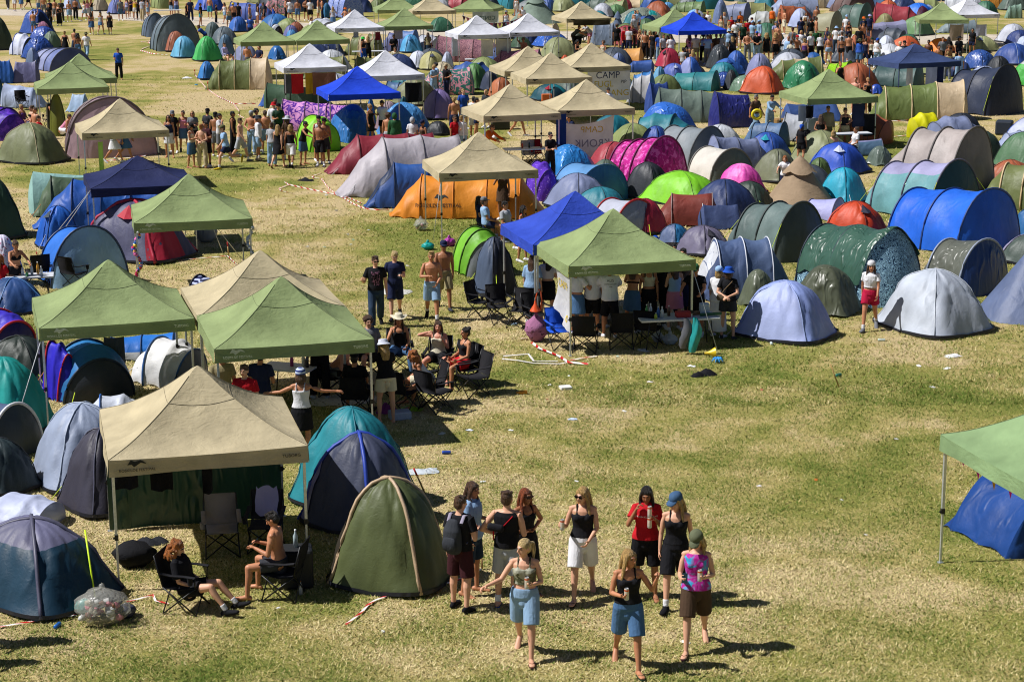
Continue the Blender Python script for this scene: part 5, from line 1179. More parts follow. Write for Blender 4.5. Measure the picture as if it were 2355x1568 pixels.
pose('hipwoman',ST,(HIP,HIP),head=(10,0)); pose('lounge',((98,58,5),(104,70,4)),(LAP,LAP),lean=-18,sit=1,head=(0,-22)); pose('chest',W1,(ACROSS,((.25,.3,-.9),(-.75,.6,.15),40)),head=(-8,-6)); pose('face',SIT,(((.2,.3,-.9),(-.45,.3,.9),50),((.95,.4,.1),(-.9,.35,.35),45)),lean=-4,sit=1,head=(6,-6))
pose('spread',ST2,(((1,.25,-.5),(1,.3,-.15),20),((1,.1,-.35),(1,.35,-.1),20)),head=(0,-4)); pose('crossing',W2,(BACKA,ACROSS),head=(-18,-4)); pose('jeans',W2,(HANG,CANLOW),head=(14,-4)); pose('cupphone',W2,(PHONE,CANLOW),head=(10,-22))
CAMO=(fabric('#5c6048','camo','#a8a894','#22261c'),'crop','camouflage'); TIE=(fabric('#3c9ccc','tiedye','#b02a90','#4cb0dc'),'muscle','blue and pink tie dye')
full(); HELD=[]
def hold(r,k,kind): HELD.append((at_hand(*r,k),kind,r[0]))
r=A(1207,1508,'camogirl','f',-6,CAMO,'light denim longshorts','ponytail','light blond','fair',shoe='sandals',shc='maroon',h=1.77,q='hi',label='person in camouflage crop top and denim shorts holding one arm out, blond ponytail'); hold(r,'L','can')
r=A(1443,1536,'thumbgirl','f',4,'black tank','denim longshorts','long','blond','tan',shoe='sandals',shc='dark green',h=1.77,q='hi',label='person in black camisole and denim shorts with a raised hand, nearest in front'); hold(r,'R','can')
r=A(1598,1492,'phonegirl','f',-8,TIE,'brown longshorts','hatlong','blond','fair','cap','#5a5f48',shoe='sandals',shc='maroon',h=1.79,q='hi',label='person in blue and pink tie dye top, camouflage cap and brown shorts looking at phone'); hold(r,'L','can'); hold(r,'R','phone')
r=A(1340,1374,'tallgirl','f',-6,'black tank','white longshorts','long','blond','fair',shoe='sandals',shc='black',h=1.80,q='hi',sg=True,label='person in black camisole and white knee length shorts with sunglasses and blond hair'); hold(r,'R','can')
r=A(1484,1374,'redgirl','f',-4,'red tee','black longshorts','long','dark','bronze',shoe='sandals',shc='brown',h=1.77,q='hi',label='person in red lettered T-shirt with a hand raised to the mouth'); hold(r,'L','cans'); REDG=r
r=A(1552,1392,'capgirl','f',-10,'black tank','black longshorts','hatlong','blond','fair','cap','#3c5878',shoe='sneakers',shc='black',sock='white',h=1.80,q='hi',label='person in black top and black shorts with blue cap and black trainers')
r=A(1167,1398,'backman','m',165,'black muscle','light grey longshorts','short','brown','fair',shoe='sandals',shc='blue',sock='white',h=1.86,q='hi',label='person seen from behind in black sleeveless shirt and pale grey shorts with red strap'); BM=r
r=A(1060,1400,'packman','m',150,'black tee','maroon longshorts','short','brown','fair',shoe='sneakers',shc='black',h=1.80,q='hi',label='person seen from behind in maroon shorts carrying a dark grey backpack'); PM=r
r=A(1086,1364,'standcan','f',70,'light blue oversize','dark denim longshorts','long','brown','tan',shoe='sandals',shc='brown',h=1.78,q='hi',label='person with long brown hair holding a cup, partly hidden by the backpack wearer'); hold(r,'R','cup')
r=A(1208,1368,'hipwoman','f',30,'black crop','black longshorts','long','red','bronze',shoe='sandals',shc='black',h=1.70,q='hi',sg=True,label='person with long red hair and hand on hip behind the black sleeveless shirt')
# pair in camp chairs under the front tan canopy
r=Se(432,1330,'lounge','f',78,'black oversize','black shorts','curlylong','ginger','fair',shoe='sneakers',shc='black',sock='white',q='hi',label='person with long curly hair reclining in black camp chair, legs stretched out'); LG=r
r=Se(642,1302,'sitphone','m',-100,None,'dark grey shorts','short','dark','tan',shoe=None,q='hi',label='shirtless person reading a phone in a camp chair under the front tan canopy'); SP=r; hold(r,'R','phone')
# four walking in the middle
r=A(866,752,'jeans','m',6,'black tee','dark denim pants','short','brown','fair',shoe='sneakers',shc='black',h=1.84,q='hi',sg=True,label='person in black band T-shirt and baggy jeans walking on the grass'); BT=r
r=A(910,733,'cupphone','m',4,'navy tee','navy longshorts','short','light blond','fair',shoe='sneakers',shc='black',h=1.78,q='hi',label='person in navy T-shirt and navy shorts with pale blond hair, holding phone and cup'); hold(r,'R','cup'); hold(r,'L','phone')
r=A(994,737,'chest','m',4,None,'light denim longshorts','short','blond','tan',shoe='sneakers',shc='black',sock='white',h=1.82,q='hi',label='shirtless blond person in light denim shorts walking on the grass')
r=A(1022,711,'walk','m',8,None,'khaki longshorts','short','dark','bronze','cap','navy',shoe='sneakers',shc='dark grey',h=1.83,q='hi',sg=True,label='shirtless person in dark cap and khaki shorts behind the denim shorts walker'); hold(r,'L','can')
# chair circle
r=Se(918,806,'sitmouth','f',6,'black tank','denim pants','long','brown','tan','cowboy','cream',shoe='boots',shc='brown',q='mid',label='seated person in straw cowboy hat, black top and blue jeans')
r=Se(1008,822,'face','f',-8,'cream tank','black shorts','long','brown','pink',shoe=None,q='mid',label='seated person in cream top and black shorts shielding their face')
r=Se(1066,838,'sit','f',-62,'black crop','red shorts','bun','dark','tan',shoe='sandals',shc='black',q='mid',label='seated person in black crop top and red patterned shorts with hair in a bun')
r=Se(986,878,'sitlean','f',-70,'white tank','cream skirt','curlylong','ginger','tan',shoe='sandals',shc='brown',q='mid',label='ginger curly haired person in white top leaning far forward in a chair')
r=A(890,972,'reach','f',200,'black tee','cream shorts','hatlong','blond','fair','bucket','#c8ccdc',shoe='sandals',shc='beige',h=1.70,q='hi',label='standing person in black T-shirt, white shorts and patterned bucket hat by chair circle')
r=Se(850,818,'sit','m',20,'grey tee','dark grey shorts','curly','brown','fair',shoe='sneakers',shc='white',sock='white',q='mid',label='seated person in grey T-shirt half hidden by the green canopy corner')
r=Se(818,905,'sit','m',175,'black tee','black shorts','short','dark','tan','cap','black',shoe='sneakers',shc='black',q='mid',label='seated person in black T-shirt and black cap in canopy shade, back turned')
r=Se(766,858,'sitlean','m',80,None,'grey shorts','short','brown','pink',shoe='sneakers',shc='black',q='mid',label='shirtless person leaning forward on a chair beneath the front green canopy')
r=A(738,918,'stand2','m',190,'black tee','black pants','short','dark','tan',shoe='sneakers',shc='light grey',q='mid',label='standing person in black trousers and pale trainers beside the drinks table')
r=Hd(690,848,'spread','f',178,'white tank','black skirt','bob','brown','tan','beanie','striped',shoe='sneakers',q='mid',h=1.70,label='person in white top and striped knitted hat with both arms spread wide')
r=Hd(561,832,'stand','m',-12,'red tee','dark denim pants','short','brown','fair',shoe='sneakers',q='mid',h=1.8,label='person in red lettered T-shirt standing at the edge of front green canopy'); CK=r
r=Hd(597,800,'stand2','m',170,'navy tee','dark denim pants','short','dark','tan',q='mid',label='person in dark blue clothes mostly hidden under the front green canopy')
r=Hd(508,800,'phone','m',20,'khaki tee','khaki pants','short','brown','tan',q='mid',label='person in khaki clothes between the trio of canopies')
# out of frame to the left and right, seen by an arm or a shadow
r=A(-62,1482,'walk','m',20,'navy tee','navy longshorts','short','brown','tan',q='mid',h=1.83,label='person whose shadow falls in the lower left corner, nearest one')
r=A(-145,1530,'walk2','m',20,'grey tee','navy longshorts','short','brown','tan',q='mid',h=1.83,label='person whose shadow falls below the other at lower left corner')
r=A(2392,1105,'walk','m',-70,None,'denim longshorts','short','brown','pink',q='mid',h=1.82,label='shirtless person entering at the right edge with only an arm showing')
# party canopy
full()
PQ=dict(q='mid')
for (x,y,ps,sx,yw,t,b,hr,hc,sk,kw) in [
 (1224,742,'stand','f',160,'light blue oversize','light grey longshorts','long','brown','fair',dict(label='person in light blue shirt and grey shorts under the royal blue canopy')),
 (1259,738,'stand2','f',185,'white croptee','black skirt','long','dark','fair',dict(label='person in white crop top and black skirt carrying a big black bag')),
 (1326,772,'talk','f',150,'white croptee','denim skirt','bob','blond','tan',dict(label='person in white top and faded denim skirt beside the hanging banner')),
 (1362,770,'hips','m',175,'white oversize','black longshorts','short','brown','tan',dict(label='person in white printed T-shirt and black shorts at the party table, left one')),
 (1402,776,'reach','m',185,'white oversize','black longshorts','short','dark','tan',dict(label='person in white lettered T-shirt leaning in over the party table')),
 (1380,752,'stand','m',170,'khaki tee','khaki longshorts','short','brown','tan',dict(label='person in khaki shorts behind two white T-shirts at the party')),
 (1453,764,'reach','f',165,'bikini','denim skirt','long','brown','tan',dict(label='bare backed person in denim skirt at the left end of party table')),
 (1490,758,'stand','f',5,'cream crop','black pants','long','dark','tan',dict(label='person in cream top and black jacket facing the party table')),
 (1511,752,'stand2','m',10,'black long','black pants','short','dark','tan',dict(label='person in black striped shirt in the middle of the party crowd')),
 (1550,760,'standcan','f',190,'light blue tank','pink skirt','long','brown','fair',dict(label='person in pale blue top and pink flower skirt at the party table')),
 (1574,757,'hips','f',170,'navy dress',None,'long','brown','tan',dict(label='person in navy dress near the right leg of party canopy')),
 (1600,770,'reach','m',-20,'black tee','black longshorts','short','dark','tan',dict(ht='cap',hatc='green',label='person in black T-shirt and green cap at right end of party table')),
 (1672,779,'backhands','f',165,'black tee','dark grey shorts','bob','brown','fair',dict(ht='bucket',hatc='royal blue',shc='dark grey',h=1.72,label='person in blue bucket hat, black T-shirt and grey shorts with shoulder bag')),
 (1650,775,'drink','f',150,'white oversize','white maxi','bob','blond','fair',dict(ht='cap',hatc='light blue',label='person in white clothes and pale blue cap hidden beside blue bucket hat')),
 (1998,759,'walk2','f',-18,'white croptee','crimson shorts','long','brown','tan',dict(ht='scarf',hatc='white',shc='grey',sock='white',h=1.72,q='hi',label='person in crimson shorts, white top and white headscarf walking past tents'))]:
    k=dict(PQ); k.update(kw); r=A(x,y,ps,sx,yw,t,b,hr,hc,sk,**k)
    if t=='white oversize' and ps=='reach': WT=r
r=Hd(1545,555,'stand','m',30,'grey tee','black pants','curly','dark','tan',h=1.86,label='person whose dark curly hair shows above the party canopy edge, left one')
r=Hd(1571,566,'stand','m',-20,'black tee','black pants','short','dark','tan',h=1.86,label='person whose short dark hair shows above the party canopy edge, right one')
r=Hd(1506,540,'stand','m',20,'white tee','black pants','short','brown','tan',ht='cap',hatc='royal blue',h=1.7,label='person in bright blue cap peeping over the party canopy roof')
# by the orange tent
for (x,y,ps,sx,yw,t,b,hr,hc,sk,kw) in [(1156,505,'drink','f',-10,'brown dress',None,'bun','brown','bronze',dict(label='person in brown playsuit with hand to mouth before the orange tent')),]:
    A(x,y,ps,sx,yw,t,b,hr,hc,sk,q='mid',**kw)
Se(1118,520,'sit','m',100,'light blue tee','navy shorts','short','brown','tan',ht='cap',hatc='grey',q='mid',label='seated person in pale blue shirt and grey cap by the orange tent')
Se(1106,512,'sit','f',80,'navy tee','navy shorts','long','dark','tan',q='mid',label='seated dark haired person leaning beside the grey cap wearer')
Se(1165,530,'sit','m',60,'light grey tee','black shorts','short','dark','tan',q='mid',label='seated person with dark hair low beside the blue canopy corner')
Hd(1202,471,'stand','f',60,'red tank','red skirt','long','dark','tan',h=1.62,label='person in red strapless top right of the orange tent')
Hd(1276,470,'stand','m',200,'grey tee','grey pants','short','brown','tan',h=1.4,label='person whose brown hair just shows behind the royal blue canopy')
# left edge
Hd(30,549,'reach','f',35,'bikini','black hot','bun','brown','tan',q='mid',h=1.68,label='person in black bikini standing at a table on the left edge')
Se(8,655,'sit','f',150,'red tee','black shorts','long','ginger','tan',q='mid',label='seated person in red with long fair hair at the left edge')
# --- standing group left of centre
tile(1,0)
for a in [(1565,1450,'stand','f',0,'navy tank','white skirt','long','brown','tan',dict(sg=True,shoe='sandals',shc='brown')),(1602,1405,'stand2','f',-10,'black tee','black shorts','bob','brown','tan',dict(ht='cap',hatc='grey')),
 (1698,1402,'standcan','f',8,'pink tank','denim skirt','bun','brown','tan',dict(shoe='boots',shc='dark grey')),(1785,1405,'cross','f',6,'grey tee','black shorts','bob','blond','pink',dict(sg=True,shoe='sneakers',shc='black')),
 (1768,1545,'phone','f',70,'cream tank','denim longshorts','bob','brown','tan',dict(ht='cap',hatc='black',shoe='sandals',shc='pink')),(1866,1548,'backhands','f',170,None,'beige pants','bun','ginger','fair',dict(shoe=None)),
 (1915,1535,'standcan','m',-40,'maroon tee','black longshorts','short','dark','tan',dict(sock='black')),(1995,1440,'stand','m',175,None,'grey longshorts','short','dark','bronze',dict(ht='cap',hatc='black')),
 (2030,1448,'drink','m',80,'white tee','grey longshorts','short','dark','tan',{}),(1922,1400,'stand2','m',150,'dark grey tee','grey shorts','short','dark','tan',dict(ht='cap',hatc='black')),
 (2085,1556,'run','m',-75,'light blue tee','navy shorts','short','brown','fair',dict(ht='cap',hatc='olive',shc='yellow',sock='white',q='mid')),(2150,1425,'stand','m',90,'black tank','black pants','short','dark','bronze',{}),
 (2218,1488,'walk','m',75,None,'light grey longshorts','short','brown','fair',dict(shc='grey',sock='white',q='mid')),(2322,1425,'backhands','m',160,None,'light denim pants','short','grey','tan',dict(ht='cap',hatc='light grey')),
 (1060,1500,'walk','f',80,'light grey tee','white skirt','long','brown','tan',{}),(1160,1490,'walk2','f',100,'white tank','denim skirt','long','brown','tan',{}),
 (1098,735,'phone','m',0,'royal blue tee','black pants','short','brown','tan',dict(shoe='sandals',shc='white',q='mid',label='lone person in bright blue top and black trousers walking on the wide grass path'))]:
    A(*a[:10],**a[10])
for a in [(205,965,'sit','f',60,'purple tank','black shorts','bun','blond','tan',{}),(275,975,'sit','f',-60,'bikini','denim shorts','bun','brown','fair',{}),(310,1005,'sit','m',-40,None,'grey shorts','short','brown','tan',{}),(365,1080,'sit','m',90,'red tee','black shorts','short','brown','tan',{}),(485,930,'sit','m',160,None,'black shorts','short','dark','tan',{}),(560,1030,'sitlean','f',90,'pink tank','white shorts','short','brown','tan',{})]:
    p=atz(DX(a[0]),DY(a[1]),1.28); p.z=0; person(p,*a[2:10],**a[10])
tile(1,1)
for a in [(30,1475,'stand','m',100,'white long','light denim longshorts','short','brown','tan',dict(ht='bucket',hatc='dark grey',shc='beige',sock='white')),(95,1418,'phone','m',170,None,'light denim longshorts','short','brown','tan',dict(sock='white')),
 (155,1532,'stand2','f',165,'light grey tee','light denim pants','bun','brown','tan',dict(shoe='sandals',shc='brown')),(210,1545,'walk2','f',160,'black tank','black skirt','long','blond','fair',dict(shoe='sandals',shc='brown')),
 (175,1330,'stand','m',10,'white oversize','khaki longshorts','short','brown','fair',dict(ht='bucket',hatc='red')),(215,1345,'stand2','m',20,'dark green tee','black longshorts','short','brown','tan',dict(ht='cap',hatc='black')),
 (300,1468,'stand','f',190,'brown tee','black longshorts','bob','brown','tan',dict(ht='sunhat',hatc='light grey',sock='white')),(325,1545,'walk','f',175,'black tank','white longshorts','bob','blond','bronze',dict(sock='white',shc='black')),
 (435,1515,'reach','f',70,'black muscle','denim longshorts','bun','dark','tan',dict(sg=True,shoe='sandals',shc='brown')),(595,1532,'hips','m',-10,None,'black longshorts','short','brown','bronze',dict(sg=True,sock='white',q='mid')),
 (635,1505,'stand2','m',15,None,'dark grey longshorts','short','dark','bronze',dict(ht='cap',hatc='black')),(585,1480,'stand','m',30,'white muscle','black longshorts','short','dark','tan',dict(ht='cap',hatc='black')),(15,1400,'stand','m',40,'black tee','grey shorts','curly','dark','tan',{}),(190,1290,'stand','m',180,'beige tee','grey shorts','short','brown','tan',{})]:
    A(*a[:10],**a[10])
H_=[(1215,1028,'stand','m',170,None,'light grey longshorts','curly','brown','tan',{}),(1272,1032,'stand','m',190,'green long','green shorts','none','brown','tan',dict(ht='hood',hatc='green')),(1437,1078,'stand','f',175,'white tee','white shorts','none','brown','tan',dict(ht='hood',hatc='light grey')),(1535,1105,'phone','f',-50,'brown tank','black shorts','bun','brown','bronze',dict(ht='cap',hatc='navy',h=1.6)),
(1820,885,'stand','m',190,None,'navy longshorts','short','blond','tan',{}),(1905,810,'stand','m',20,'blue tee','light denim longshorts','short','blond','fair',{}),(1825,1062,'standcan','f',40,'red tee','black shorts','ponytail','brown','tan',dict(sg=True)),(1890,1060,'stand','f',170,'white long','light denim shorts','bun','blond','tan',{}),(2000,880,'stand','m',160,'white tee','white longshorts','short','dark','tan',{}),(2085,1090,'bend','m',60,'orange long','navy pants','short','brown','tan',{}),
(2025,890,'stand','m',90,'navy tee','navy shorts','short','dark','tan',{}),(2115,822,'stand','f',-30,'dark grey tee','black shorts','bun','blond','fair',{}),
(1632,588,'phone','m',50,'light denim tee','light denim pants','short','blond','tan',{}),(1652,570,'stand','m',-60,'light blue tee','navy pants','curly','dark','tan',{}),(1748,582,'hips','m',-50,'black tee','navy pants','short','brown','tan',dict(ht='cap',hatc='beige')),
(982,340,'hips','f',60,'black crop','royal blue pants','long','dark','tan',dict(ht='bucket',hatc='#28b040')),(1028,332,'wave','f',190,'black tank','black pants','long','blond','fair',{}),(1265,312,'stand2','m',20,'black tee','black pants','short','dark','deep',{}),(1580,300,'stand','f',170,'khaki tee','dark denim skirt','long','brown','tan',{}),
(1045,955,'stand','f',60,'black tank','black skirt','bun','blond','tan',{}),(1160,915,'phone','m',-40,'white tee','black shorts','short','dark','tan',{}),
(270,-20,'stand','m',100,None,'black pants','short','dark','tan',{}),(310,-12,'stand','m',190,'white tee','light denim shorts','short','brown','tan',{}),(378,-10,'stand','m',175,None,'denim longshorts','short','brown','bronze',{}),(455,-18,'stand2','m',30,None,'black shorts','short','brown','tan',{}),(495,-10,'stand','m',185,'white tee','black longshorts','short','brown','tan',{}),(570,-25,'standcan','m',90,None,'cream longshorts','short','brown','tan',{}),(605,-20,'stand','m',-80,None,'navy pants','short','dark','tan',{}),
(705,62,'drink','f',170,'striped tee','denim skirt','long','blond','tan',{}),(820,70,'hips','f',150,None,'beige shorts','bun','ginger','tan',dict(ht='bucket',hatc='orange')),(860,82,'stand','f',60,'pink tank','white shorts','bob','blond','tan',{}),
(10,25,'stand','f',80,'black tank','white shorts','long','dark','bronze',{}),(65,20,'stand','m',-70,'dark grey tee','black shorts','short','brown','tan',{}),(160,35,'talk','f',100,'blue tank','royal blue shorts','long','brown','tan',{}),(505,158,'stand','m',100,'white tee','grey shorts','short','brown','fair',{}),(2300,98,'stand','f',10,'white tank','light denim shorts','bob','brown','tan',dict(ht='bucket',hatc='grey'))]
for a in H_: Hd(*a[:10],**a[10])
p=atz(DX(1290),DY(420),1.3); p.z=0; person(p,'sitlean','m',-10,'cream long','dark grey pants','short','brown','tan',label='seated person in cream jacket leaning forward under the far green canopy')
for x,y,c in ((25,430,'navy'),):
    p=atz(DX(x),DY(y),1.3); p.z=0; person(p,'sit','m',-30,'navy tee','black shorts','short','brown','tan')
# --- far left, by the gravel path
zo(0,0,600,1346)
for a in [(805,308,'walk','f',190,'bikini','denim skirt','long','dark','tan',{}),(888,308,'walk2','f',170,'light grey tank','denim miniskirt','bob','blond','tan',dict(ht='cap',hatc='navy')),(967,308,'walk','f',185,'black strapless','black skirt','ponytail','dark','bronze',{}),
 (578,505,'walk','f',170,'black dress',None,'bun','blond','tan',{}),(663,492,'walk2','m',165,None,'dark denim longshorts','short','dark','tan',{}),(690,528,'walk','f',185,'black bikini','denim shorts','curlylong','dark','bronze',{}),(765,528,'walk','m',170,'white tee','light denim pants','short','brown','tan',dict(ht='bucket',hatc='olive'))]:
    A(*a[:10],**a[10])
far=[(120,-70,'stand','f',150,'white tee','white shorts','long','brown','tan'),(178,-80,'walk','f',180,'grey tank','denim skirt','long','brown','tan'),(240,-85,'walk','f',90,'black tank','black shorts','long','dark','bronze'),(60,-95,'walk','m',0,'black tee','dark grey pants','short','brown','tan'),
(335,-60,'stand','m',190,'beige tank','denim longshorts','short','brown','tan'),(378,-40,'stand','m',10,None,'grey pants','short','brown','tan'),(430,-5,'stand','m',60,'navy tee','black pants','short','dark','tan'),(425,38,'stand2','f',-10,'black tee','black pants','bob','red','fair'),(475,-10,'stand','m',170,None,'grey longshorts','short','brown','tan'),(512,36,'standcan','f',5,'black strapless','black maxi','bun','brown','tan'),(530,-5,'stand','m',20,'dark grey tee','dark grey pants','short','dark','tan'),
(600,8,'stand','f',190,None,'light denim skirt','ponytail','red','tan'),(655,-20,'stand','m',165,None,'black pants','short','brown','bronze'),(735,2,'walk2','f',-40,'white tank','light denim shorts','long','brown','tan'),(762,-5,'stand','f',20,'pink tank','white skirt','long','blond','tan'),(795,-12,'talk','f',70,'black tank','light denim shorts','bob','blond','tan'),
(285,92,'wave','m',170,None,'denim shorts','short','brown','tan'),(1050,-15,'stand','m',10,'grey tee','denim longshorts','short','brown','tan'),(1108,-15,'stand','f',-20,'lavender tank','grey shorts','long','dark','tan'),(1145,-20,'stand2','f',30,'navy tank','black skirt','long','dark','tan'),(1180,-8,'stand','f',170,'yellow tank','white shorts','bun','blond','tan'),(1210,-8,'stand','f',190,'black tank','black pants','long','dark','tan'),(1240,-14,'stand','m',150,'striped tee','beige pants','short','brown','tan'),(1290,-6,'talk','f',-70,'light grey tank','light denim shorts','long','brown','tan')]
for a in far: Hd(*a)
zo(550,0,750,1346)
far=[(585,15,'walk','f',-40,'white tank','light denim shorts','long','brown','tan',{}),(615,45,'phone','f',20,'beige tank','denim shorts','ponytail','blond','tan',{}),(645,18,'stand','m',190,None,'black shorts','short','brown','tan',dict(ht='bucket',hatc='yellow')),(680,16,'stand','m',170,'black tee','black pants','short','dark','tan',{}),(760,26,'stand','m',80,None,'grey shorts','short','brown','tan',{}),(818,24,'stand','f',100,'black tank','white hot','long','dark','tan',{}),(858,14,'stand','m',190,'dark grey tee','light denim shorts','short','brown','tan',{}),(765,108,'stand','m',175,'blue tee','navy shorts','short','brown','fair',{}),(805,145,'stand','f',150,'pink tank','navy shorts','bun','blond','tan',dict(h=1.5)),
(210,-20,'stand','f',150,'black tank','light denim shorts','long','blond','tan',{}),(245,-22,'stand','f',190,'lavender tank','denim skirt','long','brown','tan',{}),(415,20,'stand','m',90,'black tee','turquoise shorts','short','dark','tan',{}),(480,-25,'stand','m',170,None,'turquoise longshorts','short','dark','tan',{}),(525,30,'stand','m',100,'black tee','black pants','short','dark','tan',dict(h=1.5)),(320,25,'stand','f',60,'black tee','black pants','bob','red','tan',dict(h=1.4)),(345,-10,'stand','m',20,'navy tee','navy pants','short','dark','tan',{}),(45,-35,'stand','f',170,'light grey tank','light denim shorts','long','blond','tan',{}),(10,-35,'stand','m',180,'dark grey tee','grey pants','short','brown','tan',{})]
for a in far: Hd(*a[:10],**a[10])
for a in [(590,308,'sit','m',60,'lavender long','beige shorts','short','brown','fair'),(745,318,'sit','m',165,None,'grey shorts','short','blond','tan'),(822,325,'sit','m',-40,'dark grey tee','black shorts','short','brown','tan'),(450,205,'bend','m',-80,'blue tee','navy shorts','short','brown','tan')]:
    p=atz(DX(a[0]),DY(a[1]),1.3); p.z=0; person(p,*a[2:])
# --- crowd round the far bright blue canopy
zo(2360,20,500,1346)
cr=[(135,195,'stand','m',170,'black tee','black shorts','curly','brown','tan'),(215,222,'stand','m',40,'red long','navy pants','short','brown','tan'),(262,225,'stand','m',150,'light grey tee','navy pants','short','dark','tan','cap','black'),(300,205,'standcan','m',-20,'maroon tee','black pants','short','brown','tan'),(318,100,'stand','m',20,'light grey tee','grey pants','short','brown','fair'),(328,52,'stand','m',-30,None,'grey pants','short','dark','tan'),(350,52,'stand','m',30,'light blue tee','navy shorts','short','blond','fair'),
(375,255,'talk','f',40,'black tank','black pants','bob','blond','tan'),(410,268,'hips','f',170,'cream tank','brown pants','bun','dark','tan'),(435,262,'stand','m',-20,None,'black pants','short','dark','bronze'),(485,272,'stand','f',-60,'black tank','black pants','long','blond','tan'),(520,275,'stand','m',170,'black tee','dark grey pants','short','dark','tan'),(585,290,'stand','m',180,'blue tee','light denim pants','short','dark','tan'),(540,270,'stand','f',20,'black tee','black pants','long','dark','tan'),(625,300,'stand','m',30,'light grey tee','black pants','short','brown','tan'),(705,310,'stand','m',185,'white tee','black pants','short','brown','tan'),(665,320,'stand','f',160,'white tank','black skirt','bob','brown','tan'),
(980,38,'stand','m',20,'olive tee','olive pants','short','brown','tan','cap','olive'),(1090,58,'stand','m',-20,'white tee','grey pants','short','blond','tan'),(1055,85,'stand','m',30,'black tee','black pants','short','dark','deep'),(1235,105,'stand','f',-40,'beige tank','grey shorts','long','brown','tan'),(1270,70,'stand','m',20,'light grey tee','grey shorts','short','blond','fair'),
(900,305,'stand','f',170,'pink tee','light denim pants','long','brown','tan'),(965,298,'stand','m',180,'cream tee','khaki shorts','short','brown','tan'),(1045,305,'stand','f',175,'light blue tank','black pants','curly','dark','tan'),(1090,305,'phone','m',-20,'light blue tee','grey pants','short','dark','tan'),(1120,310,'stand','f',190,None,'light blue skirt','long','ginger','tan'),(1180,298,'stand','m',20,'brown tee','light denim pants','short','brown','bronze'),(1225,296,'stand','m',170,'light grey tee','cream shorts','short','brown','tan')]
for a in cr: Hd(*a[:10],**(dict(ht=a[10],hatc=a[11]) if len(a)>10 else {}))
for a in [(835,455,'sit','m',160,'light grey tee','navy shorts','short','dark','tan'),(870,450,'sit','f',20,'black tee','black shorts','bob','dark','tan'),(935,465,'sit','f',170,'lavender tank','navy shorts','long','blond','tan'),(900,460,'sit','m',-10,'black tee','grey shorts','short','brown','tan'),(850,370,'sitlean','m',40,'black tee','black shorts','short','dark','deep')]:
    p=atz(DX(a[0]),DY(a[1]),1.3); p.z=0; person(p,*a[2:])
zo(2800,20,650,1346)
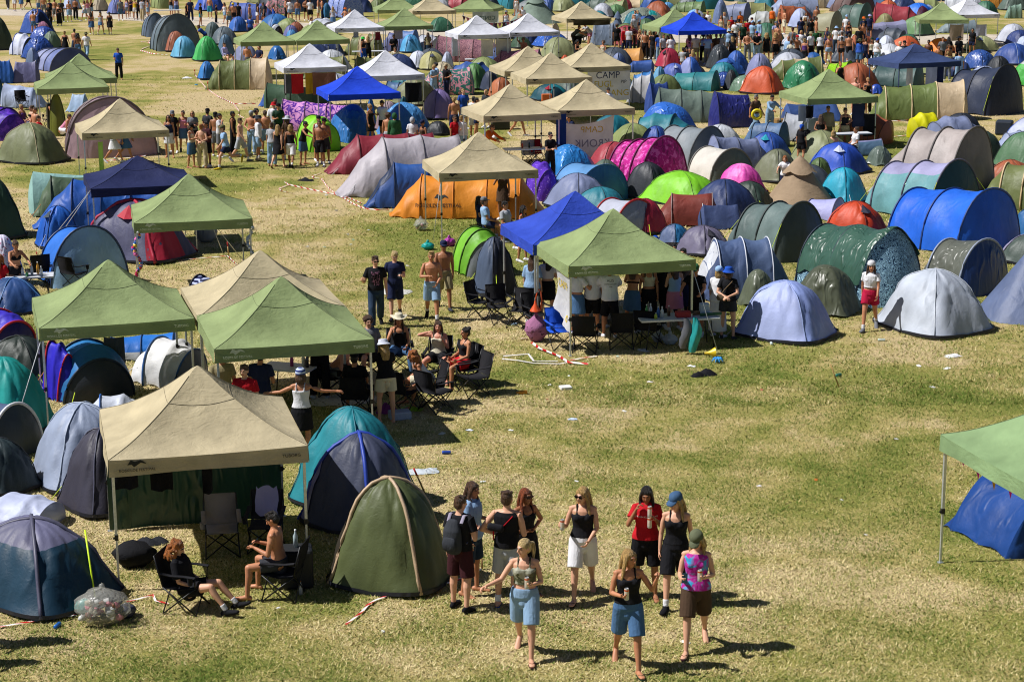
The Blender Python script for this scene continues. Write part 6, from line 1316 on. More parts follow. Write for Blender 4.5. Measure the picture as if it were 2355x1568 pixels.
cr=[(38,85,'stand','f',-30,'beige tank','grey shorts','long','brown','tan'),(120,85,'stand','m',20,'red tee','grey shorts','short','dark','tan'),(190,48,'stand','m',10,'orange muscle','dark grey pants','short','dark','deep'),(98,130,'stand','f',100,'beige tank','black shorts','long','blond','tan'),(152,122,'stand','m',-20,'white tee','grey shorts','short','dark','tan','cap','navy'),(180,112,'stand','m',150,'light grey tee','black shorts','short','dark','tan','cap','black'),(215,140,'stand','m',10,'dark green tee','black shorts','short','brown','tan'),(248,108,'stand','m',175,'red tee','navy shorts','short','dark','tan'),(283,100,'stand','m',20,'maroon tee','grey shorts','short','brown','tan','cap','maroon'),(292,125,'stand','m',-40,'light denim tee','grey shorts','short','brown','tan','cap','light blue'),(345,120,'drink','m',-60,'light denim long','pink shorts','short','brown','tan','cap','light blue'),
(100,190,'stand','m',170,'light blue tee','grey shorts','short','brown','tan','bucket','light blue'),(130,188,'stand','m',190,'navy tee','black shorts','short','brown','tan','bucket','beige'),(130,245,'stand','f',175,'dark grey tee','black shorts','long','blond','tan','cap','black'),(250,212,'backhands','m',170,None,'grey pants','short','brown','tan'),(325,212,'backhands','m',185,'black tee','light denim pants','short','brown','tan','cap','royal blue'),(405,225,'stand','f',190,'black tee','black skirt','curlylong','blond','tan'),(478,222,'stand','f',175,'black bikini','black longshorts','curlylong','blond','tan'),(478,130,'stand','m',20,'lavender tee','grey shorts','short','brown','tan','cap','grey'),(492,150,'stand','m',160,None,'grey shorts','short','dark','tan'),(498,190,'stand','m',185,None,'black pants','none','brown','tan'),
(450,15,'stand','m',150,'orange muscle','olive pants','short','dark','tan'),(508,28,'standcan','m',60,None,'navy shorts','short','blond','tan'),(548,30,'standcan','m',-70,None,'cream longshorts','short','brown','tan'),(683,95,'stand','m',180,'navy tee','navy pants','short','dark','tan'),(762,102,'stand','m',185,'black tee','black pants','short','dark','tan'),(722,58,'stand','f',10,'white tee','grey shorts','long','brown','tan'),(715,100,'stand','f',20,'beige tee','grey shorts','curlylong','blond','tan'),(805,95,'stand','m',100,None,'grey shorts','short','brown','tan'),(810,5,'stand','m',-20,None,'black shorts','short','brown','bronze'),
(615,182,'stand','m',160,'grey tee','grey shorts','short','red','tan','scarf','maroon'),(582,250,'stand','m',-30,'light blue long','light denim pants','short','ginger','tan'),(602,285,'backhands','f',170,'cream tee','light denim pants','bun','brown','tan'),(652,242,'wave','m',20,None,'black longshorts','short','grey','bronze','cap','red'),(685,205,'stand','f',-20,'white tee','grey shorts','bob','blond','tan'),(712,272,'stand','f',150,'purple strapless','black shorts','bun','blond','tan'),(762,212,'stand','m',30,'white tee','black longshorts','short','brown','tan','bucket','khaki'),(735,215,'stand','f',170,'dark grey tee','black pants','bob','dark','tan'),(805,185,'stand','m',20,'green tee','black shorts','short','ginger','tan'),(840,228,'stand','f',175,'white tee','black pants','bun','dark','tan'),(895,180,'stand','f',-50,'navy tee','navy shorts','bun','brown','tan'),(912,220,'wave','f',30,'pink tank','grey shorts','long','dark','tan'),(908,250,'stand','f',178,'bikini','light denim hot','bun','blond','tan'),
(970,168,'stand','m',170,'white tee','dark denim pants','short','brown','tan','bucket','light blue'),(1015,210,'stand','m',185,'white tee','grey shorts','short','brown','tan'),(1012,250,'walk','f',170,'bikini','black hot','ponytail','dark','bronze'),(1072,222,'walk2','m',175,None,'black longshorts','short','dark','tan'),(1015,168,'stand','m',20,'light grey tee','grey shorts','short','brown','tan'),(1068,128,'stand','f',10,'bikini','navy shorts','long','dark','tan'),(1052,78,'stand','m',-10,'white tee','grey shorts','short','brown','tan','cap','light blue'),(1155,170,'stand','m',170,'black tee','black pants','short','brown','tan'),(1190,92,'stand','m',20,'navy tee','grey shorts','short','brown','tan','bucket','orange'),(1240,72,'stand','m',-30,'navy tee','black shorts','short','brown','tan','bucket','lavender'),(1185,135,'stand','m',30,None,'navy shorts','short','dark','tan'),
(1158,275,'stand','f',150,'blue long','denim longshorts','bun','brown','tan','sunhat','olive'),(1208,265,'stand','f',170,'navy tank','navy longshorts','bun','brown','tan'),(1255,265,'stand','f',10,'cream tank','black pants','long','brown','tan','cap','dark green'),(1303,270,'standcan','f',-20,'white long','light denim pants','bob','brown','tan','cap','royal blue'),(1000,462,'drink','f',10,'black muscle','black shorts','topbun','ginger','tan'),(60,55,'stand','m',0,'light grey tee','grey shorts','short','blond','tan')]
for a in cr: Hd(*a[:10],**(dict(ht=a[10],hatc=a[11]) if len(a)>10 else {}))
# --- right side
tile(1,3)
for a in [(810,700,'stand','m',-30,None,'navy shorts','short','ginger','pink',{}),(920,712,'stand','f',10,'black tank','black pants','bun','blond','tan',{}),(895,780,'stand','m',40,'black tee','black shorts','short','dark','tan',dict(h=1.4)),(20,858,'reach','m',30,'light denim long','light denim pants','short','dark','tan',{}),(555,965,'stand','m',10,'khaki long','olive pants','short','brown','tan',{}),(488,1050,'backhands','f',170,'black tank','light denim pants','long','brown','bronze',{}),(712,990,'hips','f',10,'black tank','khaki pants','bun','dark','tan',{}),(310,1148,'stand','f',150,'black tee','black shorts','bob','brown','tan',dict(ht='scarf',hatc='royal blue',h=1.5)),
 (1480,362,'stand','m',-20,None,'black shorts','short','dark','deep',{}),(1570,408,'stand','m',20,None,'navy pants','short','dark','tan',{}),(1665,400,'stand','m',30,None,'light denim pants','short','brown','bronze',{}),(1655,470,'stand','m',170,'khaki tee','grey pants','short','blond','tan',dict(h=1.6)),(1765,465,'stand','m',185,'light blue tee','light denim pants','short','dark','tan',{}),(1255,372,'stand','m',20,'black tee','black pants','short','brown','tan',dict(ht='cap',hatc='black')),(1215,380,'stand','m',-10,'white tee','grey pants','short','brown','tan',dict(ht='cap',hatc='beige')),(1325,382,'stand','m',30,'black tee','black pants','short','dark','tan',{}),(1665,338,'stand','f',170,'black tee','black pants','long','dark','tan',{}),(1760,330,'stand','m',20,'black tee','black pants','bob','dark','tan',dict(ht='sunhat',hatc='black')),(1885,262,'stand','f',-30,'black tee','navy shorts','bun','dark','bronze',{}),(1610,335,'stand','m',10,'grey tee','black pants','short','brown','tan',{}),(165,1420,'reach','f',-20,'white tee','navy shorts','bob','ginger','fair',dict(h=1.5,label='ginger haired person in white T-shirt beside the taupe tipi'))]:
    Hd(*a[:10],**a[10])
for a in [(605,1200,'sit','f',165,None,'light denim shorts','bob','blond','fair'),(800,1172,'sit','f',-70,'white tee','black shorts','bun','brown','tan')]:
    p=atz(DX(a[0]),DY(a[1]),1.28); p.z=0; person(p,*a[2:])
tile(1,2)
A(2235,1240,'walk2','m',40,'brown tee','light denim pants','short','grey','tan',q='mid',label='person in brown T-shirt and jeans carrying a yellow ring by the indigo tent'); 
for a in [(105,342,'wave','m',-10,None,'grey shorts','curly','brown','bronze',{}),(885,805,'phone','f',5,'white tee','black pants','bun','dark','tan',{}),(350,1205,'cross','m',40,'black tee','black pants','short','dark','fair',dict(sg=True)),(95,55,'stand','m',20,'white tee','grey pants','short','dark','tan',{}),(75,95,'stand','f',150,'beige tank','grey pants','bun','blond','tan',{}),(40,-30,'stand','f',10,'white tank','white shorts','long','brown','tan',{}),(560,205,'bend','m',80,'dark grey tee','black pants','short','brown','tan',{}),(720,180,'bend','m',-60,'light grey tee','pink shorts','short','brown','tan',{})]:
    Hd(*a[:10],**a[10])
A(60,1255,'walk','m',60,None,'navy shorts','short','brown','tan')
for a in [(590,365,'sitphone','f',60,'black tank','black pants','long','dark','tan',{}),(835,375,'sit','f',-30,'strapless cream' if 0 else 'cream strapless','black shorts','curly','brown','tan',{}),(590,1040,'sitlean','m',-60,'navy tee','light denim shorts','short','dark','tan',{})]:
    p=atz(DX(a[0]),DY(a[1]),1.3); p.z=0; person(p,*a[2:10],**a[10])
# ------------------------------------------------------------------ camp furniture, litter, tape, banners
from mathutils.bvhtree import BVHTree
CHG='folding camp chairs'
def strip(mb,pts,w,side,th=.012,mi=0):
    pts=[Vector(p) for p in pts]; sd=Vector(side).normalized()*w/2; rows=[]
    for i,p in enumerate(pts):
        d=(pts[min(i+1,len(pts)-1)]-pts[max(0,i-1)]).normalized(); nn=d.cross(sd).normalized()*th/2
        rows.append([p-sd-nn,p+sd-nn,p+sd+nn,p-sd+nn])
    o=len(mb.v); mb.grid(rows,mi,True); e=len(rows)-1; mb.f+= [(o,o+1,o+2,o+3),(o+e*4+3,o+e*4+2,o+e*4+1,o+e*4)]; mb.m+=[mi,mi]
CHM={}
def camp_chair(P,yaw,c='#1b1b1f',desc='empty black folding camp chair',label=None,folded=0):
    g=thing('camp_chair',(P.x,P.y,0),R(yaw),'camp chair',desc,CHG,label=label); fm=fabric(c,'cloth'); st_=plain('#1a1b1e',.4,.4,'steel_tube')
    if 'seat' not in CHM:
        b=MB(); strip(b,[(0,-.27,.43),(0,-.20,.42),(0,0,.385),(0,.18,.40),(0,.24,.42)],.50,(1,0,0)); CHM['seat']=b.mesh('seat',[None])
        b=MB(); strip(b,[(0,.235,.43),(0,.285,.55),(0,.33,.70),(0,.345,.86),(0,.36,.90)],.50,(1,0,0)); CHM['backrest']=b.mesh('backrest',[None])
        b=MB(); strip(b,[(0,-.27,.60),(0,-.1,.615),(0,.1,.615),(0,.27,.64)],.07,(1,0,0)); CHM['armrest']=b.mesh('armrest',[None])
        b=MB(); b.lathe([(.036,0),(.042,.10),(.045,.11)],10,(0,-.2,.50)); CHM['cup_holder']=b.mesh('cup_holder',[None])
        for nm,pts in (('a',[(-.27,-.26,.012),(.24,-.25,.42),(.26,-.26,.60)]),('b',[(.27,-.26,.012),(-.24,-.25,.42),(-.26,-.26,.60)]),('c',[(-.27,.26,.012),(.25,.25,.43),(.27,.29,.64),(.255,.36,.90)]),('d',[(.27,.26,.012),(-.25,.25,.43),(-.27,.29,.64),(-.255,.36,.90)]),('e',[(.27,-.26,.012),(.25,.25,.42)]),('f',[(-.27,-.26,.012),(-.25,.25,.42)]),('g',[(.27,.26,.012),(.25,-.25,.42)]),('h',[(-.27,.26,.012),(-.25,-.25,.42)])):
            b=MB(); b.tube(pts,.0115,6); CHM[nm]=b.mesh('leg',[None])
    obj('seat',CHM['seat'],g,[fm]); obj('backrest',CHM['backrest'],g,[fm])
    for s in (-1,1): o=obj('armrest',CHM['armrest'],g,[fm]); o.location.x=s*.28
    o=obj('cup_holder',CHM['cup_holder'],g,[fm]); o.location.x=-.30
    for k in 'abcdefgh': obj('leg',CHM[k],g,[st_])
    return g
def GP(x,y,z=0.0): return atz(DX(x),DY(y),z)
full()
for r,yw,lb in ((LG,78,'black camp chair carrying the reclining curly haired person'),(SP,-100,'black camp chair carrying the shirtless phone reader')): camp_chair(Vector(r[0].location)+Vector((math.cos(R(yw-90))*-.05,math.sin(R(yw-90))*-.05,0)),yw,label=lb)
for x,y,yw,lb in ((918,806,6,'black camp chair under the cowboy hat wearer'),(1008,822,-8,'black camp chair under the cream topped person shielding their face'),(1066,838,-62,'black camp chair under the person with the hair bun'),(986,878,-70,'black camp chair under the ginger person leaning forward'),(850,818,20,'black camp chair under the grey T-shirt by canopy corner'),(818,905,175,'black camp chair under the black capped person in shade'),(766,858,80,'black camp chair under the shirtless leaning person in shade')):
    p=atz(x,y,.48); p.z=0; camp_chair(p,yw,label=lb)
for x,y,yw,c,lb in ((1088,908,-60,'#222226','empty black camp chair with a pale label, rightmost of the circle'),(1000,944,140,'#222226','empty black camp chair with cup holders nearest the camera in the circle'),(1050,885,-40,'#1e1e22','empty black camp chair between two others in the circle'),
 (925,945,150,'#1e1e22','empty black camp chair at the canopy leg by the bucket hat wearer'),(512,1272,10,'#86807c','grey camp chair standing empty in front of the dark green tarp wall'),(612,1262,0,'#2a2a30','dark camp chair with a lilac shirt hung over its back'),
 (1107,730,60,'#1c1c20','black camp chair at the far left of the party canopy group'),(1150,742,20,'#1c1c20','black camp chair with a white cloth on it left of party canopy'),(1196,752,-20,'#1c1c20','black camp chair beside the left leg of the blue canopy'),(1236,762,30,'#1e1e22','black camp chair behind the printed purple rubbish bag'),
 (1288,800,20,'#1c4fc0','bright blue camp chair left of the party canopy leg'),(1346,808,170,'#1a1a1e','black camp chair with white mark right of the canopy leg'),(1428,800,180,'#1a1a1e','black camp chair in the shade of the party canopy'),(1490,795,160,'#1a1a1e','black camp chair under the left end of party table')):
    camp_chair(atz(x,y,0),yw,c,label=lb)
tile(1,0); camp_chair(GP(2275,535),160,'#5aa02c',label='bright green camp chair under the far green twin canopy')
camp_chair(GP(465,1185),-60,label='black camp chair beside the loudspeaker at far left'); camp_chair(GP(210,1010),30,label='dark camp chair with high back among the seated group at far left')
tile(2,0); camp_chair(GP(350,1215),-150,label='black camp chair by the left edge drinks table'); camp_chair(GP(690,1235),150,label='black camp chair before the sky blue tent')
tile(1,2); camp_chair(GP(235,1510),20,'#8a1624',label='red camp chair under the tan canopy table'); camp_chair(GP(160,1520),10,'#9a9aa0',label='grey camp chair under the tan canopy table'); camp_chair(GP(590,470),-20,label='black camp chair by the tan canopy with fringe'); camp_chair(GP(760,1475),10,label='black camp chair before the white sheet')
tile(1,3); camp_chair(GP(310,1420),-20,label='black camp chair left of the ultramarine dome'); camp_chair(GP(375,1400),60,label='second black camp chair left of the ultramarine dome')
# tables ---------------------------------------------------------------
def table(P,yaw,L,W,label,c='#c9ccd2',h=.73):
    g=thing('folding_table',(P.x,P.y,0),R(yaw),'table','folding table','folding tables',label=label); b=MB(); b.box((0,0,h-.02),(L,W,.04)); b.build('table_top',[plain(c,.45,0,'table_plastic')],g,False)
    for sx in (-1,1):
        for sy in(-1,1):
            b=MB(); b.tube([(sx*(L/2-.2),sy*(W/2-.06),h-.04),(sx*(L/2-.12),sy*(W/2-.05),.0)],.013,6); b.build('leg',[BLACKP],g)
        b=MB(); b.tube([(sx*(L/2-.16),-(W/2-.055),h*.45),(sx*(L/2-.16),W/2-.055,h*.45)],.01,6); b.build('brace',[BLACKP],g)
    return g
full()
TB=[]
def on(t,u,v): # point on a table top
    g,L,W,h=t; return Vector(g.location)+Matrix.Rotation(g.rotation_euler.z,3,'Z')@Vector((u*L/2,v*W/2,h))
p=atz(1557,727,.73); p.z=0; t1=(table(p,9,1.83,.72,'long white folding table covered in bottles under the party canopy'),1.83,.72,.73)
p=atz(664,842,.73); p.z=0; t2=(table(p,-18,1.1,.62,'white folding table with drinks under the front green canopy'),1.1,.62,.73)
p=atz(68,633,.73); p.z=0; t3=(table(p,12,1.2,.6,'white folding table with bottles at the left edge'),1.2,.6,.73)
p=atz(1094,136,.73); p.z=0; table(p,8,1.2,.6,'small white folding table under the white canopy by pink print tents')
p=atz(846,118,.73); p.z=0; table(p,8,1.9,.7,'long white folding table under the far green canopy')
p=atz(1212,341,.73); p.z=0; t4=(table(p,10,1.8,.6,'folding table with drinks below the tan canopy cluster'),1.8,.6,.73)
p=atz(1955,306,.73); p.z=0; table(p,10,1.6,.6,'white folding table under the right green canopy')
p=atz(385,24,.73); p.z=0; table(p,10,2.2,.7,'long table beneath the canopies at upper left')
def bottle(P,c,label,h=.28,r=.038,cap='#d8d8d8'):
    g=thing('bottle',P,0,'bottle','bottle','bottles on the tables',label=label); b=MB(); b.lathe([(0,0),(r,.002),(r,h*.62),(r*.4,h*.80),(r*.36,h*.94)],12); b.build('body',[plain(c,.12,0,'bottle_glass')],g)
    b=MB(); b.lathe([(r*.42,h*.92),(r*.42,h),(0,h)],10); b.build('cap',[plain(cap,.4,0,'cap_plastic')],g)
for u,v,c,h,lb in ((-.78,.1,'#3c8a3a',.30,'green bottle at left end of the party table'),(-.66,.3,'#c6ccd0',.30,'tall clear bottle next to green one on party table'),(-.5,-.1,'#3c6cb0',.26,'blue labelled bottle on party table'),(-.42,-.3,'#b8c0c6',.27,'clear bottle at front of party table'),(-.6,-.5,'#a8b83c',.14,'yellow green can shaped bottle at party table edge'),(-.2,.2,'#5a3a20',.24,'brown bottle mid party table')): bottle(on(t1,u,v),c,lb,h)
def box_thing(name,P,d,c,label,cat,yaw=0,group=None,lid=None):
    b=MB(); b.box((0,0,d[2]/2),d); o=b.build(name,[plain(c,.6,0,'cardboard')],None,False)
    bv=o.modifiers.new('b','BEVEL'); bv.width=min(d)*.12; bv.segments=2
    o.location=P; o.rotation_euler=(0,0,R(yaw)); reg(o,cat,label,group,label); return o
box_thing('drink_box',on(t1,.12,-.25),(.34,.2,.13),'#b02a28','red and white cardboard drink box on the party table','box',12)
box_thing('carton',on(t1,.5,.2),(.26,.12,.08),'#7a5838','brown carton on the right half of the party table','box',20)
box_thing('water_jug',on(t1,.72,.25),(.22,.2,.26),'#b4c2cc','pale plastic water container on party table right end','jug',5)
def tubeobj(name,P,Q,r,c,label,cat):
    b=MB(); b.tube([(0,0,0),Q],r,8); o=b.build(name,[plain(c,.4,0,'plastic')]); o.location=P; reg(o,cat,label,None,label)
tubeobj('cardboard_tube',on(t1,.55,-.35)+Vector((0,0,.04)),(.5,.08,.01),.035,'#2c6038','dark green tube lying on the party table','tube')
for u,v,c,h,lb in ((.1,.1,'#a03c78',.26,'pink bottle on the front green canopy table'),(.55,.2,'#e0dcd0',.30,'white carton bottle on the front green canopy table'),(.75,.0,'#303034',.28,'dark bottle on the front green canopy table')): bottle(on(t2,u,v),c,lb,h)
for u,v,c,h,lb in ((.1,.2,'#b8c4cc',.30,'clear bottle at centre of left edge table'),(.35,.4,'#c89030',.32,'bottle with amber drink on left edge table'),(.5,-.3,'#c8d0d4',.24,'clear bottle at front of left edge table'),(-.3,.2,'#d0d4d8',.2,'white bottle on left edge table'),(-.1,-.3,'#58a860',.12,'green cup shaped bottle on left edge table')): bottle(on(t3,u,v),c,lb,h)
for u,v,c,h,lb in ((.6,.1,'#902828',.2,'red bottle on the tan cluster table'),(-.2,.1,'#c05020',.22,'orange bottle on the tan cluster table'),(.1,.2,'#203428',.26,'dark bottle on the tan cluster table'),(.8,-.1,'#b8c0c8',.24,'clear bottle on the tan cluster table')): bottle(on(t4,u,v),c,lb,h)
# drink cans -----------------------------------------------------------
CANM={}
def can_mesh():
    if 'c' not in CANM:
        b=MB(); b.lathe([(0,0),(.026,.0),(.033,.012),(.033,.045)],14); b.lathe([(.033,.045),(.033,.150),(.027,.166)],14,mi=1); b.lathe([(.027,.166),(.026,.162),(0,.162)],14,mi=2)
        b.lathe([(.0333,.128),(.0333,.150)],14,mi=3); CANM['c']=b.mesh('drink_can',[None]*4)
    return CANM['c']
def can(P,label,rot=(0,0,0),cs=('#c0c0bc','#cfc4b4','#9a9ca0','#c8501c'),group='drink cans'):
    o=obj('drink_can',can_mesh(),None,[plain(c,.3,.3,'can_metal') for c in cs]); o.location=P; o.rotation_euler=rot; reg(o,'drink can',label,group,label); return o
nm=0
for P,kd,gp in HELD:
    who=gp['label'].replace('person in ','').replace('person ','').split()
    w=' '.join(who[:6])
    if kd=='can': can(P-Vector((0,0,.08)),'orange and white drink can held by person in '+w if gp['label'].startswith('person in') else 'orange and white drink can held by '+' '.join(gp['label'].split()[:8]))
    elif kd=='cans':
        can(P-Vector((0,0,.15)),'lower of two stacked drink cans held by person in red lettered shirt'); can(P+Vector((0,0,.02)),'upper of two stacked drink cans held by person in red lettered shirt')
    elif kd=='cup':
        b=MB(); b.lathe([(0,0),(.028,0),(.040,.11),(.037,.11),(.026,.006)],14); o=b.build('plastic_cup',[plain('#c07840' if nm else '#d8d2b8',.3,0,'cup_plastic')]); nm+=1; o.location=P-Vector((0,0,.05)); reg(o,'cup','cup held by '+' '.join(gp['label'].split()[:9]),None,'plastic cup held by '+' '.join(gp['label'].split()[:9]))
    elif kd=='phone':
        b=MB(); b.box((0,0,0),(.075,.012,.15)); o=b.build('phone',[plain('#1c2a30',.2,0,'phone_glass')],None,False); o.location=P+Vector((0,0,.03)); o.rotation_euler=(R(-50),0,gp.rotation_euler.z); reg(o,'phone','p',None,'dark phone held by '+' '.join(gp['label'].split()[:10]))
# lettering laid on cloth ----------------------------------------------
def project_on(me2d,targets,origin,yaw,mat,parent,sink=.012,name='lettering',maxd=1.5):
    """drape flat artwork onto the real surface in front of it, along the artwork's own normal"""
    bpy.context.view_layer.update(); V=[];Fc=[]
    for o in targets:
        k=len(V); V+=[o.matrix_world@v.co for v in o.data.vertices]; Fc+=[tuple(i+k for i in p.vertices) for p in o.data.polygons]
    bv=BVHTree.FromPolygons(V,Fc); Rz=Matrix.Rotation(yaw,3,'Z'); d=Rz@Vector((0,1,0)); ok=0
    bm=bmesh.new(); bm.from_mesh(me2d); bmesh.ops.triangulate(bm,faces=bm.faces); 
    for v in bm.verts:
        w=origin+Rz@Vector((v.co.x,0,v.co.y)); h=bv.ray_cast(w-d*maxd,d,maxd*2)
        if h[0] is not None: v.co=h[0]-d*sink; ok+=1
        else: v.co=w
    bm.to_mesh(me2d); bm.free(); me2d.materials.clear(); me2d.materials.append(mat); o=obj(name,me2d)
    if parent is not None: o.parent=parent; o.matrix_parent_inverse=parent.matrix_world.inverted()
    return o
def flat(pts):
    b=MB(); b.add([Vector((x,y,0)) for x,y in pts],[tuple(range(len(pts)))]); return b.mesh('art',[],False)
def part(g,*names): return [c for c in g.children if c.name.split('.')[0] in names]
EMB=[(-.16,.0),(-.10,.085),(-.03,.05),(.06,.075),(.115,.045),(.16,.0),(.10,.02),(.06,.03),(.0,-.01),(-.05,-.04),(-.09,.005)]
INK=plain('#1a1c1e',.8,0,'print_ink'); WINK=plain('#d8d4d0',.8,0,'print_ink'); YINK=plain('#d8b820',.8,0,'paint'); NINK=plain('#28345c',.8,0,'paint'); PINK=plain('#8a5a78',.8,0,'print_ink')
fs=part(OR,'flysheet'); yo=OR.rotation_euler.z+PI
o0=aty(1009,471,OR.location.y-.6); project_on(textmesh('ROSKILDE FESTIVAL',.17,0),fs,o0,yo,INK,OR)
o0=aty(1016,455,OR.location.y-.6); project_on(flat([(x*1.5,y*1.5) for x,y in EMB]),fs,o0,yo,INK,OR,name='emblem')
def chest(r,txt,size,dz,mat,dx=0):
    g,J,s=r; sh=part(g,'shirt','sleeveless'); yaw=g.rotation_euler.z; c=Vector(g.location)+Matrix.Rotation(yaw,3,'Z')@((J['P']+J['Z']*dz+J['F']*.1+Vector((dx,0,0)))*s)
    me=textmesh(txt,size,0) if isinstance(txt,str) else txt; project_on(me,sh,c,yaw,mat,g,.006,maxd=.4)
chest(REDG,'CALVIN KLEIN JEANS',.036,.33,WINK); chest(CK,'Coke',.12,.30,WINK,.03)
random.seed(3); b=MB()
for i in range(60):
    x,y=random.uniform(-.10,.10),random.uniform(-.16,.17); w=random.uniform(.006,.02); b.add([Vector((x,y,0)),Vector((x+w,y+.005,0)),Vector((x+w*.8,y+random.uniform(.02,.05),0)),Vector((x-.003,y+.03,0))],[(0,1,2,3)])
chest(BT,b.mesh('print',[],False),0,.25,PINK)
def backtxt(r,txt,size,dz,mat):
    g,J,s=r; sh=part(g,'shirt'); yaw=g.rotation_euler.z+PI; c=Vector(g.location)+Matrix.Rotation(g.rotation_euler.z,3,'Z')@((J['P']+J['Z']*dz-J['F']*.1)*s); project_on(textmesh(txt,size,0),sh,c,yaw,mat,g,.006,maxd=.5)
backtxt(WT,'ALIS',.09,.40,INK); backtxt(WT,'COPENHAGEN',.045,.32,INK); backtxt(WT,'1996',.045,.26,INK)
# backpack and strap ----------------------------------------------------
def backpack(r,c,label):
    g,J,s=r; M=Matrix.Rotation(g.rotation_euler.z,3,'Z'); o=thing('backpack',Vector(g.location)+M@((J['P']+J['Z']*.22)*s),g.rotation_euler.z,'backpack',label,None,s,label); m=fabric(c,'cloth'); b=MB()
    b.loft([(0,.20,-.20),(0,.215,-.10),(0,.215,.10),(0,.19,.22)],[(.14,.075),(.155,.095),(.145,.085),(.10,.05)],n=16); me=remesh(b,.015,2); me.materials.append(m); obj('bag',me,o)
    b=MB(); b.loft([(0,.30,-.17),(0,.315,-.08),(0,.30,.0)],[(.11,.025),(.115,.035),(.10,.02)],n=12); b.build('front_pocket',[m],o)
    for q in (-1,1): b=MB(); strip(b,[(q*.11,.14,.20),(q*.115,.07,.295),(q*.12,-.06,.285),(q*.13,-.135,.16),(q*.135,-.10,-.02),(q*.14,.08,-.12)],.05,(1,0,0)); b.build('strap',[fabric('#8a8494','cloth')],o)
backpack(PM,'#33363c','dark grey backpack with pale straps on the person in maroon shorts')
def crossbag(r,c,sc,label,sz=.1,side=1,dz=.02,back=.15):
    g,J,s=r; M=Matrix.Rotation(g.rotation_euler.z,3,'Z'); o=thing('shoulder_bag',Vector(g.location)+M@(J['P']*s),g.rotation_euler.z,'bag',label,None,s,label); b=MB()
    b.loft([(side*.12-.09,back,dz),(side*.12+.09,back,dz+.02)],[(.035,sz),(.035,sz)],xd=(0,1,0),n=12); me=remesh(b,.012,2); me.materials.append(fabric(c,'cloth')); obj('bag',me,o)
    b=MB(); strip(b,[(side*.16,back-.02,dz+.05),(side*.06,.135,.26),(-side*.10,.10,.44),(-side*.11,-.02,.49),(-side*.06,-.13,.36),(side*.15,-.13,.10),(side*.19,.02,.05),(side*.16,back-.02,dz+.05)],.03,(0,1,.2)); b.build('strap',[fabric(sc,'cloth')],o)
crossbag(BM,'#1c1c22','#b01020','black bag on a red strap across the black sleeveless shirt',.06,1,.28,.16)
for r_ in [t for t in THINGS if t[3] and 'blue bucket hat, black T-shirt' in t[3]]: crossbag((r_[0],skel('backhands','f'),r_[0].scale[0]),'#6a5a48','#8a7458','brown shoulder bag on the person in blue bucket hat',.08,1,.06,.17)
# bags and rubbish -------------------------------------------------------
def sack(P,d,c,label,name='rubbish_bag',clearm=False,seed=1,knot=True,mat=None,cat='bag'):
    rnd=random.Random(seed); b=MB(); n=14; rows=[]
    for i in range(9):
        t=i/8; rr=math.sin(PI*min(1,t*.92+.08))**.6*(1-.1*t); row=[]
        for k in range(n):
            q=1+rnd.uniform(-.16,.16); a=2*PI*k/n; row.append(Vector((d[0]/2*rr*q*math.cos(a),d[1]/2*rr*q*math.sin(a),d[2]*(t**.9)*(1+rnd.uniform(-.05,.05)))))
        rows.append(row)
    b.grid(rows,0,True); b.f.append(tuple(range(n))[::-1]); b.m.append(0)
    if knot: b.ell((0,0,d[2]*1.0),(.05,.04,.07),None,8,0,.2)
    m=mat or (clear(c) if clearm else fabric(c,'tarp')); o=b.build(name,[m]); o.location=P; reg(o,cat,label,None,label); return o
full()
P0=atz(238,1432); sack(P0,(.85,.6,.55),'#b8b8b0','clear plastic rubbish bag full of litter at lower left',clearm=True,seed=3)
rnd=random.Random(5); b=MB()
for i in range(45): b.ell((rnd.uniform(-.28,.28),rnd.uniform(-.2,.2),rnd.uniform(.06,.36)),(rnd.uniform(.03,.08),rnd.uniform(.03,.07),rnd.uniform(.03,.06)),None,6,rnd.randrange(5),.2)
o=b.build('litter_heap',[plain(c,.5,0,'litter') for c in('#d0d0cc','#7a5038','#c06a78','#303034','#b0a890')]); o.location=P0; reg(o,'litter','x',None,'crumpled wrappers and cups inside the clear bag at lower left')
sack(atz(196,1412),(.30,.2,.25),'#18948c','teal plastic bag beside the clear rubbish bag at lower left',seed=8,knot=False)
sack(atz(292,1418),(.28,.3,.22),'#3a3e52','dark foil bag right of the clear rubbish bag',seed=9,knot=False)
P0=atz(968,530); sack(P0,(.46,.4,.38),'#c8c4bc','clear rubbish bag standing by the orange tent',clearm=True,seed=12); 
b=MB()
for i in range(24): b.ell((rnd.uniform(-.14,.14),rnd.uniform(-.12,.12),rnd.uniform(.05,.24)),(rnd.uniform(.03,.06),)*3,None,6,rnd.randrange(3),.2)
o=b.build('litter_heap',[plain(c,.5,0,'litter') for c in('#d8d8d4','#c08a90','#8a9a80')]); o.location=P0; reg(o,'litter','x',None,'wrappers inside the clear bag by the orange tent')
sack(atz(984,574),(.40,.3,.22),'#18a09c','turquoise plastic bag on the grass behind the dark cap wearer',seed=14); sack(atz(1033,566),(.40,.32,.26),'#a83c9c','magenta plastic bag left of the apple green pop-up tent',seed=15)
sack(atz(1233,784),(.55,.5,.62),'#8a5878','purple printed rubbish sack beside the blue camp chair',seed=17,mat=fabric('#9a6688','floral','#9a6688','#3c2434'))
sack(atz(1540,792),(.38,.3,.26),'#b0bccc','white plastic bag under the party table, right one',seed=19); sack(atz(1512,786),(.3,.25,.24),'#a8b0b8','white plastic bag under the party table, left one',seed=20)
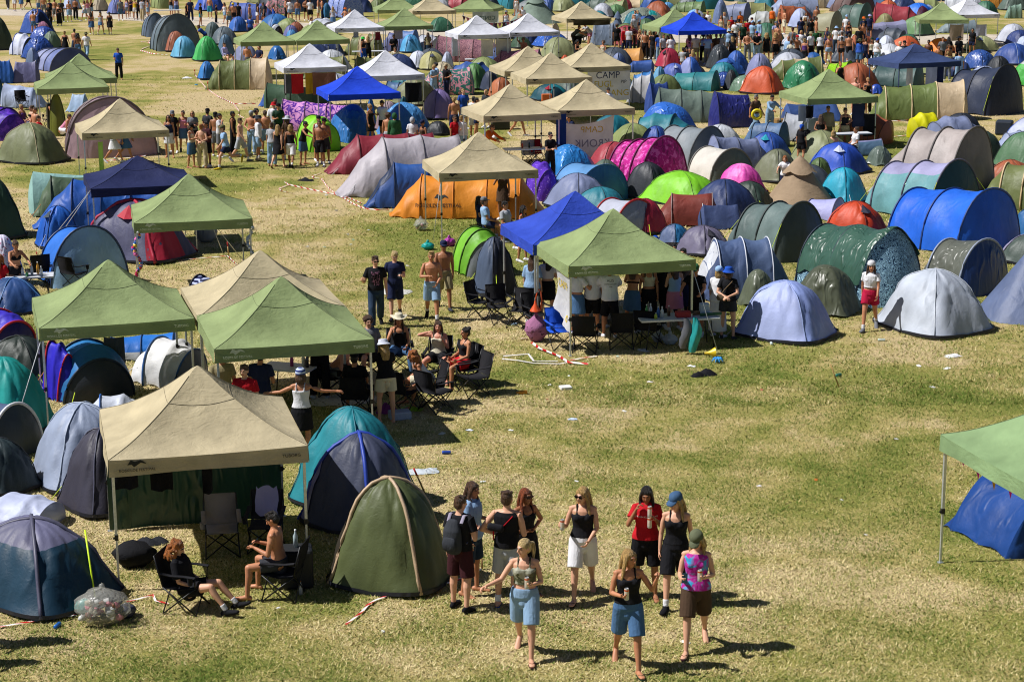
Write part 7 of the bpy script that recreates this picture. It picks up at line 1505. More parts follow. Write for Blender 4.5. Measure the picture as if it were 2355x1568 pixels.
def hangbag(P,h,w,c,label,seed):
    rnd=random.Random(seed); b=MB(); rows=[]
    for i in range(10):
        t=i/9; r=w*(.25+.75*math.sin(PI*min(.86,t*.8+.05))); rows.append([Vector((r*math.cos(2*PI*k/12)*(1+rnd.uniform(-.1,.1))+.05*math.sin(t*5),r*.7*math.sin(2*PI*k/12),-h*t)) for k in range(12)])
    b.grid(rows,0,True); o=b.build('hanging_bag',[fabric(c,'tarp')]); o.location=P; reg(o,'bag',label,None,label)
lp=atz(1597,812); hangbag((lp.x-.02,lp.y-.14,.86),.80,.13,'#28a0a0','turquoise rubbish bag hanging from the party canopy leg',3); hangbag((lp.x-.22,lp.y-.1,.84),.70,.13,'#5a5c62','grey rubbish bag hanging beside the turquoise one',4)
def lying(P,d,c,label,name,cat,yaw=0,seed=1,kind='cloth'):
    rnd=random.Random(seed); nx,ny=9,7; b=MB(); rows=[]; ph=rnd.uniform(0,6)
    for i in range(nx):
        row=[]
        for j in range(ny):
            u,v=i/(nx-1)*2-1,j/(ny-1)*2-1; r=(1-.25*abs(v)*rnd.random()); e=max(abs(u),abs(v)); row.append(Vector((u*d[0]/2*r,v*d[1]/2*(1-.3*abs(u)*rnd.random()),.012+d[2]*(1-e**2)*(.6+.4*math.sin(u*5+ph+v*3)))))
        rows.append(row)
    b.grid(rows); o=b.build(name,[fabric(c,kind) if not isinstance(c,tuple) else fabric(*c)]); o.location=P; o.rotation_euler=(0,0,R(yaw)); reg(o,cat,label,None,label); return o
lying(atz(1618,864),(.62,.24,.17),'#14151a','black chair carry bag lying on the open grass','carry_bag','bag',18,2); lying(atz(703,416),(.62,.35,.12),'#1a1c20','black bag dropped on the grass path near the tape','carry_bag','bag',-20,3)
lying(atz(905,672),(.95,.8,.10),'#c8c6c0','crumpled white sheet on the grass behind two walkers','sheet','sheet',-30,4); lying(atz(860,640),(.5,.2,.05),'#d0cec8','strip of white plastic left of the crumpled sheet','plastic_strip','litter',-30,5)
lying(atz(790,920),(1.5,.9,.05),('#b8b0a4','floral','#b8b0a4','#2c2824'),'black and white spotted blanket under the front green canopy','blanket','blanket',10,6); lying(atz(890,948),(.45,.35,.2),'#8a3c7c','purple cloth bundle by the near canopy leg','cloth_bundle','cloth',0,7)
lying(atz(944,942),(.55,.35,.09),'#96c020','bright green foil packaging near the chair circle','packaging','litter',5,8,'tarp'); box_thing('cardboard_box',atz(919,962),(.42,.30,.16),'#a8b0c4','blue grey cardboard box near the chair circle','box',18)
lying(atz(972,1085),(.6,.35,.06),'#c4ccd2','clear plastic sheet beside the teal tent','plastic_sheet','litter',10,9,'tarp'); lying(atz(348,1248),(.55,.35,.12),'#22242a','black shoes and bag on the grass in front of the tarp wall','bag_pile','bag',10,10)
sack(atz(310,1300),(.7,.55,.42),'#101114','black rucksack heap beside the near canopy leg',name='rucksack',seed=22,knot=False,mat=fabric('#15161a','cloth')); lying(atz(1218,752),(.32,.25,.03),'#a8845c','flattened cardboard piece near the purple sack','cardboard','litter',20,11)
lying(atz(610,1190),(.35,.12,.05),'#a4a4d4','lilac shirt hung over a chair','shirt','shirt',0,12); THINGS[-1][0].location.z=.86; THINGS[-1][0].rotation_euler=(R(75),0,0); q=atz(612,1262,0); THINGS[-1][0].location=(q.x,q.y+.30,.72); THINGS[-1][0].scale=(1.1,4.2,1)
# small litter on the open grass
LIT=[(1300,894,.24,'#dcdcda','white takeaway box on the open grass','b'),(1201,906,.22,'#d08a1c','orange juice bottle lying on the grass','o'),(1016,1044,.17,'#2c50b0','blue and silver drink can lying near the teal tent','c'),(127,1447,.17,'#2a6cc0','blue drink can lying at the lower left','c'),(1876,1104,.14,'#a8662c','brown crust of bread on the right grass','l'),(2300,873,.08,'#8a4a24','small brown scrap near the right edge','l'),
(2190,820,.42,'#dedede','long white paper strip at right','l'),(2112,842,.18,'#e0e0e0','white tissue left of the long paper strip','l'),(2177,848,.2,'#e6e6e6','white napkin below the long paper strip','l'),(2143,891,.15,'#d0d0d0','pale wrapper near the right of the meadow','l'),(1922,867,.15,'#2c7c6c','teal can by the leaning wooden stick','c'),(1751,897,.12,'#b06050','reddish wooden peg on the meadow','l'),(1316,965,.2,'#b8c8e4','blue and white carton on the grass','l'),(1174,990,.12,'#e0e0dc','white crumpled paper in the centre grass','l'),(1435,946,.14,'#d8d8d0','pale wrapper in the centre right','l'),(1494,879,.14,'#e0dcd8','white paper scrap right of the takeaway box','l'),(1079,990,.16,'#c8d0e4','blue edged carton left of centre','l'),(1016,998,.2,'#d0ccc0','torn paper beside the big canopy shadow','l'),(1110,1108,.12,'#d8d8d8','white can lid near the brown haired person','l'),(1308,865,.1,'#d8e0d0','small pale scrap above the takeaway box','l'),(1264,886,.12,'#dcdcdc','white wire tag left of the takeaway box','l'),
(1175,750,.18,'#a8c4dc','crushed clear bottle near camp chairs','c'),(1197,783,.12,'#d4c09c','paper noodle cup by the purple sack','c'),(2018,785,.14,'#d0dcd0','pale can at the foot of the periwinkle dome','c'),(1774,795,.14,'#d0dcd4','white can at the left of periwinkle dome base','c'),(1590,843,.2,'#dcdcdc','white folded paper below the party canopy','l'),(1478,807,.34,'#b8bcc0','grey plastic scrap in the party canopy shade','l'),(2435-1177,919,.05,'#b02030','small red bottle cap on the meadow','l'),(1420,820,.12,'#b8c8b8','pale green scrap in the canopy shade','l'),(1022,531,.1,'#c0b89c','beige scrap near the orange tent','l'),(800,540,.1,'#b8c0dc','lilac scrap on the path left of the bags','l'),(812,552,.12,'#6cb09c','green wrapper on the path','l'),(807,563,.1,'#c8d8d0','pale wrapper below the green one on the path','l'),(707,568,.12,'#d0d0cc','white scrap above the tan canopy','l'),(746,569,.1,'#a8c8c0','mint scrap above the tan canopy','l'),(937,612,.15,'#d4d0c4','white cup lid right of the blond walker','l'),(847,530,.1,'#b0bcd0','blue grey scrap on the middle path','l'),(750,450,.12,'#a8b8cc','silver wrapper beside the tape','l'),(773,485,.14,'#3c4460','dark blue wrapper on the path','l'),(448,197,.12,'#3c8cc0','blue can on the far path','c'),(430,181,.6,'#d8d8dc','white plastic sheet blowing by the small blue dome','l'),(880,1452,.1,'#d8d8d4','white scrap at the lower left of centre','l'),(640,1398,.08,'#d0d0d0','white scrap at the tan edged tent foot','l'),(2106,700,.1,'#cad4c4','pale can by the silver dome','c'),(1745,1118,.1,'#dcdce0','white paper right of the cap wearer','l'),(1325,1107,.1,'#e0e0e0','white tissue behind the sunglasses wearer','l'),(1575,1477,.16,'#d8d4cc','white paper at the feet of the phone reader','l'),(1345,1432,.10,'#b89a6c','tan leaf shaped scrap between the two front walkers','l'),(2060,1010,.10,'#c8c8c8','grey scrap right of the wooden stick','l'),(1990,1230,.07,'#e4e4e4','tiny white flower like scrap at right','l'),(1935,1150,.07,'#e0e0e0','tiny white scrap below the bread crust','l')]
for x,y,w,c,lb,k in LIT:
    P=atz(x,y)
    if k=='c': can(P+Vector((0,0,.034)),lb,(R(90),0,R(hash(lb)%90 if False else (x*7)%180)),(c,c,'#b8bcc0',c),None)
    elif k=='b': box_thing('takeaway_box',P,(.24,.22,.06),c,lb,'box',15)
    elif k=='o': 
        b=MB(); b.lathe([(0,0),(.042,.0),(.044,.15),(.018,.20),(.018,.23),(0,.23)],12); o=b.build('juice_bottle',[plain(c,.2,0,'bottle_plastic')]); o.location=P+Vector((0.1,0,.044)); o.rotation_euler=(0,R(-90),R(8)); reg(o,'bottle',lb,None,lb)
    else: lying(P,(w,w*.55,w*.16),c,lb,'litter_scrap','litter',(x*13)%180,x,'cloth')
# tape -------------------------------------------------------------------
def tape(pts,label,w=.04,z=.02,wav=.5,red=True):
    pts=[atz(DX(x),DY(y),z) for x,y in pts]; P=[]
    for a,b_ in zip(pts,pts[1:]):
        n=max(2,int((b_-a).length/.25))
        for i in range(n): P.append(a.lerp(b_,i/n))
    P.append(pts[-1]); rnd=random.Random(label); L=0; V=[];U=[];Fs=[]
    for i,p in enumerate(P):
        d=(P[min(i+1,len(P)-1)]-P[max(0,i-1)]).normalized(); s=Vector((-d.y,d.x,0)); t=.5+.5*math.sin(L*wav*2+rnd.random()); up=Vector((0,0,1)); sd=(s*t+up*(1-t)*.8)*w*.7
        if i: L+=(P[i]-P[i-1]).length
        V+=[p-sd+up*w*.4,p+sd+up*w*.4]; U+=[(L/.42,0),(L/.42,.35)]
        if i: k=2*i; Fs.append((k-2,k-1,k+1,k))
    me=bpy.data.meshes.new('barrier_tape'); me.from_pydata(V,[],Fs); uv=me.uv_layers.new(name='UVMap')
    for l in me.loops: uv.data[l.index].uv=U[l.vertex_index]
    me.materials.append(tapemat() if red else plain('#d8d4d0',.5,0,'white_tape')); o=obj('barrier_tape',me); reg(o,'barrier tape',label,'barrier tape on the grass',label,sum(P,Vector())/len(P))
tile(2,1); tape([(350,375),(225,345),(215,325),(310,290),(260,265),(300,290),(480,330),(720,378),(800,410),(900,470),(1000,510),(1120,522),(1220,520)],'long red and white tape looping from the path to the orange tent',.04); tape([(600,180),(515,215),(530,228),(600,235),(660,315),(700,350),(770,395),(850,410),(970,460)],'red and white tape running past the maroon and grey tunnel tents',.04)
tile(1,0); tape([(1290,395),(1380,380),(1360,400),(1430,410),(1320,450),(1290,470),(1400,500),(1540,512)],'tangled red and white tape on the far grass path',.07); tape([(1790,690),(1900,820),(2000,890),(2150,960),(2354,958)],'white tape along the olive and beige tunnel tent',.05); tape([(2150,960),(2200,1030),(2190,1060),(2240,1090)],'loose tape end by the standing group',.04); tape([(980,1488),(1230,1452),(1330,1440),(1400,1400),(1430,1430)],'bunched tape at the foot of the pink tent',.06)
tile(2,0); tape([(1240,1008),(1500,995),(1800,970),(2090,945),(2110,960),(2190,1040)],'red and white tape in front of the crimson and grey dome',.03)
tile(4,1); tape([(750,1090),(830,1030),(890,980),(935,925),(1000,885),(1120,840),(1240,795),(1440,770),(1650,735),(1890,625)],'red and white tape lying before the olive dome in the foreground',.03)
tile(4,0); tape([(-40,1115),(200,1075),(420,1040),(640,1010)],'red and white tape at the lower left corner',.03); tape([(1060,900),(1180,870),(1280,840),(1300,890),(1410,915)],'short tape near the reclining person',.03)
tile(3,2); tape([(180,175),(250,230),(430,300),(520,360),(700,375)],'thick red and white tape at the party canopy leg',.06); tape([(-90,325),(60,340),(200,365),(440,370),(520,355)],'thin white tape loop left of the party canopy leg',.04,red=False); tape([(-80,300),(150,280),(200,345),(420,345)],'second thin white tape left of the party canopy leg',.04,red=False); tape([(540,340),(640,318),(780,300)],'tape strip right of the party canopy leg',.04)
tile(1,3); tape([(1040,1122),(1400,1108)],'tape below the olive and beige tent at right',.06); tape([(1040,1275),(1280,1250)],'tape left of the yellow tent',.06); tape([(180,1190),(330,1170),(640,1150)],'tape under the right green canopy',.06); tape([(180,1135),(420,1145)],'upper tape under the right green canopy',.06); tape([(2265,780),(2500,800)],'tape at the green banded dome',.06)
# stakes and sticks ------------------------------------------------------
def stake(x,y,x2,y2,label,r=.018,tip=True,z=None):
    a=atz(DX(x2),DY(y2)); b_=aty(DX(x),DY(y),a.y-.02); g=thing('wooden_stake',a,0,'stake',label,'wooden stakes',label=label); d=b_-a
    b=MB(); b.tube([(0,0,-.02),d*(.72 if tip else 1)],r,6); b.build('shaft',[plain('#b08c54',.7,0,'wood')],g)
    if tip: b=MB(); b.tube([d*.72,d],r*1.03,6); b.build('red_tip',[plain('#b81c1c',.6,0,'red_paint')],g)
tile(2,0); stake(2090,815,2105,955,'red tipped wooden stake right of the crimson and grey dome'); stake(335,905,350,985,'red tipped stake near the floral blanket')
tile(1,0); stake(1789,642,1792,700,'red tipped stake by the small bright blue dome',.03); stake(1910,752,1912,835,'red tipped stake at the olive and beige tunnel corner',.03)
tile(3,1); stake(1450,1325,1560,1560,'leaning red tipped stake beside the olive dome')
tile(3,3); stake(573,368,655,572,'bare wooden stick leaning in the open grass',.014,False)
tile(4,1); stake(1880,462,1895,625,'wooden stake with a red tip behind the maroon shorts')
tile(1,3); stake(380,1068,374,1172,'wooden stake under the right green canopy',.025)
# banners and hanging cloth ----------------------------------------------
def cloth_sheet(p00,p10,h0,h1,sag,m,name,label,cat,n=14,seed=1,slack=0):
    """cloth hung between two top points; h0/h1 drop on each side"""
    p00,p10=Vector(p00),Vector(p10); ax=(p10-p00); nx=Vector((-ax.y,ax.x,0)).normalized(); b=MB(); rows=[]
    for j in range(9):
        v=j/8; row=[]
        for i in range(n+1):
            u=i/n; p=p00.lerp(p10,u); p.z-=sag*4*u*(1-u); h=h0+(h1-h0)*u; p=p-Vector((0,0,h*v))+nx*(.05*math.sin(u*9+seed+v*2)*v+slack*math.sin(PI*v)+.02*math.sin(u*23+seed)*v); row.append(p)
        rows.append(row)
    b.grid(rows); o=b.build(name,[m]); reg(o,cat,label,None,label,(p00+p10)/2-Vector((0,0,h0/2))); return o
def onbanner(o,txts,origin,yaw,mirror=False):
    for t,size,dx,dz,mat in txts:
        me=textmesh(t,size,0)
        if mirror:
            for v in me.vertices: v.co.x=-v.co.x
            me.flip_normals()
        c=origin+Matrix.Rotation(yaw,3,'Z')@Vector((dx,0,dz)); project_on(me,[o],c,yaw,mat,o,.012,maxd=.6)
wc=fabric('#f0f0f6','sheet')
full(); g30=Vector((3.85,92.0,0)); y15=R(14); u=Matrix.Rotation(y15,3,'Z')@Vector((1,0,0)); f=Matrix.Rotation(y15,3,'Z')@Vector((0,-1,0))
c0=g30+f*1.52; a,b_=c0-u*.62,c0+u*1.45
Bn=cloth_sheet((a.x,a.y,1.9),(b_.x,b_.y,1.86),1.42,1.35,.03,wc,'banner','painted bed sheet banner reading CAMP FUGL SANG under a tan canopy','banner')
mid=(a+b_)/2; onbanner(Bn,[('CAMP',.44,-.05,1.66,NINK),('FUGL',.40,-.25,1.25,YINK),('SANG',.40,.45,.83,YINK),('PIP',.22,.72,1.34,INK)],Vector((mid.x,mid.y,0)),y15)
g32=Vector((2.94,74.56,0)); u=Matrix.Rotation(R(13),3,'Z')@Vector((1,0,0)); f=Matrix.Rotation(R(13),3,'Z')@Vector((0,-1,0)); a=aty(1300,284,g32.y-1.6); b_=aty(1412,264,g32.y-1.2)
Bk=cloth_sheet(a,b_,1.22,1.35,.16,wc,'banner','white sheet with CAMP KRONK showing through backwards below a tan canopy','banner',seed=4,slack=.1)
mid=(a+b_)/2; yw=math.atan2((b_-a).y,(b_-a).x); onbanner(Bk,[('CAMP',.34,.10,mid.z-.42,YINK),('KRONK',.40,.12,mid.z-.95,plain('#8a8c9c',.8,0,'paint'))],Vector((mid.x,mid.y,0)),yw,True)
a=aty(1086,28,133.0); b_=aty(1146,27,133.2); Bc=cloth_sheet(a,b_,.75,.75,.02,fabric('#b8c4c0','cloth'),'banner','pale banner with backwards green lettering below the top edge canopy','banner',seed=6)
mid=(a+b_)/2; onbanner(Bc,[('CENTRE',.36,0,mid.z-.45,plain('#204c44',.8,0,'paint'))],Vector((mid.x,mid.y,0)),0,True)
def hang(x,ytop,Y,w,h,c,label,name='hanging_cloth',kind='cloth',c2=None):
    a=aty(x,ytop,Y); m=fabric(c,kind,c2,c2) if c2 else fabric(c,kind); return cloth_sheet(a-Vector((w/2,0,0)),a+Vector((w/2,.05,0)),h,h*.96,.02,m,name,label,'hanging cloth',6,x)
for a in [(664,172,91.2,.5,.9,'#4a4e58','dark grey garment hung left under the white canopy'),(683,170,91.2,.55,.95,'#b01c28','red garment hung under the white canopy'),(710,168,91.2,.35,1.0,'#b08c28','gold tinsel bunch hung under the white canopy'),(745,167,91.2,1.1,1.05,'#7a5448','brown towel hung under the white canopy'),(950,190,87.0,.75,.9,'#14151a','black garment hung under the second white canopy'),
 (915,68,118.0,.55,.6,'#a89cb0','mauve towel hung under the far green canopy'),(818,72,117.0,.3,.4,'#888c98','grey garment hung under a back white canopy'),(868,74,117.5,.3,.5,'#6c1c28','dark red garment hung between back canopies'),(1120,91,111.5,.7,1.0,'#c8c4b8','cream trousers hung under the white canopy'),(1157,91,111.8,.9,.95,'#bcb8ac','beige trousers hung under the right white canopy'),
 (1974,238,76.8,.5,.95,'#28304a','dark denim jacket hung under the right green canopy'),(1999,262,76.8,.45,.9,'#15161a','black coat hung under the right green canopy'),(1850,243,76.2,.5,.62,'#a8b0c0','white cloth hung left under the right green canopy'),(1862,243,76.0,.3,.5,'#1a1a1e','black pouch hung under the right green canopy'),(2200,57,119.3,.85,1.0,'#9c8c7c','taupe towel hung under the top right green canopy'),(2256,57,124.0,.7,.8,'#b4b8c8','grey towel hung under the top right white canopy'),(2142,155,91.6,.55,1.5,'#b0bcd8','pale blue towel hung under the faded navy canopy'),(2160,155,92,.45,1.4,'#28345c','navy towel hung under the faded navy canopy'),(2092,152,91.8,.3,.9,'#c0c8d4','white towel hung at left under the faded navy canopy'),(1290,262,72.6,.38,1.35,'#22407c','blue jacket hung on the tan canopy leg'),(261,775,39.5,.42,.62,'#4c5058','grey jersey hung below the left green canopy'),(1045,86,111.2,.35,1.1,'#b8bccc','loose sleeve flap hanging from the white canopy'),(230,326,67.4,.16,1.6,'#a8d068','pale green fabric streamer hanging below the tan canopy'),(475,1075,28.4,.16,.42,'#101014','black cloth hung under the front tan canopy, right one'),(370,1085,28.6,.34,.30,'#0e0e12','black cloth hung under the front tan canopy, middle one'),(285,1092,28.2,.40,.22,'#121216','black cloth hung under the front tan canopy, left one'),(1360,46,122.6,2.3,.35,'#3a3420','black painted fringe banner on the tan canopy edge')]: hang(*a)
gp=Vector((2.37,44.18,0)); fl=gp+Matrix.Rotation(R(14),3,'Z')@Vector((-1.45,-1.45,0)); bl=gp+Matrix.Rotation(R(14),3,'Z')@Vector((-1.45,-.1,0))
Hb=cloth_sheet((bl.x,bl.y,1.85),(fl.x-.02,fl.y,1.80),.9,1.25,.05,wc,'banner','white cloth banner with yellow paint hung at the party canopy side','banner',seed=2,slack=.08)
mid=(bl+fl)/2; yw=math.atan2((fl-bl).y,(fl-bl).x); onbanner(Hb,[('CAMP',.30,-.05,1.5,YINK),('o',.34,.42,.84,YINK)],Vector((mid.x,mid.y,0)),yw)
# dark green tarp wall behind the front tan canopy
gt=Vector((-4.95,29.44,0)); Mz=Matrix.Rotation(R(14),3,'Z'); a=gt+Mz@Vector((-1.45,1.42,0)); b_=gt+Mz@Vector((1.45,1.42,0))
cloth_sheet((a.x,a.y,1.86),(b_.x,b_.y,1.86),1.82,1.82,.04,fabric('#1e4030','tarp'),'tarp_wall','dark green tarp wall closing the back of the front tan canopy','tarp',24,3)
# tarp over the squiggle tent
st_,e_,sd=SQST; stt=[(x,w+.03,h+.03,l) for x,w,h,l in st_]; b=MB(); rows=arch_patch(stt,e_,1.7,len(stt)-1.001,.10,.80,.02,12,18,sd); rnd=random.Random(9)
rows.append([p+Vector((.10,0,-.05-.05*math.sin(k))) for k,p in enumerate(rows[-1])])
for r_ in rows: r_[0]+=Vector((0,0,.08*rnd.uniform(-1,1))); r_[-1]+=Vector((0,0,.08*rnd.uniform(-1,1)))
b.grid(rows); o=b.build('tarpaulin',[fabric('#37594a','tarp')]); o.location=SQ.location; o.rotation_euler=SQ.rotation_euler; o.scale=SQ.scale; reg(o,'tarp','x',None,'dark green tarpaulin thrown over the blue squiggle print tent')
# funnels, ring, ball, speakers, trolley ------------------------------------
def funnel(P,c,label,tube=True,rot=(0,0,0),r=.13):
    g=thing('funnel',P,rot[2],'funnel',label,None,label=label); m=plain(c,.4,0,'funnel_plastic'); b=MB(); b.lathe([(r,0),(r*.9,.03),(.035,.16),(.02,.25)],16,M=Euler((rot[0],rot[1],0)).to_matrix()); b.build('cone',[m],g)
    if tube: b=MB(); b.tube([(0,0,.24),(.03,0,.40),(.08,0,.52),(.13,.02,.44),(.15,.02,.25),(.12,.02,.02)],.013,8); b.build('hose',[m],g)
q=atz(1233,786); funnel((q.x-.02,q.y,.74),'#d8501c','orange funnel with hose on top of the purple sack'); q=atz(1645,822); funnel((q.x,q.y,.12),'#d8b81c','yellow funnel lying on grass right of the party canopy',False,(0,R(-95),0),.12)
b=MB(); 
for k in range(9): a=2*PI*k/9; b.tube([(0,0,.05),(.08*math.cos(a),.08*math.sin(a),.11),(.16*math.cos(a),.16*math.sin(a),.02)],[.02,.024,.004],6)
b.ell((0,0,.05),(.05,.05,.04)); me=remesh(b,.01,1); me.materials.append(plain('#2c90d8',.4,0,'soft_plastic')); o=obj('plastic_flower',me); o.location=atz(1650,834); reg(o,'toy','x',None,'spiky bright blue plastic flower on the grass')
q=atz(1742,268); b=MB(); rows=[[Vector((( .17+.065*math.cos(2*PI*j/10))*math.cos(2*PI*i/24),.065*math.sin(2*PI*j/10),(.17+.065*math.cos(2*PI*j/10))*math.sin(2*PI*i/24))) for j in range(10)] for i in range(25)]; b.grid(rows,0,True); o=b.build('swim_ring',[plain('#d8c418',.35,0,'vinyl')]); q2=aty(1740,264,q.y if q.y<85 else 78); o.location=(q2.x,74.5,1.0); q2=aty(1740,264,76.4); o.location=q2; reg(o,'swim ring','x',None,'yellow inflatable ring held by the person in a brown T-shirt')
b=MB(); b.ell((0,0,.11),(.11,.11,.11),None,16); o=b.build('football',[plain('#d8d4d4',.4,0,'leather')]); o.location=atz(1136,323); reg(o,'ball','x',None,'white football lying on grass beside the tan canopy cluster')
def speaker(P,yaw,d,label,trolley=False):
    g=thing('loudspeaker',P,R(yaw),'loudspeaker',label,'loudspeakers',label=label); b=MB(); b.box((0,0,d[2]/2+.05),d); o=b.build('cabinet',[BLACKP],g,False); bv=o.modifiers.new('b','BEVEL'); bv.width=.02
    for z in (.35,.72): b=MB(); b.lathe([(d[0]*.36,0),(d[0]*.34,.012),(d[0]*.1,-.01),(0,-.01)],16,(0,-d[1]/2-.004,d[2]*z+.05),Matrix.Rotation(PI/2,3,'X')); b.build('speaker_cone',[plain('#2a2a2e',.5,0,'cone_paper')],g)
    if trolley:
        for s in(-1,1):
            b=MB(); b.tube([(s*.12,d[1]/2+.03,.1),(s*.12,d[1]/2+.05,d[2]+.42)],.012,6); h=b.build('handle',[BLACKP],g); b=MB(); b.tube([(s*.12,d[1]/2+.05,d[2]+.42),(s*.12,d[1]/2+.05,d[2]+.56)],.02,8); b.build('grip',[plain('#d8b41c',.5,0,'grip_foam')],h)
            b=MB(); b.lathe([(.0,-.02),(.08,-.02),(.08,.02),(0,.02)],12,(s*.2,d[1]/2,.08),Matrix.Rotation(PI/2,3,'Y')); b.build('wheel',[BLACKP],g)
speaker(atz(210,640),-20,(.5,.4,.62),'black loudspeaker on a trolley with yellow grips by the sky blue tent',True); tile(1,0); speaker(GP(505,1190),20,(.62,.5,1.1),'tall black loudspeaker beside the seated group at far left'); full()
box_thing('storage_box',atz(2308,310),(.7,.6,.6),'#1c2634','dark blue storage box near the white dome at right edge','box',-20); box_thing('cardboard_box',atz(1803,317),(.85,.4,.8),'#8a6a3c','tall brown cardboard box left of the right green canopy','box',12)
box_thing('cool_box',atz(1150,298),(.8,.5,.7),'#2c2c22','dark wooden crate behind the tan canopy cluster','crate',8); box_thing('orange_crate',atz(1257,238),(.5,.3,.45),'#b85c20','orange box below the painted banner','crate',5)
box_thing('side_table',atz(683,1345),(.5,.42,.62),'#14161a','dark folding cupboard with bottles beside the front canopy leg','table',8); bottle(Vector((atz(683,1345).x,atz(683,1345).y,.62)),'#a8b8bc','clear bottle on the dark folding cupboard'); bottle(atz(691,1342)+Vector((.05,-.45,0)),'#c8c4bc','sun lotion bottle with orange cap on the grass',.22,.03,'#e07818')
# garlands
def garland(pts,cs,label,n,sz):
    g=thing('bunting',pts[0],0,'bunting',label,None,label=label); P=[Vector(p)-Vector(pts[0]) for p in pts]; b=MB(); b.tube(P,.008,4); b.build('string',[PALE],g)
    L=[(P[i+1]-P[i]).length for i in range(len(P)-1)]; T_=sum(L)
    for k in range(n):
        d=T_*(k+.5)/n; i=0
        while d>L[i]: d-=L[i]; i+=1
        p=P[i].lerp(P[i+1],d/L[i]); ax=(P[i+1]-P[i]).normalized(); b=MB(); w=ax*sz*.4; b.add([p-w,p+w,p+Vector((.01,0,-sz)),p+Vector((0,.006,-sz*.5))],[(0,1,2),(0,2,3)]); b.build('pennant',[fabric(cs[k%len(cs)],'cloth')],g,False)
a=Vector((6.72,28.6,1.84)); e=Vector((7.35,26.3,1.84)); garland([a+(e-a)*t+Vector((.12,0,-.12*4*t*(1-t))) for t in (0,.25,.5,.75,1)],['#d82c9c','#d82c9c','#d89c2c'],'pink and orange bunting below the right edge canopy',5,.16)
a=aty(1208,38,131.5); e=aty(1062,36,131.5); garland([a.lerp(e,t)-Vector((0,0,.5*4*t*(1-t))) for t in (0,.25,.5,.75,1)],['#b86c7c','#4c2c3c'],'pink flag garland between the top edge canopies',16,.35)
g5=Vector((-8.44,50.23,0)); Mz=Matrix.Rotation(R(12),3,'Z')
for (lx,ly,lb,cs) in ((1.44,-1.44,'silver tinsel garland wound down the right leg of a green canopy',['#b8c0c8','#8c98a8']),(-1.44,-1.44,'colourful charms hanging down the left leg of a green canopy',['#c8285c','#d8b82c','#d8d8d8','#a02c2c','#e070b0','#2c6cc0'])):
    p=g5+Mz@Vector((lx,ly,0)); b=MB(); rnd=random.Random(lx)
    for k in range(60):
        t=k/60; b.ell((p.x+.07*math.cos(t*14)+rnd.uniform(-.03,.03),p.y-.05+.07*math.sin(t*14),1.85-1.75*t),(rnd.uniform(.025,.055),)*3,None,6,rnd.randrange(len(cs)),.3)
    o=b.build('tinsel_garland',[plain(c,.25,.3 if lx>0 else 0,'tinsel') for c in cs]); reg(o,'garland','x',None,lb,p)
sack(atz(474,557),(.7,.4,.62),'#8a8e94','silver foil sack behind the green canopy with tinsel',seed=31)
# stroller
tile(1,2); q=GP(640,395); g=thing('push_cart',q,R(20),'cart','x',None,label='dark green push cart with wheels under the fringe canopy'); b=MB(); b.loft([(-.35,0,.45),(.0,0,.5),(.35,0,.6)],[(.28,.2),(.3,.24),(.26,.2)],xd=(0,1,0),n=12); b.build('body',[fabric('#2c3424')],g)
for sx,sy,r in ((.25,.33,.28),(.25,-.33,.28),(-.45,0,.2)): b=MB(); b.lathe([(r*.82,-.02),(r,-.02),(r,.02),(r*.82,.02),(r*.82,-.02)],18,(sx,sy,r),Matrix.Rotation(PI/2,3,'X')); b.build('wheel',[BLACKP],g)
b=MB(); b.tube([(-.3,0,.6),(-.5,0,.95),(-.75,0,1.05)],.02,6); b.build('handle',[BLACKP],g); full()
# extra guy ropes of canopies and single ropes
def rope(p,q,label,c='#c8ccd0',r=.009):
    b=MB(); b.tube([p,q],r,5); o=b.build('guy_rope',[plain(c,.6,0,'cord')]); reg(o,'rope',label,'guy ropes',label,(Vector(p)+Vector(q))/2)
a=g5+Mz@Vector((.5,-1.4,1.85)); rope(a,atz(512,581),'white rope from the tinsel canopy to the grass, left one'); rope(a+Vector((.1,0,0)),atz(516,580)+Vector((.4,-.2,0)),'white rope from the tinsel canopy to the grass, right one')
q=Vector((-12.0,54.8,2.0)); rope(q,atz(95,578),'white rope from the navy canopy corner across blue tents'); rope(q,atz(88,576)+Vector((.3,.3,0)),'second white rope from the navy canopy corner')
q=gp+Matrix.Rotation(R(14),3,'Z')@Vector((1.45,-1.45,1.85)); rope(q,atz(1649,806),'white rope from party canopy corner to the yellow funnel')
q=Vector((-.96,58.54,0))+Matrix.Rotation(R(12),3,'Z')@Vector((-1.45,-1.45,1.85)); rope(q,atz(996,552),'white rope from the tan canopy to the turquoise bag'); 
q=Vector((-8.15,38.36,0))+Matrix.Rotation(R(16),3,'Z')@Vector((-1.45,-1.45,1.9)); rope(q,q+Vector((-.5,-1.0,-1.85)),'white rope from the left green canopy corner')
q=atz(202,1400); rope(Vector((q.x-.1,q.y+.55,1.05)),atz(222,1398),'bright yellow guy rope on the dark teal tent','#c8e81c',.014)
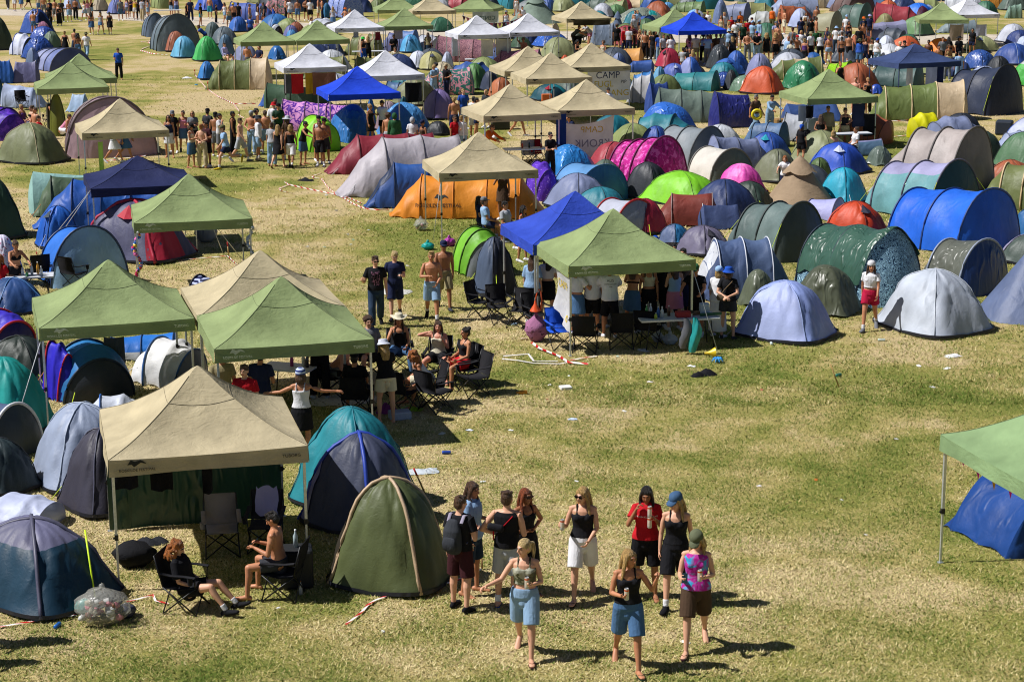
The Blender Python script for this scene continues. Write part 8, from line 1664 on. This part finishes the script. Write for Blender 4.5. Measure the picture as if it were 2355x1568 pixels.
# ------------------------------------------------------------------ ground
def patches(n,v):
    """worn straw against greener turf: one pattern shared by the soil and the blades"""
    big=noise(n,v,.10,3,.6); mid=noise(n,v,.75,4,.4)
    a=N(n,'ShaderNodeMath',operation='MULTIPLY_ADD'); a.inputs[1].default_value=.5; n.links.new(mid,a.inputs[0]); n.links.new(big,a.inputs[2])
    mr=N(n,'ShaderNodeMapRange'); mr.inputs['From Min'].default_value=.60; mr.inputs['From Max'].default_value=.90; n.links.new(a.outputs[0],mr.inputs['Value']); return mr.outputs[0]
def groundmat():
    m,n,b=newmat('dry_meadow'); tc=N(n,'ShaderNodeTexCoord'); v=tc.outputs['Object']
    pt=patches(n,v); fine=noise(n,v,9,4); tiny=noise(n,v,30,5,.6,.7)
    a2=N(n,'ShaderNodeMath',operation='MULTIPLY_ADD'); a2.inputs[1].default_value=.5; n.links.new(fine,a2.inputs[0]); n.links.new(pt,a2.inputs[2])
    c=ramp(n,a2.outputs[0],[(.15,lin('#6f7838')),(.50,lin('#918c4e')),(.80,lin('#ab9b68')),(1.2 if False else 1.0,lin('#bca882'))])
    t=ramp(n,tiny,[(.40,(.40,.44,.34)),(.495,(.92,.92,.86)),(.59,(1.40,1.36,1.30))])
    mm=N(n,'ShaderNodeMix',data_type='RGBA',blend_type='MULTIPLY'); mm.inputs[0].default_value=.8; n.links.new(c,mm.inputs[6]); n.links.new(t,mm.inputs[7])
    n.links.new(mm.outputs[2],b.inputs['Base Color']); b.inputs['Roughness'].default_value=.95; b.inputs['Specular IOR Level'].default_value=.1
    bump(n,b,tiny,.6,.05); return m
g=MB(); xs=[-900,-300,-80,-40,-20,0,20,40,80,300,900]; ys=[-60,10,25,40,60,80,110,150,200,300,600,1500]
g.grid([[Vector((x,y,0)) for x in xs] for y in ys]); tag(g.build('ground',[groundmat()],None,False),kind='structure')
def gravel():
    m,n,b=newmat('gravel'); tc=N(n,'ShaderNodeTexCoord'); v=tc.outputs['Object']; f=noise(n,v,1.2,5); f2=noise(n,v,14,3)
    a=N(n,'ShaderNodeMath',operation='MULTIPLY_ADD'); a.inputs[1].default_value=.6; n.links.new(f2,a.inputs[0]); n.links.new(f,a.inputs[2])
    n.links.new(ramp(n,a.outputs[0],[(.5,lin('#9c8f7c')),(1,lin('#cabfae'))]),b.inputs['Base Color']); b.inputs['Roughness'].default_value=.95; bump(n,b,f2,.6,.05); return m
p=MB(); pts=[(-60,172),(-36,165),(-22,152),(-8,142),(10,134),(30,131),(60,129)]; rows=[]
for i,(x,y) in enumerate(pts): rows.append([Vector((x,y-4+.6*math.sin(i*2.3),.004)),Vector((x,y,.004)),Vector((x,y+4+.5*math.sin(i*3.1),.004))])
p.grid(rows); tag(p.build('gravel_path',[gravel()],None,False),kind='structure')
def grass():
    m,n,b=newmat('grass_blades'); at=N(n,'ShaderNodeAttribute'); at.attribute_name='tint'; tc=N(n,'ShaderNodeTexCoord'); pt=patches(n,tc.outputs['Object'])
    s1=N(n,'ShaderNodeMath',operation='MULTIPLY_ADD'); s1.inputs[1].default_value=.56; s1.inputs[2].default_value=-.33; n.links.new(pt,s1.inputs[0])
    s2=N(n,'ShaderNodeMath',operation='ADD'); n.links.new(s1.outputs[0],s2.inputs[0]); n.links.new(at.outputs['Fac'],s2.inputs[1])
    n.links.new(ramp(n,s2.outputs[0],[(0,lin('#5a6e28')),(.35,lin('#8a8c4a')),(.65,lin('#b5a870')),(1,lin('#dccc9c'))]),b.inputs['Base Color'])
    b.inputs['Roughness'].default_value=.8; b.inputs['Specular IOR Level'].default_value=.15; return m
def blades(n,y0,y1,sz):
    Y=y0*(y1/y0)**rng.random(n); X=(rng.random(n)-.5)*2*(Y*.29+1.5)
    # clumps
    cl=(np.sin(X*1.9+np.sin(Y*1.3)*1.4)*np.sin(Y*1.7+np.sin(X*.8)*1.9)+.6*np.sin(X*5.1+Y*2.)*np.sin(Y*4.3-X))
    keep=rng.random(n)<(.62+.2*cl); X,Y,cl=X[keep],Y[keep],cl[keep]; n=len(X)
    a=rng.random(n)*2*np.pi; lean=rng.uniform(.75,1.5,n); L=sz*rng.uniform(.5,1.3,n); w=L*rng.uniform(.10,.2,n)
    ca,sa=np.cos(a),np.sin(a); dx,dy,dz=ca*np.sin(lean)*L,sa*np.sin(lean)*L,np.cos(lean)*L+.006
    big=np.sin(X*.35+1)*np.sin(Y*.22)+.5*np.sin(X*.9+Y*.5)+1.6*np.clip((X-2.5)/5,-.3,1)*np.exp(-((Y-38)/9)**2)
    P=np.empty((n,3,3)); P[:,0]=np.stack([X-sa*w,Y+ca*w,np.full(n,.0)],1); P[:,1]=np.stack([X+sa*w,Y-ca*w,np.full(n,.0)],1); P[:,2]=np.stack([X+dx,Y+dy,dz],1)
    t=np.clip(.50-.16*cl-.12*big+rng.normal(0,.30,n),0,1); return P.reshape(-1,3),np.repeat(t,3)
A=[blades(600000,23.5,40,.055),blades(420000,38,62,.07),blades(150000,58,110,.10)]
V=np.concatenate([a[0] for a in A]); Tn=np.concatenate([a[1] for a in A]); nv=len(V)
me=bpy.data.meshes.new('grass'); me.vertices.add(nv); me.vertices.foreach_set('co',V.astype(np.float32).ravel()); me.loops.add(nv); me.loops.foreach_set('vertex_index',np.arange(nv,dtype=np.int32))
me.polygons.add(nv//3); me.polygons.foreach_set('loop_start',np.arange(0,nv,3,dtype=np.int32)); me.update(calc_edges=True)
at=me.attributes.new('tint','FLOAT','POINT'); at.data.foreach_set('value',Tn.astype(np.float32)); me.materials.append(grass())
tag(obj('grass',me),kind='stuff')
# ------------------------------------------------------------------ labels
def rel(o,loc,skip=None):
    best=None; p=proj(loc)
    for nm,q in LANDMARKS:
        if (q.xy-loc.xy).length<.05: continue
        k=proj(q); d=math.hypot((k[0]-p[0])/1.0,(k[1]-p[1])*1.6)
        if best is None or d<best[0]: best=(d,nm,k)
    d,nm,k=best; dx,dy=p[0]-k[0],p[1]-k[1]; sc=F/math.hypot(loc.y,CH)
    side='left of' if dx<0 else 'right of'
    if abs(dx)<.55*sc: w='behind' if dy<0 else 'in front of'
    elif abs(dx)<2.2*sc: w='close '+side if abs(dy)<.9*sc else ('behind and ' if dy<0 else 'before and ')+side
    else: w='well '+side
    return w+' '+nm
used={}
pend=[]
for o,cat,desc,label,loc in THINGS:
    if label: o['label']=label; used.setdefault(label,[]).append((o,loc)); continue
    if isinstance(desc,tuple) and len(desc)==3: desc=desc[2]+' '+TW[desc[0]]
    lb=desc+' '+rel(o,loc+Vector((0,0,.8)))
    wd=lb.split()
    lb=' '.join(wd[:16]); o['label']=lb; used.setdefault(lb,[]).append((o,loc))
for lb,l in used.items():
    if len(l)>1:
        l.sort(key=lambda t:proj(t[1])[0])
        names=['leftmost','second from left','third from left','fourth from left','fifth from left','sixth from left','seventh from left','eighth from left']
        for i,(o,_) in enumerate(l):
            s=names[min(i,7)] if i<len(l)-1 or len(l)>8 else ('rightmost' if len(l)>1 else '')
            w_=lb.split(); o['label']=' '.join((w_ )[:max(4,16-len(s.split())-1)])+', '+s
bpy.data.scenes.remove(TMP)
